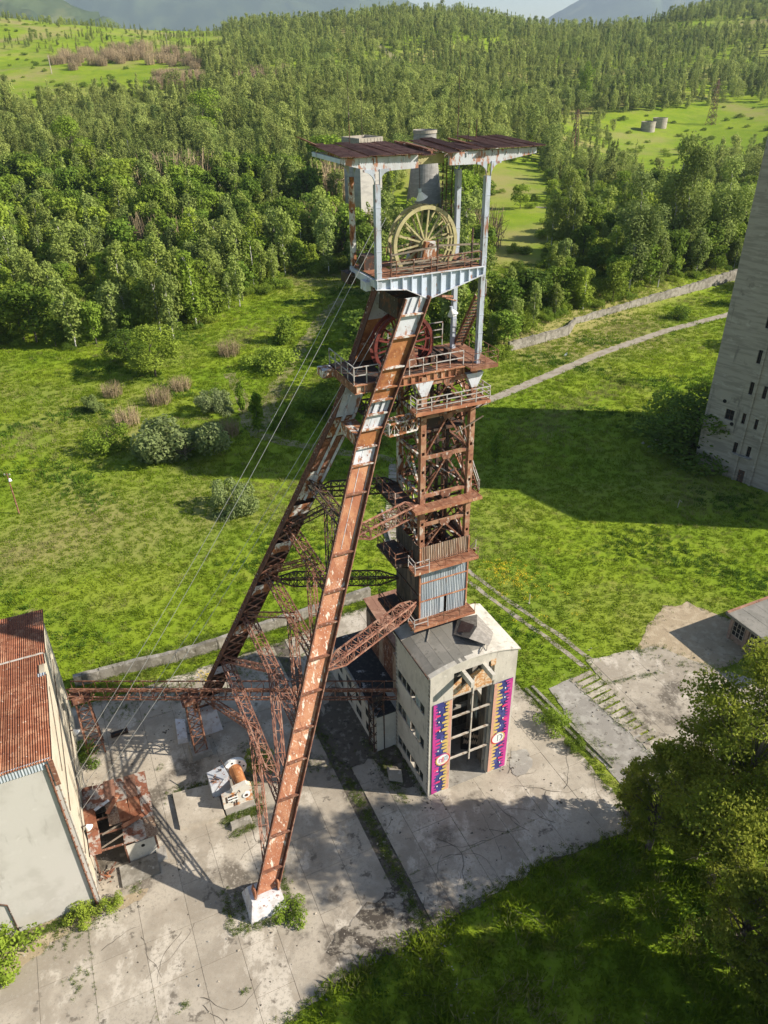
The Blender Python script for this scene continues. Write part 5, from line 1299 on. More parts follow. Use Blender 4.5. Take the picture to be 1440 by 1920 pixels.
def trestle(c, nm_label, w0, M, plinth=True):
    T = Thing('trestle', nm_label, 'trestle', c[0], c[1], 0, group='trestles under the gangway bridge')
    top = [(c[0] + sx * .55, c[1] + sy * .55, BZ - .4) for sx, sy in ((-1, -1), (1, -1), (1, 1), (-1, 1))]
    bot = [(c[0] + sx * w0, c[1] + sy * w0, .7 if plinth else .05) for sx, sy in ((-1, -1), (1, -1), (1, 1), (-1, 1))]
    for k in range(4): m_ = MB(); m_.bar(bot[k], top[k], .13); T.part('leg', m_, M)
    m_ = MB(); n = 6
    for i in range(n):
        for k in range(4):
            A = Vector(bot[k]).lerp(Vector(top[k]), i / n); B_ = Vector(bot[(k + 1) % 4]).lerp(Vector(top[(k + 1) % 4]), (i + 1) / n); Cq = Vector(bot[(k + 1) % 4]).lerp(Vector(top[(k + 1) % 4]), i / n)
            m_.bar(A, B_, .07); m_.bar(A, Cq, .06)
    T.part('lacing', m_, M)
    m_ = MB(); m_.box(c[0] - .9, c[0] + .9, c[1] - .9, c[1] + .9, BZ - .4, BZ - .28); m_.box(c[0] - .7, c[0] + .3, c[1] - 1.0, c[1] - .6, BZ - .28, BZ + .3); T.part('head_plate', m_, M)
    if plinth: m_ = MB(); m_.hexa([(c[0] - 1.05, c[1] - 1.05, 0), (c[0] + 1.05, c[1] - 1.05, 0), (c[0] + 1.05, c[1] + 1.05, 0), (c[0] - 1.05, c[1] + 1.05, 0)], [(c[0] - .95, c[1] - .95, .72), (c[0] + .95, c[1] - .95, .72), (c[0] + .95, c[1] + .95, .72), (c[0] - .95, c[1] + .95, .72)]); T.part('plinth', m_, CONCD)
trestle((4.15, 55.75), 'rusty lattice trestle on a square concrete plinth', .6, BROWN)
trestle((-5.5, 60.6), 'rusty lattice trestle beside the winding house wall', .8, BROWN, False)
trestle((20.6, 48.6), 'dark lattice trestle against the hall side', .55, DARK, False)
T = Thing('concrete_block', 'broken white concrete block near the trestle plinth', 'block', 3.4, 58.6, 0)
w = MB(); w.hexa([(2.2, 57.6, 0), (3.3, 57.4, 0), (3.6, 60.4, 0), (2.5, 60.8, 0)], [(2.3, 57.7, .7), (3.2, 57.6, .6), (3.5, 60.2, .65), (2.6, 60.6, .75)]); T.part('block', w, MIXF)
T = Thing('scrap_trough', 'dark steel trough lying beside the trestle', 'trough', -2.9, 61.6, .08)
w = MB(); w.box(-3.9, -2.2, 61.4, 61.8, .08, .5); T.part('body', w, DARK); w = MB(); w.box(-3.8, -2.3, 61.45, 61.75, .501, .51); T.part('opening', w, BLACK)
T = Thing('fallen_slab', 'tilted grey concrete slab on the grass beside the hall', 'slab', 20.6, 44.6, 0)
w = MB(); w.hexa([(19.9, 44.2, .05), (21.0, 43.4, .05), (21.4, 44.6, .05), (20.3, 45.6, .05)], [(19.9, 44.2, .2), (21.0, 43.4, .25), (21.4, 44.6, .5), (20.3, 45.6, .4)]); T.part('slab', w, CONC)

# ==================================================================== WALLS
def wall_run(name, label, pts, h, th, M, seg=3.0, group=None, broken=(), hv=.25):
    r = random.Random(len(label)); base = pts[0]
    root = bpy.data.objects.new(name, None); COL.objects.link(root); root.location = base; tag(root, label, 'wall', group)
    P = []
    for a, b in zip(pts[:-1], pts[1:]):
        k = max(1, round((b - a).length / seg))
        for j in range(k): P.append(a.lerp(b, j / k))
    P.append(pts[-1])
    for i in range(len(P) - 1):
        if i in broken: continue
        a, b = P[i] - base, P[i + 1] - base; d = (b - a); d.z = 0; d.normalize(); nrm = Vector((-d.y, d.x, 0)) * th / 2
        a = a + d * .012; b = b - d * .012
        hh = (h(i / len(P)) if callable(h) else h); n = 4
        mb = MB()
        hs = [hh + r.uniform(-hv, hv * .4) for _ in range(n + 1)]
        zb = [-.6] * (n + 1)
        for k in range(n):
            p, q = a.lerp(b, k / n), a.lerp(b, (k + 1) / n)
            mb.hexa([p - nrm + Vector((0, 0, zb[k])), q - nrm + Vector((0, 0, zb[k])), q + nrm + Vector((0, 0, zb[k])), p + nrm + Vector((0, 0, zb[k]))],
                    [p - nrm * .9 + Vector((0, 0, hs[k])), q - nrm * .9 + Vector((0, 0, hs[k + 1])), q + nrm * .9 + Vector((0, 0, hs[k + 1])), p + nrm * .9 + Vector((0, 0, hs[k]))])
        o = bpy.data.objects.new('wall_panel', mb.mesh('wall_panel', M)); link(o, root)
    return root
flat = lambda *pp: [Vector((g.x, g.y, float(terrain(g.x, g.y)))) for g in (G(*p) for p in pp)]
wpts = flat((953, 659), (1063, 629), (1076, 607), (1180, 577), (1290, 549), (1392, 521))
for q in wpts: q.z = 0
wall_run('retaining_wall', 'long crumbling grey concrete retaining wall at the meadow edge', wpts, lambda t: 2.6 + 1.5 * t * t, .7, OLDC, 4.2)
npts = [W(-6.6, 71.2), W(-1, 71.0), W(4.6, 70.4), W(9.5, 70.4), W(14, 71.0), W(19.5, 71.2), W(25.5, 71.6), W(30, 71.8)]
wall_run('low_wall', 'low weathered concrete wall curving behind the headframe legs', npts, 1.5, .6, OLDC, 3.4, hv=.12)
w2 = flat((716, 960), (728, 1000), (738, 1035))
wall_run('low_wall', 'thin dark kerb wall beside the slab walk behind the tower', w2, .5, .3, CONCD, 3.0, hv=.05)
w3 = flat((885, 700), (905, 690), (930, 678))
wall_run('low_wall', 'short broken kerb right of the headframe near the path', w3, .35, .35, OLDC, 3.0, hv=.05)

# ==================================================================== SILO TOWER (right)
A = Vector((53.1, 113.1, 0)); e1 = Vector((7.2, -8.6, 0)).normalized(); e2 = Vector((8.6, 7.2, 0)).normalized()
SI = Thing('concrete_silo', 'huge grey concrete silo tower with small dark windows', 'tower', world=A, rot=atan2(e2.y, e2.x))
# local: x along e2 (away right), y along -e1 ; face at x=0, y from 0 to -14
SHt = 60.8
def fpx(px, py):
    """photo pixel on the near face -> (distance along face, height)"""
    d = ray(px, py); nrm = e2; t = (A - Vector((0, 0, CH))).dot(nrm) / d.dot(nrm); p = Vector((0, 0, CH)) + d * t
    return ((p - A).dot(e1), p.z)
wins = []
for cx, cy, w_, h_ in ((1366, 776, 17, 18), (1392, 784, 7, 20), (1415, 795, 7, 20), (1376, 838, 8, 20), (1401, 846, 8, 20), (1406, 727, 8, 24), (1431, 735, 8, 24), (1421, 668, 8, 26), (1438, 604, 8, 22), (1363, 756, 0, 0)):
    if w_ == 0: continue
    s0, z0_ = fpx(cx - w_ / 2, cy + h_ / 2); s1, _ = fpx(cx + w_ / 2, cy + h_ / 2); _, z1_ = fpx(cx, cy - h_ / 2)
    wins.append((s0, s1, z0_, z1_))
Lf = 17.0
# face built as strips around the openings
ys = sorted(set([0, Lf] + [q for s in wins for q in s[:2]])); f = MB()
for a, b in zip(ys[:-1], ys[1:]):
    ops = sorted([s for s in wins if s[0] <= a + 1e-6 and s[1] >= b - 1e-6], key=lambda s: s[2]); z = -1.0
    for s in ops:
        if s[2] > z: f.box(0, .45, -b, -a, z, s[2])
        z = s[3]
    f.box(0, .45, -b, -a, z, SHt)
SI.part('near_wall', f, SILO)
f = MB(); f.box(.451, 30, -.5, 0, -1, SHt); f.box(29.5, 30, -Lf, -.5, -1, SHt); f.box(.451, 29.5, -Lf, -Lf + .5, -1, SHt); SI.part('outer_wall', f, SILO)
f = MB(); f.box(-.1, 30.1, -Lf - .1, .1, SHt, SHt + .5); SI.part('roof', f, CONCD)
for s in wins:
    f = MB(); f.box(.28, .34, -s[1], -s[0], s[2], s[3]); wp = SI.part('window', f, BLACK)
    g = MB(); g.box(.20, .25, -(s[0] + s[1]) / 2 - .04, -(s[0] + s[1]) / 2 + .04, s[2], s[3]); g.box(.20, .25, -s[1], -s[0], (s[2] + s[3]) / 2 - .03, (s[2] + s[3]) / 2 + .03); SI.part('window_bars', g, DARK, wp)
for px in (1370, 1404):
    s, _ = fpx(px, 905); f = MB(); f.box(-.28, -.003, -s - .35, -s + .0, -1, SHt); SI.part('pilaster', f, SILO)
for (px, py) in ((1331, 781), (1359, 752), (1372, 795), (1310, 838)):
    s, z_ = fpx(px, py); f = MB(); f.tube((-.03, -s, z_), (-.004, -s, z_), .32, n=12); SI.part('drain_hole', f, BLACK)
s, z_ = fpx(1390, 855); f = MB(); f.box(-.6, -.003, -s - 1.6, -s + 1.2, z_, z_ + .22); SI.part('door_canopy', f, CONCD)
s, z_ = fpx(1388, 895); f = MB(); f.box(-.06, -.004, -s - .5, -s + .5, 0, 2.1); SI.part('door', f, DARK)
AX = Thing('silo_annex', 'lower concrete block at the foot of the silo tower', 'building', world=A + e1 * (Lf + .02), rot=atan2(e2.y, e2.x))
f = MB(); f.box(-.5, 18, -12, 0, -1, 26); AX.part('wall', f, SILO); f = MB(); f.box(-.6, 18.1, -12.1, .0, 26, 26.4); AX.part('roof', f, CONCD)

# ==================================================================== SMALL BROWN SHED (right edge)
SB = Thing('brown_shed', 'single-storey shed with flat grey roof and barred windows', 'building', 70, 43, 0)
w = MB(); u0, u1, v0, v1, hh = 65.5, 78, 36.5, 46.0, 3.45
w.box(u0 + .12, u1, v0, v1, 0, hh); SB.part('wall', w, BROWNW := mat('brown_render', (0.30, 0.215, 0.17), [((0.22, 0.155, 0.125), 1.2, .46, .62, 6), ((0.40, 0.34, 0.29), 2.2, .58, .68, 7)], bump=.15))
for k, v in enumerate((44.0, 41.6, 39.2, 36.9)):
    f = MB(); f.box(u0 + .03, u0 + .08, v - .1, v + 1.5, .9, 2.9); wp = SB.part('window', f, BLACK)
    g = MB()
    for j in range(4): g.box(u0, u0 + .028, v - .1 + j * .53 - .03, v - .1 + j * .53 + .03, .9, 2.9)
    for z in (.9, 1.55, 2.2, 2.86): g.box(u0 + .001, u0 + .027, v - .1, v + 1.5, z, z + .04)
    SB.part('window_bars', g, FRAMEW, wp)
for v in (46.0 - .25, 43.5, 41.1, 38.7):
    f = MB(); f.box(u0 - .08, u0 + .118, v - .2, v + .22, 0, 3.4); SB.part('pilaster', f, MATS['brown_render'])
f = MB(); f.box(u0 - .55, u1 + .3, v0 - .5, v1 + .5, hh, hh + .18); f.box(u0 - .58, u0 - .5, v0 - .5, v1 + .5, hh - .12, hh + .24); rt = SB.part('roof', f, FELT)
for i in range(6):
    f = MB(); f.box(u0 - .45 + i * 2.05, u0 - .45 + i * 2.05 + 2.0, v0 - .45, v1 + .2, hh + .183, hh + .20 + random.uniform(0, .02)); SB.part('felt_strip', f, FELT, rt)
f = MB(); f.box(u0 - .5, u1 + .3, v1 + .22, v1 + .5, hh + .19, hh + .32); SB.part('coping', f, CORRD, rt)

# ==================================================================== FAR STRUCTURES
def ground_pt(px, py, dist=None):
    return G(px, py)
cb = G(795, 392)
CT = Thing('cooling_tower', 'squat grey tapering cooling tower in front of the forest', 'tower', world=cb, rot=0)
Hc = height_at(795, 244, cb); k = (cb - Vector((0, 0, CH))).length / FOC; R0 = 30.5 * k; R1 = 18.5 * k
n = 36; pr = []
for i in range(13):
    t_ = i / 12; z = Hc * (.10 + .90 * t_); r = R1 + (R0 - R1) * (1 - t_) ** 1.35; pr.append((r, z))
m_ = MB(); vs = []; fs = []
for r, z in pr: vs += [(r * cos(2 * pi * i / n), r * sin(2 * pi * i / n), z) for i in range(n)]
for r, z in pr[::-1]: vs += [((r - .45) * cos(2 * pi * i / n), (r - .45) * sin(2 * pi * i / n), z) for i in range(n)]
L_ = len(pr) * 2
for j in range(L_):
    for i in range(n):
        fs.append((j * n + i, j * n + (i + 1) % n, ((j + 1) % L_) * n + (i + 1) % n, ((j + 1) % L_) * n + i))
m_.add(vs, fs); CT.part('shell', m_, mat('dark_concrete_shell', (0.24, 0.23, 0.215), [((0.30, 0.29, 0.27), (.3, .3, 1.2), .46, .62, 7), ((0.17, 0.165, 0.155), (.6, .6, .15), .56, .7, 6)]))
m_ = MB(); m_.tube((0, 0, Hc - .9), (0, 0, Hc + .15), R1 + .35, n=36, cap=False); m_.tube((0, 0, Hc - .9), (0, 0, Hc + .15), R1 - .1, n=36, cap=False); CT.part('rim', m_, SILO)
for i in range(14):
    a = 2 * pi * i / 14; m_ = MB(); m_.bar((R0 * .98 * cos(a), R0 * .98 * sin(a), -1), (R0 * .97 * cos(a), R0 * .97 * sin(a), Hc * .105), .45); CT.part('leg', m_, CONCD)
wb = G(683, 412)
WT = Thing('water_tower', 'square pale concrete water tower beside the cooling tower', 'tower', world=wb, rot=radians(38))
Hw = height_at(683, 256, wb); k = (wb - Vector((0, 0, CH))).length / FOC; S = 24.5 * k
m_ = MB(); m_.box(-S * 1.0, S * 1.0, -S * 1.0, S * 1.0, -2, Hw * .13); WT.part('base', m_, SILO)
m_ = MB(); m_.box(-S * .93, S * .93, -S * .93, S * .93, Hw * .13, Hw * .84); WT.part('shaft', m_, mat('pale_tower_concrete', (0.42, 0.40, 0.365), [((0.34, 0.325, 0.30), (.25, .25, .9), .46, .62, 6), ((0.25, 0.235, 0.215), (.6, .6, .1), .60, .74, 6)]))
m_ = MB()
for a in (-1, 1): m_.box(-S, S, a * S - (.5 if a > 0 else 0), a * S + (.5 if a < 0 else 0), Hw * .84, Hw); m_.box(a * S - (.5 if a > 0 else 0), a * S + (.5 if a < 0 else 0), -S + .5, S - .5, Hw * .84, Hw)
WT.part('parapet', m_, SILO)
m_ = MB(); m_.box(-S + .5, S - .5, -S + .5, S - .5, Hw * .84, Hw * .88); WT.part('roof', m_, CONCD)
m_ = MB()
for i in range(-3, 4): m_.box(i * S / 3.6 - .12, i * S / 3.6 + .12, -S - .1, -S - .003, Hw * .845, Hw * .99); m_.box(-S - .1, -S - .003, i * S / 3.6 - .12, i * S / 3.6 + .12, Hw * .845, Hw * .99)
m_.box(-S - .25, S + .25, -S - .25, S + .25, Hw * .83, Hw * .842); WT.part('ribs', m_, SILO)
m_ = MB(); m_.box(S * .25, S * .40, -S * .93 - .06, -S * .93 - .003, Hw * .22, Hw * .30); WT.part('window', m_, BLACK)
m_ = MB(); m_.tube((0, 0, Hw * .88), (0, 0, Hw * 1.5), .12, .05, n=6); WT.part('antenna', m_, DARK)
for k_, (px, py, lab) in enumerate(((1214, 245, 'round pale concrete tank in the far clearing, in front'), (1236, 238, 'round pale concrete tank in the far clearing, behind'))):
    g = G(px, py); s = (g - Vector((0, 0, CH))).length / FOC
    T = Thing('round_tank', lab, 'tank', world=g, rot=0, group='round tanks in the clearing')
    R = 11 * s; h = 13 * s
    m_ = MB(); m_.tube((0, 0, -1), (0, 0, h), R, n=28, cap=False); m_.tube((0, 0, -1), (0, 0, h), R - .5, n=28, cap=False); T.part('wall', m_, SILO)
    m_ = MB(); m_.tube((0, 0, h * .55), (0, 0, h * .6), R - .5, n=28); T.part('floor', m_, CONCD)
    m_ = MB(); m_.tube((0, 0, h - .3), (0, 0, h), R + .2, n=28, cap=False); T.part('rim', m_, FRAMEW)

def pylon(px, py, top, label):
    g = G(px, py); H_ = height_at(px, top, g); T = Thing('lattice_pylon', label, 'pylon', world=g, rot=.6, group='power line pylons')
    b0 = H_ * .09; b1 = H_ * .018
    for sx, sy in ((-1, -1), (1, -1), (1, 1), (-1, 1)):
        m_ = MB(); m_.bar((sx * b0, sy * b0, 0), (sx * b1, sy * b1, H_), .16); T.part('leg', m_, BROWN)
    m_ = MB(); n = 9
    for i in range(n):
        f0 = i / n; f1 = (i + 1) / n; w0 = b0 + (b1 - b0) * f0; w1 = b0 + (b1 - b0) * f1
        C4 = [(-1, -1), (1, -1), (1, 1), (-1, 1)]
        for q in range(4):
            a, b = C4[q], C4[(q + 1) % 4]; m_.bar((a[0] * w0, a[1] * w0, H_ * f0), (b[0] * w1, b[1] * w1, H_ * f1), .13); m_.bar((b[0] * w0, b[1] * w0, H_ * f0), (a[0] * w1, a[1] * w1, H_ * f1), .13)
    T.part('lacing', m_, DARK)
    for z, L in ((.78, .20), (.90, .15)): m_ = MB(); m_.bar((-H_ * L, 0, H_ * z), (H_ * L, 0, H_ * z), .2, .25); m_.bar((-H_ * L, 0, H_ * z), (0, 0, H_ * (z + .05)), .12); m_.bar((H_ * L, 0, H_ * z), (0, 0, H_ * (z + .05)), .12); T.part('cross_arm', m_, DARK)
pylon(1332, 234, 150, 'grey lattice pylon standing in the far meadow')
pylon(1076, 280, 205, 'grey lattice pylon half hidden by the tall tree')

def pole(px, py, top, label, M=WOODG, lamp=False, r=.13):
    g = G(px, py); H_ = height_at(px, top, g); T = Thing('utility_pole', label, 'pole', world=g, rot=0)
    d = ray(px, top)
    m_ = MB(); m_.tube((0, 0, -.3), (0, 0, H_), r, r * .7, n=8); T.part('shaft', m_, M)
    m_ = MB(); m_.bar((-.5, 0, H_ * .96), (.5, 0, H_ * .96), .1); m_.tube((-.4, 0, H_ * .96), (-.4, 0, H_ * .99), .07, n=6); m_.tube((.4, 0, H_ * .96), (.4, 0, H_ * .99), .07, n=6); T.part('cross_bar', m_, FRAMEW)
    if lamp: m_ = MB(); m_.tube((.2, -.1, H_ * .88), (.35, -.25, H_ * .82), .16, .28, n=10); T.part('lamp_head', m_, BWHITE)
pole(36, 963, 882, 'dark wooden utility pole standing alone in the left meadow', BROWN, True)
pole(97, 138, 104, 'pale concrete pole left of the brown saplings on the hill', FRAMEW, r=.32)
pole(314, 88, 62, 'pale concrete pole above the brown saplings on the hill', FRAMEW, r=.32)
pole(1104, 140, 120, 'pale pole on the right wooded hillside', FRAMEW, r=.32)
T = Thing('marker_post', 'thin pale marker post in the meadow near the silo', 'post', world=G(1270, 953), rot=0); m_ = MB(); m_.tube((0, 0, 0), (.1, 0, 1.5), .05, n=6); T.part('shaft', m_, FRAMEW); m_ = MB(); m_.bar((.1, 0, 1.5), (.4, -.2, 1.2), .07, .03); T.part('sign_plate', m_, FRAMEW)
T = Thing('marker_post', 'thin pale marker post beside the wheel ruts', 'post', world=G(992, 1132), rot=0); m_ = MB(); m_.tube((0, 0, 0), (0, 0, 1.5), .05, n=6); T.part('shaft', m_, FRAMEW); m_ = MB(); m_.box(-.12, .12, -.12, .12, 0, .12); T.part('foot', m_, FRAMEW)
# white rag and birch stump in the meadow
T = Thing('white_rag', 'white rag caught on a stalk in the meadow by the path', 'rag', world=G(1059, 669), rot=0)
m_ = MB(); m_.add([(-.35, 0, .25), (.1, 0, .05), (.45, 0, .5), (.55, .05, 1.1), (.2, .15, .9)], [(0, 1, 2, 4), (4, 2, 3)]); T.part('cloth', m_, BWHITE); m_ = MB(); m_.tube((.3, .1, 0), (.4, .1, 1.15), .03, n=5); T.part('stalk', m_, WOODG)
g = G(1232, 832); T = Thing('rubble_heap', 'grey rubble heap in the shade beside the silo', 'rubble', world=g, rot=.4)
for i in range(9):
    m_ = MB(); x, y = random.uniform(-3, 3.5), random.uniform(-1, 1.5); s = random.uniform(.25, .6); m_.hexa([(x, y, 0), (x + s, y, 0), (x + s, y + s, 0), (x, y + s, 0)], [(x + .1, y, s * .5), (x + s, y + .1, s * .3), (x + s * .8, y + s, s * .6), (x, y + s * .8, s * .4)]); T.part('chunk', m_, CONC)

# ==================================================================== VEGETATION
def mesh_np(name, V, F, M, tri=False):
    me = bpy.data.meshes.new(name); k = F.shape[1]
    me.vertices.add(len(V)); me.vertices.foreach_set('co', np.ascontiguousarray(V, np.float32).ravel())
    me.loops.add(F.size); me.loops.foreach_set('vertex_index', np.ascontiguousarray(F, np.int32).ravel())
    me.polygons.add(len(F)); me.polygons.foreach_set('loop_start', np.arange(0, F.size, k, dtype=np.int32)); me.polygons.foreach_set('loop_total', np.full(len(F), k, dtype=np.int32))
    me.update(calc_edges=True); me.materials.append(M); return me

def leaves(C, N, size, rs, aspect=.62, droop=0.0):
    """one bent-free leaf-clump quad per centre C with facing N"""
    n = len(C); N = N / (np.linalg.norm(N, axis=1, keepdims=True) + 1e-9)
    T = rs.normal(size=(n, 3)); T[:, 2] -= droop
    T = T - N * (T * N).sum(1, keepdims=True); T /= np.linalg.norm(T, axis=1, keepdims=True) + 1e-9
    B = np.cross(N, T); s = size * rs.uniform(.55, 1.35, (n, 1))
    a = T * s; b = B * s * aspect
    V = np.stack([C - a, C + b * .9 + a * .1, C + a, C - b * .9 + a * .15], 1).reshape(-1, 3)
    return V, np.arange(4 * n).reshape(n, 4)

def lobes_for(kind, H, rs):
    L = []
    if kind == 'broad':
        for i in range(18):
            z = H * rs.uniform(.22, .86); k = sqrt(max(.05, 1 - ((z / H - .55) / .46) ** 2)); a = rs.uniform(0, 2 * pi); r = H * .27 * k * sqrt(rs.uniform(.15, 1))
            L.append((r * cos(a), r * sin(a), z, H * rs.uniform(.10, .19)))
        L.append((0, 0, H * .86, H * .13))
    elif kind == 'birch':
        for i in range(26):
            z = H * rs.uniform(.20, .95); k = max(.12, sin(pi * min(1, (1 - z / H) * 1.15 + .06)) ** .7); a = rs.uniform(0, 2 * pi); r = H * .15 * k * rs.uniform(.35, 1)
            L.append((r * cos(a), r * sin(a), z, H * rs.uniform(.055, .10)))
        L.append((0, 0, H * .95, H * .045))
    elif kind == 'cone':
        for i in range(22):
            t = rs.uniform(.0, 1); z = H * (.14 + .82 * t); a = rs.uniform(0, 2 * pi); r = H * .17 * (1.02 - t) * rs.uniform(.4, 1)
            L.append((r * cos(a), r * sin(a), z, H * (.035 + .085 * (1 - t))))
        L.append((0, 0, H * .96, H * .035))
    elif kind == 'shrub':
        for i in range(14):
            a = rs.uniform(0, 2 * pi); r = H * .62 * sqrt(rs.uniform(0, 1)); z = H * rs.uniform(.15, .72) * (1 - .4 * (r / (H * .62)) ** 2)
            L.append((r * cos(a), r * sin(a), z, H * rs.uniform(.18, .32)))
    elif kind == 'willow':
        for i in range(20):
            a = rs.uniform(0, 2 * pi); r = H * .46 * sqrt(rs.uniform(0, 1)); z = H * (.10 + .66 * rs.uniform(0, 1) * (1 - (r / (H * .62)) ** 2)) + H * .05
            L.append((r * cos(a), r * sin(a), z, H * rs.uniform(.10, .17)))
    return np.array(L)

def crown_mesh(name, kind, H, n, leaf, M, seed, droop=0.0, zsq=1.0):
    rs = np.random.default_rng(seed); L = lobes_for(kind, H, rs)
    w = L[:, 3] ** 2; pick = rs.choice(len(L), n, p=w / w.sum())
    D = rs.normal(size=(n, 3)); D[:, 2] = D[:, 2] * .9 + .25; D /= np.linalg.norm(D, axis=1, keepdims=True)
    rad = L[pick, 3:4] * rs.uniform(.55, 1.12, (n, 1)) ** .7
    sc = np.array([1, 1, 1.25 if kind in ('birch', 'cone') else .88])
    C = L[pick, :3] + D * rad * sc
    if kind in ('shrub', 'willow'): C[:, 2] = np.maximum(C[:, 2], .05 * H)
    N = D * .75 + rs.normal(size=(n, 3)) * .55; N[:, 2] += .28
    V, F = leaves(C, N, leaf, rs, droop=droop)
    return mesh_np(name, V, F, M), L

def trunk_mesh(name, H, r, M, L, seed, limbs=6, top=.8, lean=.03):
    rs = np.random.default_rng(seed + 99); mb = MB(); P = []
    n = 6
    for i in range(n + 1):
        t = i / n; P.append(Vector((rs.normal() * lean * H * t * .5, rs.normal() * lean * H * t * .5, H * top * t - .3 * (t == 0))))
    for i in range(n): mb.tube(P[i], P[i + 1], r * (1 - .80 * i / n), r * (1 - .80 * (i + 1) / n), n=7, cap=False)
    for k in rs.choice(len(L), min(limbs, len(L)), replace=False):
        q = Vector(L[k, :3]); t = max(.15, min(.9, (q.z / (H * top)) * .72)); i = int(t * n); b = P[i].lerp(P[min(i + 1, n)], t * n - i)
        mid = b.lerp(q, .55) + Vector((0, 0, .03 * H)); mb.tube(b, mid, r * .42 * (1 - .5 * t), r * .26, n=5, cap=False); mb.tube(mid, q, r * .26, r * .08, n=5, cap=False)
    return mb.mesh(name, M)

PROTO = {}
def proto(key, kind, H, n, leaf, Mleaf, Mbark, r, seed, droop=0.0, limbs=6, top=.8):
    cm, L = crown_mesh('crown', kind, H, n, leaf, Mleaf, seed, droop)
    tm = trunk_mesh('trunk', H, r, Mbark, L, seed, limbs, top)
    PROTO[key] = (cm, tm, H)
for i in range(4): proto(f'broad{i}', 'broad', 12, 1900, .40, (LEAFD, LEAFM, LEAFD, LEAFM)[i], BARK, .2, 100 + i)
for i in range(4): proto(f'birch{i}', 'birch', 14, 1700, .33, (LEAFB, LEAFB, LEAFM, LEAFB)[i], BIRCHB, .16, 200 + i, droop=.9, limbs=8, top=.93)
for i in range(2): proto(f'cone{i}', 'cone', 14, 1400, .36, (LEAFM, LEAFB)[i], BARK, .16, 300 + i, limbs=4, top=.93)
for i in range(3): proto(f'shrub{i}', 'shrub', 3.2, 2400, .125, (LEAFM, LEAFD, LEAFM)[i], BARK, .07, 400 + i, limbs=8, top=.6)
for i in range(2): proto(f'willow{i}', 'willow', 9, 6500, .21, LEAFL, BARK, .2, 500 + i, droop=.4, limbs=10, top=.5)
for i in range(2): proto(f'bigbirch{i}', 'birch', 24, 7500, .28, LEAFB, BIRCHB, .22, 250 + i, droop=.9, limbs=12, top=.95)
for i in range(2): proto(f'bigbroad{i}', 'broad', 20, 7000, .33, (LEAFM, LEAFD)[i], BARK, .3, 270 + i, limbs=10)
for i in range(2): proto(f'fresh{i}', 'birch', 6, 1100, .22, LEAFY, BARK, .08, 600 + i, limbs=5, top=.9)
def kind_low(key): return key.startswith(('bigbroad', 'broad', 'willow'))
def tree(key, base, h, rot, name, label, cat='tree', group=None, wide=1.0, parts=('crown', 'trunk')):
    cm, tm, H = PROTO[key]
    r = bpy.data.objects.new(name, None); COL.objects.link(r); r.location = base; r.rotation_euler = (0, 0, rot)
    if cat == 'bush' and kind_low(key): h = h * 1.22; r.location = Vector(base) - Vector((0, 0, .2 * h))
    k = h / H; r.scale = (k * wide, k * wide, k); tag(r, label, cat, group); r.empty_display_size = .3
    for nm, me_ in ((parts[0], cm), (parts[1], tm)):
        o = bpy.data.objects.new(nm, me_); link(o, r)
    return r

# twiggy bare thicket
def twigs_mesh(seed, n=260, H=3.0, R=2.0):
    rs = np.random.default_rng(seed); a = rs.uniform(0, 2 * pi, n); r = R * np.sqrt(rs.uniform(0, 1, n))
    B = np.stack([r * np.cos(a), r * np.sin(a), np.zeros(n)], 1); h = H * rs.uniform(.45, 1, n)
    Tp = B + np.stack([rs.normal(size=n) * .3 + np.cos(a) * .3, rs.normal(size=n) * .3 + np.sin(a) * .3, h], 1)
    w = rs.normal(size=(n, 3)); w[:, 2] = 0; w /= np.linalg.norm(w, axis=1, keepdims=True); w *= .035
    V = np.stack([B - w, B + w, Tp + w * .3, Tp - w * .3], 1).reshape(-1, 3)
    # side twigs
    m2 = n * 2; k = rs.integers(0, n, m2); t = rs.uniform(.35, .9, (m2, 1)); S = B[k] + (Tp[k] - B[k]) * t; E = S + rs.normal(size=(m2, 3)) * .35 + np.array([0, 0, .3])
    w2 = rs.normal(size=(m2, 3)) * .014
    V2 = np.stack([S - w2, S + w2, E + w2 * .4, E - w2 * .4], 1).reshape(-1, 3)
    V = np.concatenate([V, V2]); return mesh_np('stems', V, np.arange(len(V)).reshape(-1, 4), TWIG)
TW = [twigs_mesh(1), twigs_mesh(2)]
def thicket(px, py, s, k, label):
    o = bpy.data.objects.new('bare_thicket', TW[k]); COL.objects.link(o); o.location = G(px, py); o.scale = (s, s, s * 1.05); o.rotation_euler = (0, 0, random.uniform(0, 6)); tag(o, label, 'bush', 'bare brown thickets in the meadow')

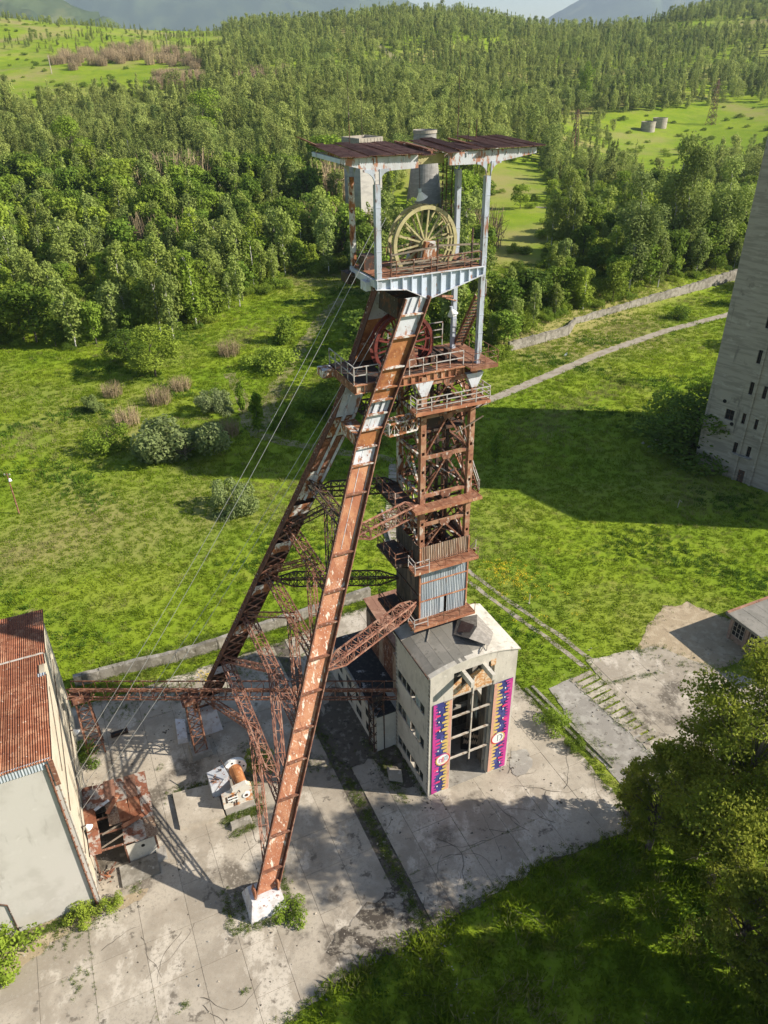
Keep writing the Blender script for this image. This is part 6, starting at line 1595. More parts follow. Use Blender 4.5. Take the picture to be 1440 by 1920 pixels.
# ---- single trees and bushes that the photograph lets one tell apart
def ht(px, py, top): return height_at(px, top, G(px, py))
SINGLE = [
 ('bigbroad0', 292, 706, 605, 'tree', 'round leafy tree at the forest edge, left meadow', 1.5, 'tree'),
 ('bigbroad1', 243, 684, 612, 'tree', 'dark bushy tree directly left of the round leafy meadow tree', 1.6, 'tree'),
 ('willow0', 350, 862, 748, 'willow_bush', 'largest pale grey-green willow bush in the left meadow', 1.2, 'bush'),
 ('willow1', 402, 772, 705, 'willow_bush', 'pale upright willow just behind the largest willow bush', .8, 'bush'),
 ('willow1', 441, 956, 872, 'olive_bush', 'dusky round bush alone below the willow, crossed by ropes', .75, 'bush'),
 ('shrub0', 208, 843, 782, 'small_tree', 'small twiggy green tree left of the largest willow', .9, 'bush'),
 ('willow0', 174, 772, 728, 'small_tree', 'small grey twiggy tree, leftmost bush of the meadow cluster', .8, 'bush'),
 ('fresh0', 929, 866, 812, 'sapling', 'bright yellow-green sapling at the edge of the silo shadow', 1.0, 'tree'),
 ('shrub1', 538, 803, 764, 'bush', 'small pale shrub beside the ropes above the foot trail', .8, 'bush'),
 ('shrub1', 1271, 598, 564, 'bush', 'small dark bush between retaining wall and concrete path', .75, 'bush'),
 ('bigbroad1', 1292, 852, 730, 'bush', 'big dark bush against the foot of the silo', 1.9, 'bush'),
 ('broad3', 1245, 812, 728, 'bush', 'yellowish bush left of the dark bush by the silo', 1.6, 'bush'),
 ('broad1', 1320, 800, 720, 'bush', 'leafy green bush partly behind the silo edge', 1.2, 'bush'),
 ('bigbroad1', 655, 735, 650, 'bush', 'dark bush mass left of the leaning legs, lower one', 1.7, 'bush'),
 ('broad0', 690, 660, 580, 'bush', 'dark bush just behind the head of the leaning legs', 1.5, 'bush'),
 ('broad2', 625, 780, 730, 'bush', 'low dark bush between ropes and leaning legs', 1.7, 'bush'),
 ('shrub1', 585, 760, 722, 'bush', 'low green bush left of the ropes on the slope', 1.3, 'bush'),
 ('shrub2', 510, 690, 640, 'bush', 'yellowish bush on the slope above the foot trail', 1.3, 'bush'),
 ('broad3', 535, 640, 585, 'bush', 'mid green bush on the slope below the forest', 1.1, 'bush'),
 ('shrub0', 700, 830, 800, 'bush', 'small green bush behind the leaning leg knee', 1.3, 'bush'),
 ('shrub0', 1172, 718, 705, 'bush', 'tiny shrub in the middle of the right meadow', .9, 'bush'),
 ('fresh1', 485, 812, 735, 'sapling', 'bright green slender sapling at the foot trail bend', .9, 'tree'),
 ('fresh0', 455, 775, 715, 'sapling', 'slender leafy sapling above the foot trail bend', .8, 'tree'),
 ('shrub2', 1035, 1362, 1326, 'bush', 'bright green shrub growing on the mossy kerb', .9, 'bush'),
 ('shrub0', 1076, 1402, 1378, 'bush', 'small green shrub lower down the mossy kerb', .8, 'bush'),
 ('shrub0', 548, 1718, 1694, 'bush', 'yellow-green shrub beside the near leg footing', 1.15, 'bush'),
 ('shrub2', 160, 1718, 1690, 'bush', 'green shrub along the winding house front wall', 1.1, 'bush'),
 ('shrub0', 212, 1700, 1672, 'bush', 'small green shrub by the winding house corner', .7, 'bush'),
 ('shrub2', 6, 1795, 1725, 'bush', 'bright green shrub at the lower left picture edge', 1.0, 'bush'),
 ('shrub1', 165, 1425, 1385, 'bush', 'green shrub at the foot of the winding house trestle', .8, 'bush'),
 ('shrub0', 490, 1440, 1395, 'bush', 'weedy green shrub growing between leg bracing and winch', .6, 'bush'),
 ('bigbirch0', 1060, 475, 318, 'birch_tree', 'pale birch standing in front of the right clearing', .95, 'tree'),
 ('bigbirch1', 1178, 548, 330, 'birch_tree', 'broad pale birch left of the two white trunks', 1.15, 'tree'),
 ('bigbirch1', 1248, 500, 262, 'birch_tree', 'tall birch with bare white trunk, middle right', 1.0, 'tree'),
 ('bigbirch0', 1268, 505, 275, 'birch_tree', 'tall birch leaning beside the bare white trunk', .9, 'tree'),
 ('bigbirch1', 1340, 498, 300, 'birch_tree', 'full birch nearest the silo edge', 1.15, 'tree'),
 ('bigbroad0', 1380, 490, 340, 'tree', 'yellow-green broadleaf tree touching the silo edge', 1.1, 'tree'),
 ('broad1', 1148, 566, 488, 'tree', 'small round tree standing just above the retaining wall', .95, 'tree'),
 ('broad0', 1000, 590, 505, 'tree', 'dark bushy tree behind the right column of the headframe', 1.3, 'tree'),
 ('broad2', 955, 600, 520, 'tree', 'dark bush tree next to the headframe stairs', 1.2, 'tree'),
 ('broad1', 1050, 575, 500, 'tree', 'green bush tree above the broken end of the retaining wall', 1.3, 'tree'),
 ('broad3', 1230, 520, 430, 'tree', 'leafy tree under the two white birch trunks', 1.2, 'tree'),
 ('broad1', 1310, 500, 420, 'tree', 'bright leafy tree between the birches and the silo', 1.2, 'tree'),
 ('broad0', 1290, 290, 255, 'tree', 'dark round tree in the far right clearing', 1.4, 'tree'),
 ('broad2', 1310, 338, 300, 'tree', 'dark round tree lower in the right clearing', 1.5, 'tree'),
 ('broad1', 975, 392, 345, 'tree', 'round tree at the left rim of the clearing', 1.2, 'tree'),
 ('bigbroad1', 1094, 205, 112, 'tall_poplar', 'tallest dark poplar above the clearing', .6, 'tree'),
 ('bigbroad0', 388, 272, 165, 'tall_tree', 'huge rounded tree crown towering over the left forest', 1.15, 'tree'),
 ('bigbroad0', 150, 345, 215, 'tall_tree', 'tall rounded tree in the left forest', 1.0, 'tree'),
 ('bigbirch0', 247, 312, 245, 'birch_tree', 'pale birch with white forked limbs in the left forest', .9, 'tree'),
]
for key, px, py, top, nm, lab, wd, cat in SINGLE:
    tree(key, G(px, py), ht(px, py, top), random.uniform(0, 6.3), nm, lab, cat, wide=wd)
for (px, py, s, k, lab) in ((240, 795, 1.15, 0, 'bare brown thicket left of the largest willow'), (300, 755, 1.2, 1, 'bare brown thicket behind the largest willow'), (340, 730, 1.0, 0, 'pinkish bare thicket at the top of the bush cluster'), (212, 742, 1.0, 1, 'thin bare thicket near the small grey tree'), (430, 665, 1.2, 0, 'bare stems at the forest edge by the foot trail'), (428, 815, 1.0, 1, 'bare brown stems right of the largest willow'), (640, 470, 2.4, 0, 'tall bare saplings behind the headframe deck'), (612, 455, 2.2, 1, 'bare saplings left of the headframe deck')):
    thicket(px, py, s, k, lab)

# ---- forest
CLEAR = [
 [(-60, 690), (0, 655), (60, 648), (140, 655), (205, 640), (330, 640), (420, 600), (480, 560), (560, 520), (640, 512), (700, 540), (700, 700), (930, 690), (960, 640), (1080, 590), (1210, 545), (1400, 500), (1500, 480), (1600, 2200), (-200, 2200)],
 [(135, 560), (185, 560), (200, 640), (130, 650), (140, 600), (120, 520)],
 [(-60, 92), (60, 100), (180, 118), (240, 106), (330, 112), (390, 136), (378, 176), (260, 182), (150, 196), (60, 206), (-60, 190)],
 [(298, 37), (420, 36), (640, 37), (640, 46), (480, 52), (330, 46)],
 [(-60, 40), (60, 44), (150, 62), (130, 72), (40, 62), (-60, 66)],
 [(200, 62), (290, 70), (270, 80), (190, 74)],
 [(585, 58), (650, 60), (690, 66), (690, 74), (600, 70)],
 [(680, 72), (715, 82), (765, 118), (740, 118), (690, 88)],
 [(1140, 214), (1250, 206), (1400, 194), (1500, 196), (1500, 268), (1410, 272), (1370, 300), (1300, 360), (1215, 360), (1160, 290)],
 [(905, 310), (1010, 296), (1030, 350), (1015, 440), (1020, 520), (930, 545), (900, 470)],
 [(1010, 390), (1130, 372), (1165, 360), (1160, 420), (1090, 430), (1010, 440)],
 [(1160, 52), (1240, 44), (1440, 34), (1440, 54), (1300, 64), (1210, 62)],
 [(1020, 168), (1110, 150), (1160, 136), (1150, 150), (1060, 178)],
 [(760, 310), (830, 310), (860, 400), (850, 480), (740, 480), (720, 420)],
 [(640, 400), (735, 400), (740, 470), (640, 440)],
]
def bare_mask(pp):
    c = np.zeros(len(pp), bool)
    for poly in CLEAR: c |= inpoly(pp, poly)
    return c
def grid_pts(y0, y1, sp, xm):
    ys = np.arange(y0, y1, sp); out = []
    for y in ys:
        w = xm * y + 25; xs = np.arange(-w, w, sp); out.append(np.stack([xs, np.full(len(xs), y)], 1))
    P = np.concatenate(out); P += rng.uniform(-.48, .48, P.shape) * sp; return P
def sight(P, sp): 
    z = terrain(P[:, 0], P[:, 1]); return np.column_stack([P, z])
near = sight(grid_pts(160, 345, 5.6, .66), 5.6); mid = sight(grid_pts(345, 640, 6.0, .64), 6); farp = sight(grid_pts(640, 1330, 7.4, .62), 7.4)
def usable(P3):
    pp = project(P3); return P3[~bare_mask(pp)], pp[~bare_mask(pp)]
pn = project(near); near = near[~((pn[:, 0] > 985) & (pn[:, 0] < 1230) & (pn[:, 1] > 235) & (pn[:, 1] < 500) & (rng.uniform(size=len(near)) < .55))]
near, npx = usable(near); mid, mpx = usable(mid); farp, fpx_ = usable(farp)
inv = (npx[:, 0] > -30) & (npx[:, 0] < 1470)
dist = np.where(inv, np.linalg.norm(near - np.array([0, 0, CH]), axis=1), 1e9)
order = np.argsort(dist)
# keep clear of single trees and of the towers
keep = []
for q in order:
    p = near[q]
    if (p[0] - cb.x) ** 2 + (p[1] - cb.y) ** 2 < 190 or (p[0] - wb.x) ** 2 + (p[1] - wb.y) ** 2 < 190: continue
    keep.append(q)
first = [q for q in keep if dist[q] < 1e8][:300]; rest = [q for q in keep if q not in set(first)]
KINDS = ['broad0', 'broad1', 'broad2', 'broad3', 'birch0', 'birch1', 'birch2', 'birch3', 'cone0', 'shrub0', 'shrub1']
def zone(px, py):
    if px < 200: return 'left meadow edge'
    if px < 400: return 'above the round meadow tree'
    if px < 540: return 'above the meadow foot trail'
    if px < 720: return 'left of the headframe'
    if px < 900: return 'behind the headframe columns'
    if px < 1040: return 'right of the headframe stairs'
    if px < 1200: return 'above the broken retaining wall'
    return 'below the tall birches near the silo'
def row_word(p):
    d = p[1] - (166 - .02 * p[0] if p[0] <= 20 else max(166, 150 + .77 * min(p[0], 140)))
    return 'in the first row' if d < 14 else ('in the second row' if d < 26 else ('some rows back' if d < 42 else 'deep in the forest'))
def size_word(nm, h):
    lo, hi = (3.4, 4.2) if nm == 'forest_shrub' else (9.5, 12.5)
    return 'small ' if h < lo else ('' if h < hi else 'tall ')
rr = np.random.default_rng(5)
for q in first:
    p = near[q]; px, py = npx[q]
    pr = rr.uniform()
    q_ = .62 if 900 < px < 1130 else 1.0
    if pr < .34: key, h, nm, kd = f'broad{rr.integers(0, 4)}', rr.uniform(7, 16) * q_, 'broadleaf_tree', 'leafy broadleaf tree'
    elif pr < .72: key, h, nm, kd = f'birch{rr.integers(0, 4)}', rr.uniform(10, 20) * q_, 'birch_tree', 'slender grey-green birch'
    else: key, h, nm, kd = f'shrub{rr.integers(0, 3)}', rr.uniform(2.6, 5.0), 'forest_shrub', 'low leafy shrub'
    tree(key, Vector((p[0], p[1], p[2] - .1)), h, rr.uniform(0, 6.3), nm, f'{size_word(nm, h)}{kd} {row_word(p)}, {zone(px, py)}', 'tree' if nm != 'forest_shrub' else 'bush', f'{nm.replace("_", " ")}s at the forest front {zone(px, py)}', wide=rr.uniform(.85, 1.2))

# the rest of the forest: one mass, scattered over the hills
def proto_obj(name, key=None, me=None):
    o = bpy.data.objects.new(name, me); return o
def scatter(name, P, S, R, I, protos, label, kindname='stuff'):
    """one object: points that carry copies of a few small meshes"""
    me = bpy.data.meshes.new(name); me.vertices.add(len(P)); me.vertices.foreach_set('co', np.ascontiguousarray(P, np.float32).ravel())
    for nm, ty, val, key in (('sc', 'FLOAT_VECTOR', S, 'vector'), ('rz', 'FLOAT_VECTOR', R, 'vector'), ('ix', 'INT', I, 'value')):
        a = me.attributes.new(nm, ty, 'POINT'); a.data.foreach_set(key, np.ascontiguousarray(val).ravel())
    coll = bpy.data.collections.new(name + '_sources')
    for i, pm in enumerate(protos):
        o = bpy.data.objects.new(f'{chr(97 + i)}_{name}', pm); coll.objects.link(o)
    ng = bpy.data.node_groups.new(name, 'GeometryNodeTree')
    ng.interface.new_socket('Geometry', in_out='INPUT', socket_type='NodeSocketGeometry'); ng.interface.new_socket('Geometry', in_out='OUTPUT', socket_type='NodeSocketGeometry')
    N = ng.nodes; L = ng.links
    gi = N.new('NodeGroupInput'); go = N.new('NodeGroupOutput'); iop = N.new('GeometryNodeInstanceOnPoints'); ci = N.new('GeometryNodeCollectionInfo')
    ci.inputs['Collection'].default_value = coll; ci.inputs['Separate Children'].default_value = True; ci.inputs['Reset Children'].default_value = True
    def attr(nm, ty):
        a = N.new('GeometryNodeInputNamedAttribute'); a.data_type = ty; a.inputs['Name'].default_value = nm; return a.outputs['Attribute']
    iop.inputs['Pick Instance'].default_value = True
    L.new(gi.outputs[0], iop.inputs['Points']); L.new(ci.outputs[0], iop.inputs['Instance']); L.new(attr('ix', 'INT'), iop.inputs['Instance Index'])
    L.new(attr('rz', 'FLOAT_VECTOR'), iop.inputs['Rotation']); L.new(attr('sc', 'FLOAT_VECTOR'), iop.inputs['Scale']); L.new(iop.outputs[0], go.inputs[0])
    o = bpy.data.objects.new(name, me); COL.objects.link(o); md = o.modifiers.new('scatter', 'NODES'); md.node_group = ng
    o['kind'] = kindname; o['label'] = label
    return o
def merged(crown, trunk, name):
    """crown and trunk in one source mesh for the mass"""
    bm = bmesh.new(); bm.from_mesh(crown); k = len(bm.faces); bm.from_mesh(trunk); bm.faces.ensure_lookup_table()
    for f in bm.faces[k:]: f.material_index = 1
    me = bpy.data.meshes.new(name); bm.to_mesh(me); bm.free(); me.materials.append(crown.materials[0]); me.materials.append(trunk.materials[0]); return me
MS = [merged(PROTO[k][0], PROTO[k][1], 'src') for k in ('broad0', 'broad1', 'broad2', 'birch0', 'birch1', 'cone0', 'cone1')]
MS.append(TW[0]); MH = [12, 12, 12, 14, 14, 14, 14]
def scat_arrays(P, hmin, hmax, weights, heights, wide=(.8, 1.15)):
    n = len(P); I = rng.choice(len(weights), n, p=np.array(weights) / sum(weights)).astype(np.int32)
    h = hmin + (hmax - hmin) * rng.beta(1.6, 2.2, n); k = h / np.array(heights)[I]; w = k * rng.uniform(*wide, n)
    S = np.stack([w, w, k], 1).astype(np.float32); R = np.zeros((n, 3), np.float32); R[:, 2] = rng.uniform(0, 6.28, n); return S, R, I
P = near[rest]
S, R, I = scat_arrays(P, 6, 21, [2, 2, 2, 3.5, 3.5, 1.6, 1.6, .25], MH + [3], (.75, 1.2))
low = (npx[rest][:, 0] > 1010) & (npx[rest][:, 1] < 420) & (npx[rest][:, 1] > 240)
S[low] *= .62
scatter('forest_slope', P, S, R, I, MS, 'mixed birch and broadleaf forest covering the near slope')
FS = []
for i, (kind, M) in enumerate((('cone', LEAFF), ('birch', LEAFF), ('broad', LEAFF), ('cone', LEAFF))):
    cm, L = crown_mesh('far_crown', kind, 13, 1300, .32, M, 700 + i); FS.append(cm)
P = mid
S, R, I = scat_arrays(P, 6, 21, [2.5, 2.5, 2, 2], [13] * 4, (.7, 1.2))
low = (mpx[:, 0] > 1050) & (mpx[:, 1] < 330) & (mpx[:, 1] > 215)
S[low] *= .55
gm = np.sin(P[:, 0] / 31 + 2 * np.sin(P[:, 1] / 60)) + np.sin(P[:, 1] / 27 + 1.7 * np.sin(P[:, 0] / 51)); kp = rng.uniform(size=len(P)) < np.where(low, .5, .82 - .4 * (gm > .9)); P, S, R, I = P[kp], S[kp], R[kp], I[kp]
scatter('forest_hill', P, S, R, I, FS, 'dense young forest on the middle hill')
gapn = np.sin(farp[:, 0] / 47 + 2 * np.sin(farp[:, 1] / 90)) + np.sin(farp[:, 1] / 38 + 1.7 * np.sin(farp[:, 0] / 71))
kg = rng.uniform(size=len(farp)) < np.clip(.80 - .50 * (gapn > .7) - .35 * (fpx_[:, 0] < 420) * (fpx_[:, 1] < 115), 0.04, 1); farp, fpx_ = farp[kg], fpx_[kg]
P = farp
S, R, I = scat_arrays(P, 6, 21, [3, 2.5, 1.5, 3], [13] * 4, (.65, 1.15))
pf = fpx_; young = (pf[:, 0] < 420) & (pf[:, 1] < 110)
S[young] *= .55
keepy = ~(young & (rng.uniform(size=len(P)) < .25)); P, S, R, I = P[keepy], S[keepy], R[keepy], I[keepy]
scatter('forest_ridge', P, S, R, I, FS, 'far wooded ridge under the sky')
# undergrowth that fills the forest floor and the rough edges
ug = sight(grid_pts(158, 420, 4.4, .66), 4.4); up = project(ug); m_ = ~bare_mask(up) | (rng.uniform(size=len(ug)) < .05) & (ug[:, 1] > 165) & (up[:, 1] < 540)
ug = ug[m_]; 
SB_ = [PROTO[k][0] for k in ('shrub0', 'shrub1', 'shrub2')]
S, R, I = scat_arrays(ug, 1.6, 4.2, [1, 1, 1], [3.2] * 3, (.9, 1.4)); scatter('undergrowth', ug, S, R, I, SB_, 'leafy undergrowth on the forest floor')
# sparse shrubs in the far clearings
cl = sight(grid_pts(300, 1250, 13, .6), 13); cp = project(cl); sel = bare_mask(cp) & (rng.uniform(size=len(cl)) < .32) & (cp[:, 1] < 480) & (cp[:, 0] < 1440)
S, R, I = scat_arrays(cl[sel], 1.2, 4.5, [1, 1, 1], [3.2] * 3, (.9, 1.5)); scatter('clearing_shrubs', cl[sel], S, R, I, SB_, 'low scattered bushes in the far clearings')
# bare brown saplings on the left hill
bp = []
for poly, n in (([(90, 115), (180, 95), (260, 90), (380, 112), (375, 135), (240, 118), (120, 134)], 80), ([(440, 150), (540, 140), (520, 165), (450, 168)], 40), ([(300, 150), (380, 150), (370, 170), (290, 168)], 40)):
    c = 0
    xs, ys = [a for a, b in poly], [b for a, b in poly]
    while c < n:
        px, py = rng.uniform(min(xs), max(xs)), rng.uniform(min(ys), max(ys))
        if inpoly(np.array([[px, py]]), poly)[0]: bp.append(tuple(G(px, py))); c += 1
bp = np.array(bp); S, R, I = scat_arrays(bp, 6, 11, [1, 1], [3] * 2, (.6, .9)); scatter('bare_saplings', bp, S, R, I, TW, 'bare brown saplings on the left hillside')

# ---- foreground trees on the right
def big_tree(px, py, h, R, n, seed, label, leaf=.17, lean=(0, 0), base=None):
    rs = np.random.default_rng(seed); b = G(px, py) if base is None else Vector(base); L = []
    for i in range(84):
        z = h * rs.uniform(.24, .97); k = sqrt(max(.08, 1 - ((z / h - .55) / .50) ** 2)); a = rs.uniform(0, 2 * pi); r = R * k * sqrt(rs.uniform(.12, 1))
        L.append((r * cos(a) + lean[0] * z / h, r * sin(a) + lean[1] * z / h, z, h * rs.uniform(.035, .068)))
    L = np.array(L); w = L[:, 3] ** 2; pick = rs.choice(len(L), n, p=w / w.sum())
    D = rs.normal(size=(n, 3)); D /= np.linalg.norm(D, axis=1, keepdims=True); D[:, 2] = D[:, 2] * .7 + .1
    C = L[pick, :3] + D * L[pick, 3:4] * (rs.uniform(.1, 1.25, (n, 1)) ** .6) * np.array([1.15, 1.15, .85])
    N = D * .5 + rs.normal(size=(n, 3)) * .6; N[:, 2] += .35
    V, F = leaves(C, N, leaf, rs, aspect=.7)
    T = Thing('leafy_tree', label, 'tree', world=b, rot=0)
    o = bpy.data.objects.new('crown', mesh_np('crown', V, F, LEAFT)); link(o, T.o)
    mb = MB(); top = Vector((lean[0] * .8, lean[1] * .8, h * .85)); n_ = 8; P = [Vector((0, 0, -.4)).lerp(top, i / n_) + Vector((rs.normal() * .12, rs.normal() * .12, 0)) * (i > 0) for i in range(n_ + 1)]
    for i in range(n_): mb.tube(P[i], P[i + 1], .32 * (1 - .85 * i / n_), .32 * (1 - .85 * (i + 1) / n_), n=9, cap=False)
    for k in range(len(L)):
        q = Vector(L[k, :3]); t = min(.92, max(.18, q.z / h * .78)); i = int(t * n_); s = P[i].lerp(P[min(i + 1, n_)], t * n_ - i); md = s.lerp(q, .5) + Vector((rs.normal() * .2, rs.normal() * .2, .15)); rd = .12 * (1.05 - t)
        mb.tube(s, md, rd, rd * .6, n=5, cap=False); mb.tube(md, q, rd * .6, .012, n=5, cap=False)
        for j in range(3):
            e = q + Vector(rs.normal(size=3)) * L[k, 3] * 1.0; mb.tube(q.lerp(md, .3 * j / 4), e, .02, .006, n=4, cap=False)
    T.part('trunk', mb, BARK)
    return T
big_tree(1215, 1590, 12.5, 3.3, 17000, 1, 'leafy tree overhanging the sleeper strip, nearest the yard', leaf=.125, lean=(1.2, .4))
big_tree(1300, 1610, 16.5, 4.0, 24000, 7, 'leafy tree between the yard corner tree and the tall one', leaf=.125)
big_tree(1330, 1660, 24.5, 5.4, 33000, 2, 'tall leafy tree in front of the brown shed', leaf=.135)
big_tree(1455, 1650, 23.0, 5.6, 30000, 3, 'big leafy tree at the right picture edge', leaf=.135)
big_tree(1370, 1810, 13.0, 3.6, 13000, 4, 'lower leafy tree in the shady right corner', leaf=.135)
big_tree(1460, 1880, 13.5, 4.4, 14000, 5, 'dense leafy tree in the lower right corner', leaf=.135)
big_tree(1180, 1530, 6.0, 1.6, 5000, 6, 'small bushy tree at the yard corner under the tall trees', leaf=.11)
# more trees of the same row just out of the picture, casting the shade on the lawn
for k_, (x, y, h, w_) in enumerate(((33, 22, 23, 'in front of the dense corner tree'), (30, 15, 21, 'standing apart toward the viewer'), (46, 21, 25, 'behind the others of the lawn row'), (29, 9, 20, 'lowest and nearest the viewer'), (38, 16, 24, 'at the far end of the lawn row'), (42, 11, 24, 'outermost of the lawn row'), (36, 24, 25, 'tallest of the lawn row'))):
    big_tree(0, 0, h, 5.2, 9000, 20 + k_, 'leafy tree beyond the lower right corner, ' + w_, leaf=.24, base=(x, y, 0))

# ---- grass, weeds, flowers
YP = [np.array(YARD), np.array(EAST), np.array(EAST2), np.array(DIRT)]
PATHS = [[(g.x, g.y) for g in Gp((880, 764), (940, 741), (1000, 716), (1130, 661), (1250, 620), (1372, 588))]]
def seg_dist(P, pts):
    d = np.full(len(P), 1e9)
    for a, b in zip(pts[:-1], pts[1:]):
        a = np.array(a); b = np.array(b); ab = b - a; t = np.clip(((P - a) @ ab) / (ab @ ab), 0, 1); d = np.minimum(d, np.linalg.norm(P - a - t[:, None] * ab, axis=1))
    return d
def tuft_mesh(seed, n, R, H, M, wide=.05):
    rs = np.random.default_rng(seed); a = rs.uniform(0, 2 * pi, n); r = R * np.sqrt(rs.uniform(0, 1, n)); B = np.stack([r * np.cos(a), r * np.sin(a), np.full(n, -.02)], 1)
    h = H * rs.uniform(.5, 1, n); Tp = B + np.stack([rs.normal(size=n) * H * .45, rs.normal(size=n) * H * .45, h], 1)
    w = rs.normal(size=(n, 3)); w[:, 2] = 0; w /= np.linalg.norm(w, axis=1, keepdims=True); w *= wide
    V = np.stack([B - w, B + w, Tp], 1).reshape(-1, 3); return mesh_np('tuft', V, np.arange(3 * n).reshape(n, 3), M)
TF = [tuft_mesh(1, 14, .32, .26, TUFT), tuft_mesh(2, 14, .40, .36, TUFT, .06), tuft_mesh(3, 12, .30, .18, TUFT, .06), tuft_mesh(4, 12, .34, .42, TUFTS, .035), tuft_mesh(5, 14, .36, .44, TUFTG, .08)]
def tuft_kind(P):
    n = len(P); a = np.sin(P[:, 0] / 5.3 + 2 * np.sin(P[:, 1] / 9.1)) + np.sin(P[:, 1] / 6.7 + 1.6 * np.sin(P[:, 0] / 12.3)) + rng.normal(size=n) * .55
    b = np.sin(P[:, 0] / 8.9 + 1.4 * np.sin(P[:, 1] / 6.3) + 2) + np.sin(P[:, 1] / 4.1 + 2.2 * np.sin(P[:, 0] / 7.7) + 1) + rng.normal(size=n) * .55
    k = rng.integers(0, 3, n); k = np.where(a > 1.75, 3, k); k = np.where(b > 1.8, 4, k); k = np.where(rng.uniform(size=n) < .03, 3, k); return k.astype(np.int32)
def poly_mask(P, outl):
    return inpoly(P, [tuple(q) for q in outl])
G1 = rng.uniform([-75, 8], [75, 110], (62000, 2)); G2 = rng.uniform([-130, 110], [130, 235], (60000, 2))
GP = np.concatenate([G1, G2]); pz = terrain(GP[:, 0], GP[:, 1]); pp = project(np.column_stack([GP, pz]))
ok = (pp[:, 0] > -900) & (pp[:, 0] < 2300) & (pp[:, 1] < 2600)
for o_ in YP: ok &= ~poly_mask(GP, o_)
ok &= seg_dist(GP, PATHS[0]) > 1.3
GP = GP[ok]; pz = pz[ok]; n = len(GP)
k = rng.uniform(.6, 1.25, n) * np.where(GP[:, 1] > 110, 1.5, 1.0)
S = np.stack([k, k, k * rng.uniform(.7, 1.3, n)], 1).astype(np.float32); R = np.zeros((n, 3), np.float32); R[:, 2] = rng.uniform(0, 6.28, n)
scatter('grass', np.column_stack([GP, pz]), S, R, tuft_kind(GP), TF, 'long bright meadow grass')
# coarser, longer growth on the shady lawn and along the meadow edges
LP = rng.uniform([-12, 14], [34, 44], (9000, 2)); ok = np.ones(len(LP), bool)
for o_ in YP: ok &= ~poly_mask(LP, o_)
LP = LP[ok]; n = len(LP); cl_ = np.sin(LP[:, 0] * .9 + 2 * np.sin(LP[:, 1] * .5)) * np.sin(LP[:, 1] * .8 + 1.5 * np.sin(LP[:, 0] * .6)); kk = cl_ > rng.uniform(-.9, .8, n); LP = LP[kk]; n = len(LP)
k = rng.uniform(.9, 2.1, n); S = np.stack([k, k, k * rng.uniform(.8, 1.6, n)], 1).astype(np.float32); R = np.zeros((n, 3), np.float32); R[:, 2] = rng.uniform(0, 6.28, n)
scatter('long_grass', np.column_stack([LP, np.zeros(n)]), S, R, tuft_kind(LP * 1.7), TF, 'long tussocky grass on the shady lawn')
# weeds in the joints and along edges
wd = []
def weed_line(a, b, n, spread, lo=.5, hi=1.2):
    for i in range(n):
        t = rng.uniform(); p = np.array(a) * (1 - t) + np.array(b) * t + rng.normal(size=2) * spread; wd.append((p[0], p[1], .08, rng.uniform(lo, hi)))
def wuv(u, v): p = W(u, v); return (p.x, p.y)
weed_line(wuv(16.4, 27.5), wuv(16.4, 46), 620, .34); weed_line(wuv(16.2, 46), wuv(15.6, 60), 260, .4)
weed_line(wuv(20.2, 41.5), wuv(20.2, 47.5), 170, .45); weed_line(wuv(22.2, 41), wuv(22.2, 48), 80, .15)
for a, b, n in ((wuv(17.2, 30.3), wuv(31, 30.3), 60), (wuv(17.2, 34.6), wuv(33, 34.6), 60), (wuv(23.4, 27), wuv(23.4, 41), 25), (wuv(27.4, 27), wuv(27.4, 38), 20), (wuv(-4.3, 27), wuv(-4.3, 36), 14), (wuv(-8.3, 26), wuv(-8.3, 42), 70), (wuv(-12, 27), wuv(5, 27), 34)): weed_line(a, b, n, .07, .25, .6)
weed_line(wuv(-14, 42.9), wuv(-7.2, 43.0), 300, .35, .6, 1.5); weed_line(wuv(-12, 41.5), wuv(-7, 42.2), 120, .6, .4, 1.0)
weed_line(wuv(2.4, 36.2), wuv(2.4, 40), 70, .2); weed_line(wuv(2.4, 36.2), wuv(7.5, 35.6), 120, .25); weed_line(wuv(3.4, 36.8), wuv(3.4, 39.0), 40, .3); weed_line(wuv(7.3, 36), wuv(7.4, 40), 90, .3)
weed_line(wuv(4.2, 46.6), wuv(7.6, 46.4), 260, .35, .5, 1.2); weed_line(wuv(7.8, 46), wuv(7.8, 51), 120, .3); weed_line(wuv(.4, 51.6), wuv(4.4, 51.4), 150, .35); weed_line(wuv(4.6, 44.9), wuv(6.6, 45.0), 80, .25)
for (a, b), n, s in ((((985, 1292), (1115, 1420)), 190, .22), (((998, 1288), (1150, 1440)), 220, .22), (((1030, 1300), (1200, 1470)), 60, .3), (((1195, 1225), (1235, 1215)), 30, .2), (((1130, 1285), (1240, 1262)), 80, .15)):
    p, q = G(*a), G(*b); weed_line((p.x, p.y), (q.x, q.y), n, s, .5, 1.2)
for i in range(10):
    t = (i + .0) / 9; a = W(44.5, 48.3 - 8 * t); b = W(46.9, 48.3 - 8 * t); weed_line((a.x, a.y), (b.x, b.y), 20, .10, .3, .7)
a, b = W(44.3, 48.5), W(45.2, 34); weed_line((a.x, a.y), (b.x, b.y), 110, .2, .4, .9)
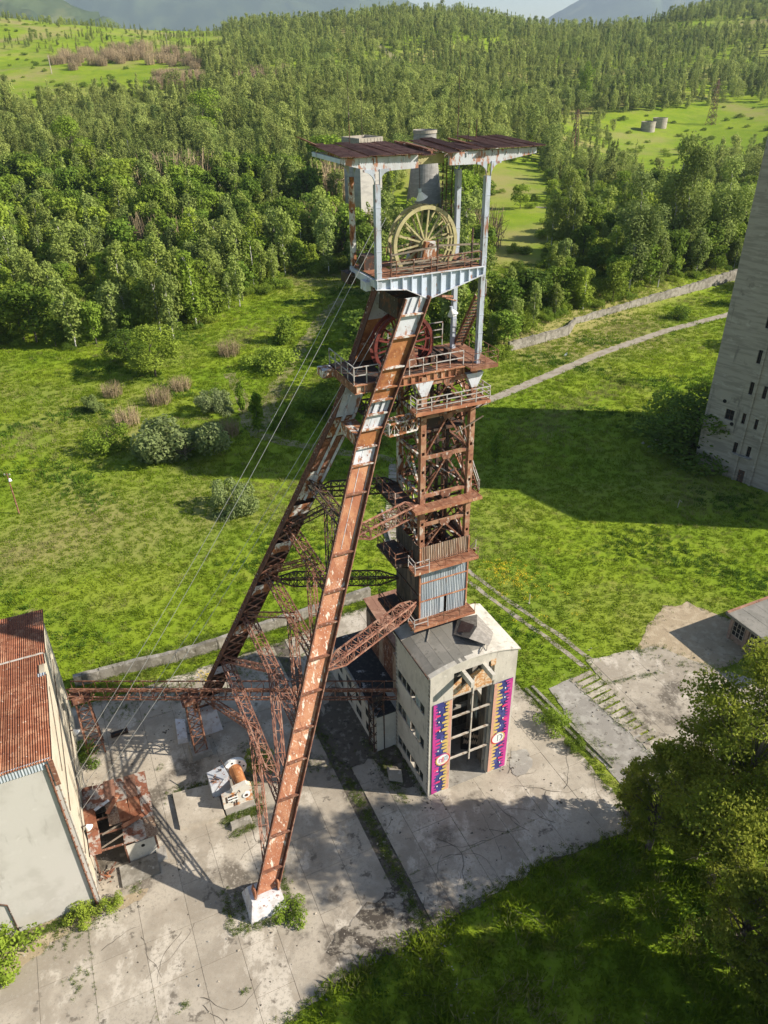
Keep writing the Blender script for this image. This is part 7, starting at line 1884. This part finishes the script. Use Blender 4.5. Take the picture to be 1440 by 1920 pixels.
for px, py, n, s in ((255, 1668, 26, .3), (150, 1835, 40, .6), (345, 1890, 12, .2), (460, 1860, 10, .2), (590, 1440, 40, .5), (610, 1260, 60, .8), (520, 1260, 90, 1.3), (330, 1290, 120, 1.3), (230, 1330, 90, .9), (470, 1400, 40, .6), (880, 1660, 18, .3), (300, 1440, 10, .3), (690, 1395, 50, .6), (720, 1440, 40, .4)):
    g = G(px, py)
    for i in range(n): wd.append((g.x + rng.normal() * s, g.y + rng.normal() * s, .08, rng.uniform(.4, 1.1)))
for key, px, py, top, nm, lab, wdd, cat in SINGLE:
    if cat == 'bush' and py > 560 and py < 1000:
        g = G(px, py)
        for i in range(60): wd.append((g.x + rng.normal() * 1.9, g.y + rng.normal() * 1.9, float(g.z), rng.uniform(1.2, 3.2)))
yo = YARD
for i in range(len(yo)):
    a, b = np.array(yo[i]), np.array(yo[(i + 1) % len(yo)])
    if np.linalg.norm(a - b) < 60: weed_line(a, b, int(np.linalg.norm(a - b) * 15), .38, .5, 1.5)
weed_line(wuv(-6, 70), wuv(30, 70.6), 700, .7, .6, 1.9); weed_line(wuv(0, 66), wuv(22, 66), 420, 1.6, .5, 1.5); weed_line(wuv(-6, 72.3), wuv(30, 72.6), 500, .5, .8, 2.2)
for i in range(len(EAST2)): a, b = np.array(EAST2[i]), np.array(EAST2[(i + 1) % len(EAST2)]); weed_line(a, b, int(np.linalg.norm(a - b) * 5), .3, .5, 1.2)
for i in range(len(DIRT)): a, b = np.array(DIRT[i]), np.array(DIRT[(i + 1) % len(DIRT)]); weed_line(a, b, int(np.linalg.norm(a - b) * 6), .5, .5, 1.2)
wd = np.array(wd); n = len(wd); k = wd[:, 3] * .72
WM = []
for sd in (1, 2, 3):
    rs = np.random.default_rng(900 + sd); C = np.stack([rs.normal(size=34) * .14, rs.normal(size=34) * .14, rs.uniform(.02, .24, 34)], 1); N = rs.normal(size=(34, 3)) * .5; N[:, 2] += .8
    V, F = leaves(C, N, .055, rs, aspect=.5); WM.append(mesh_np('weed', V, F, WEED))
S = np.stack([k, k, k], 1).astype(np.float32); R = np.zeros((n, 3), np.float32); R[:, 2] = rng.uniform(0, 6.28, n)
scatter('weeds', wd[:, :3], S, R, rng.integers(0, 3, n).astype(np.int32), WM, 'green weeds along slab joints and edges')
# stones and crumbs of concrete on the yard
rb = []
def crumbs(u, v, n, su, sv):
    for i in range(n): p = W(u + rng.normal() * su, v + rng.normal() * sv); rb.append((p.x, p.y, .09))
for u, v, n, su, sv in ((16.4, 34, 120, .6, 5), (16, 30, 90, 2.0, 1.0), (22, 42, 70, .5, 2), (31.5, 41.5, 60, .8, .8), (-6, 46, 90, .9, 2), (-6, 55, 90, .7, 4), (3, 58, 110, 3, 2.5), (10, 62, 120, 5, 3), (5, 37.5, 60, 1.8, 1.8), (20, 46, 90, 1.2, 4), (-9, 42, 80, 4, .6), (28, 36, 90, 7, 5), (3, 33, 110, 8, 7), (46, 41, 80, 2, 5), (52, 44, 80, 6, 3)): crumbs(u, v, n, su, sv)
rb = np.array(rb); CM = []
for sd in (1, 2, 3):
    r_ = random.Random(sd); mb = MB(); j = lambda: r_.uniform(-.25, .25)
    mb.hexa([(-1 + j(), -1 + j(), -.3), (1 + j(), -1 + j(), -.3), (1 + j(), 1 + j(), -.3), (-1 + j(), 1 + j(), -.3)], [(-.7 + j(), -.7 + j(), .7 + j()), (.7 + j(), -.7 + j(), .6 + j()), (.7 + j(), .7 + j(), .8 + j()), (-.7 + j(), .7 + j(), .6 + j())])
    CM.append(mb.mesh('crumb', (CONC, CONCD, DSOIL)[sd - 1]))
n = len(rb); k = .03 + .09 * rng.beta(1.1, 4, n); S = np.stack([k * 1.3, k, k * .8], 1).astype(np.float32); R = rng.uniform(0, 6.28, (n, 3)).astype(np.float32); R[:, :2] *= .05
scatter('rubble', rb, S, R, rng.integers(0, 3, n).astype(np.int32), CM, 'small stones and crumbs of concrete on the yard')
# yellow flowers right of the tower
fl = []
for px, py, n, sx, sy in ((945, 1070, 55, 1.6, 1.2), (965, 1090, 40, 1.6, 1.2), (990, 1115, 12, 2.0, 1.5), (1060, 1150, 10, 5, 4), (400, 1270, 40, 1.0, .5), (1020, 1080, 8, 4, 4)):
    g = G(px, py)
    for i in range(n): fl.append((g.x + rng.normal() * sx, g.y + rng.normal() * sy, .22))
fl = np.array(fl); n = len(fl); rs = np.random.default_rng(77)
C = np.stack([rs.normal(size=9) * .14, rs.normal(size=9) * .14, rs.uniform(.1, .3, 9)], 1); V, F = leaves(C, np.tile([0, 0, 1.], (9, 1)) + rs.normal(size=(9, 3)) * .3, .05, rs, aspect=.9)
fm = mesh_np('flower', V, F, FLOWER); S = np.ones((n, 3), np.float32); R = np.zeros((n, 3), np.float32); R[:, 2] = rng.uniform(0, 6, n)
scatter('flowers', fl, S, R, np.zeros(n, np.int32), [fm], 'yellow meadow flowers right of the tower')

# ==================================================================== DISTANT MOUNTAINS AND AIR
def mountain(name, label, y, prof, depth, seed):
    """a real ridge: prof = [(x, height)]"""
    r = np.random.default_rng(seed); xs = np.linspace(prof[0][0], prof[-1][0], 90); hs = np.interp(xs, [p[0] for p in prof], [p[1] for p in prof])
    hs = hs + np.convolve(r.normal(size=90), np.ones(5) / 5, 'same') * 14 + r.normal(size=90) * 3
    ts = np.linspace(0, 1, 16); V = []
    nz = r.normal(size=(16, 90))
    nz = (nz + np.roll(nz, 1, 1) + np.roll(nz, 1, 0) + np.roll(nz, 2, 1)) / 4
    for j, t in enumerate(ts):
        f = np.sin(pi * t) ** .9
        for i in range(90): V.append((xs[i] + nz[j, i] * 60, y + (t - .5) * depth, hs[i] * f + nz[j, i] * 34 * f - 2))
    idx = np.arange(16 * 90).reshape(16, 90); F = np.stack([idx[:-1, :-1].ravel(), idx[:-1, 1:].ravel(), idx[1:, 1:].ravel(), idx[1:, :-1].ravel()], 1)
    me = mesh_np(name, np.array(V), F, HILLB); me.polygons.foreach_set('use_smooth', np.ones(len(me.polygons), bool)); structure(name, me, label=label)
def skyx(px, D): return (px - 720) / FOC * D * 1.06
def skyz(px, py, D):
    hz = 112 + (720 - px) * .0165; return CH + (hz - py) / FOC * D * 1.16
for nm, lab, D, pts, dep in (('mountain', 'blue hazy mountain behind the left ridge', 11500, [(60, 60), (180, 30), (215, 16), (270, 8), (330, 2), (400, 5), (450, 15), (500, 9), (560, 12), (620, 8), (700, 14), (730, 34), (800, 60)], 3000),
                         ('mountain', 'blue hazy mountain behind the right ridge', 12000, [(960, 70), (1020, 40), (1070, 14), (1120, -4), (1200, -16), (1300, -10), (1460, -5), (1600, 60)], 3000),
                         ('mountain', 'darker wooded hill at the far left skyline', 4200, [(-300, 80), (-160, 4), (0, 0), (60, 5), (120, 13), (190, 27), (260, 46), (340, 78), (420, 120)], 1000)):
    mountain(nm, lab, D, [(skyx(a, D), skyz(a, b, D)) for a, b in pts], dep, len(lab))
hz = MB(); hz.box(-9500, 9500, -345, 14300, -2.5, 1500)
HZM = bpy.data.materials.new('air'); HZM.use_nodes = True; nt = HZM.node_tree; nt.nodes.remove(nt.nodes['Principled BSDF'])
pv = nt.nodes.new('ShaderNodeVolumePrincipled'); pv.inputs['Color'].default_value = (.66, .82, 1.0, 1); pv.inputs['Density'].default_value = 0.60e-4; pv.inputs['Anisotropy'].default_value = .25
nt.links.new(pv.outputs[0], nt.nodes['Material Output'].inputs['Volume'])
structure('haze', hz.mesh('haze', HZM), kind='stuff', label='thin summer haze in the air')
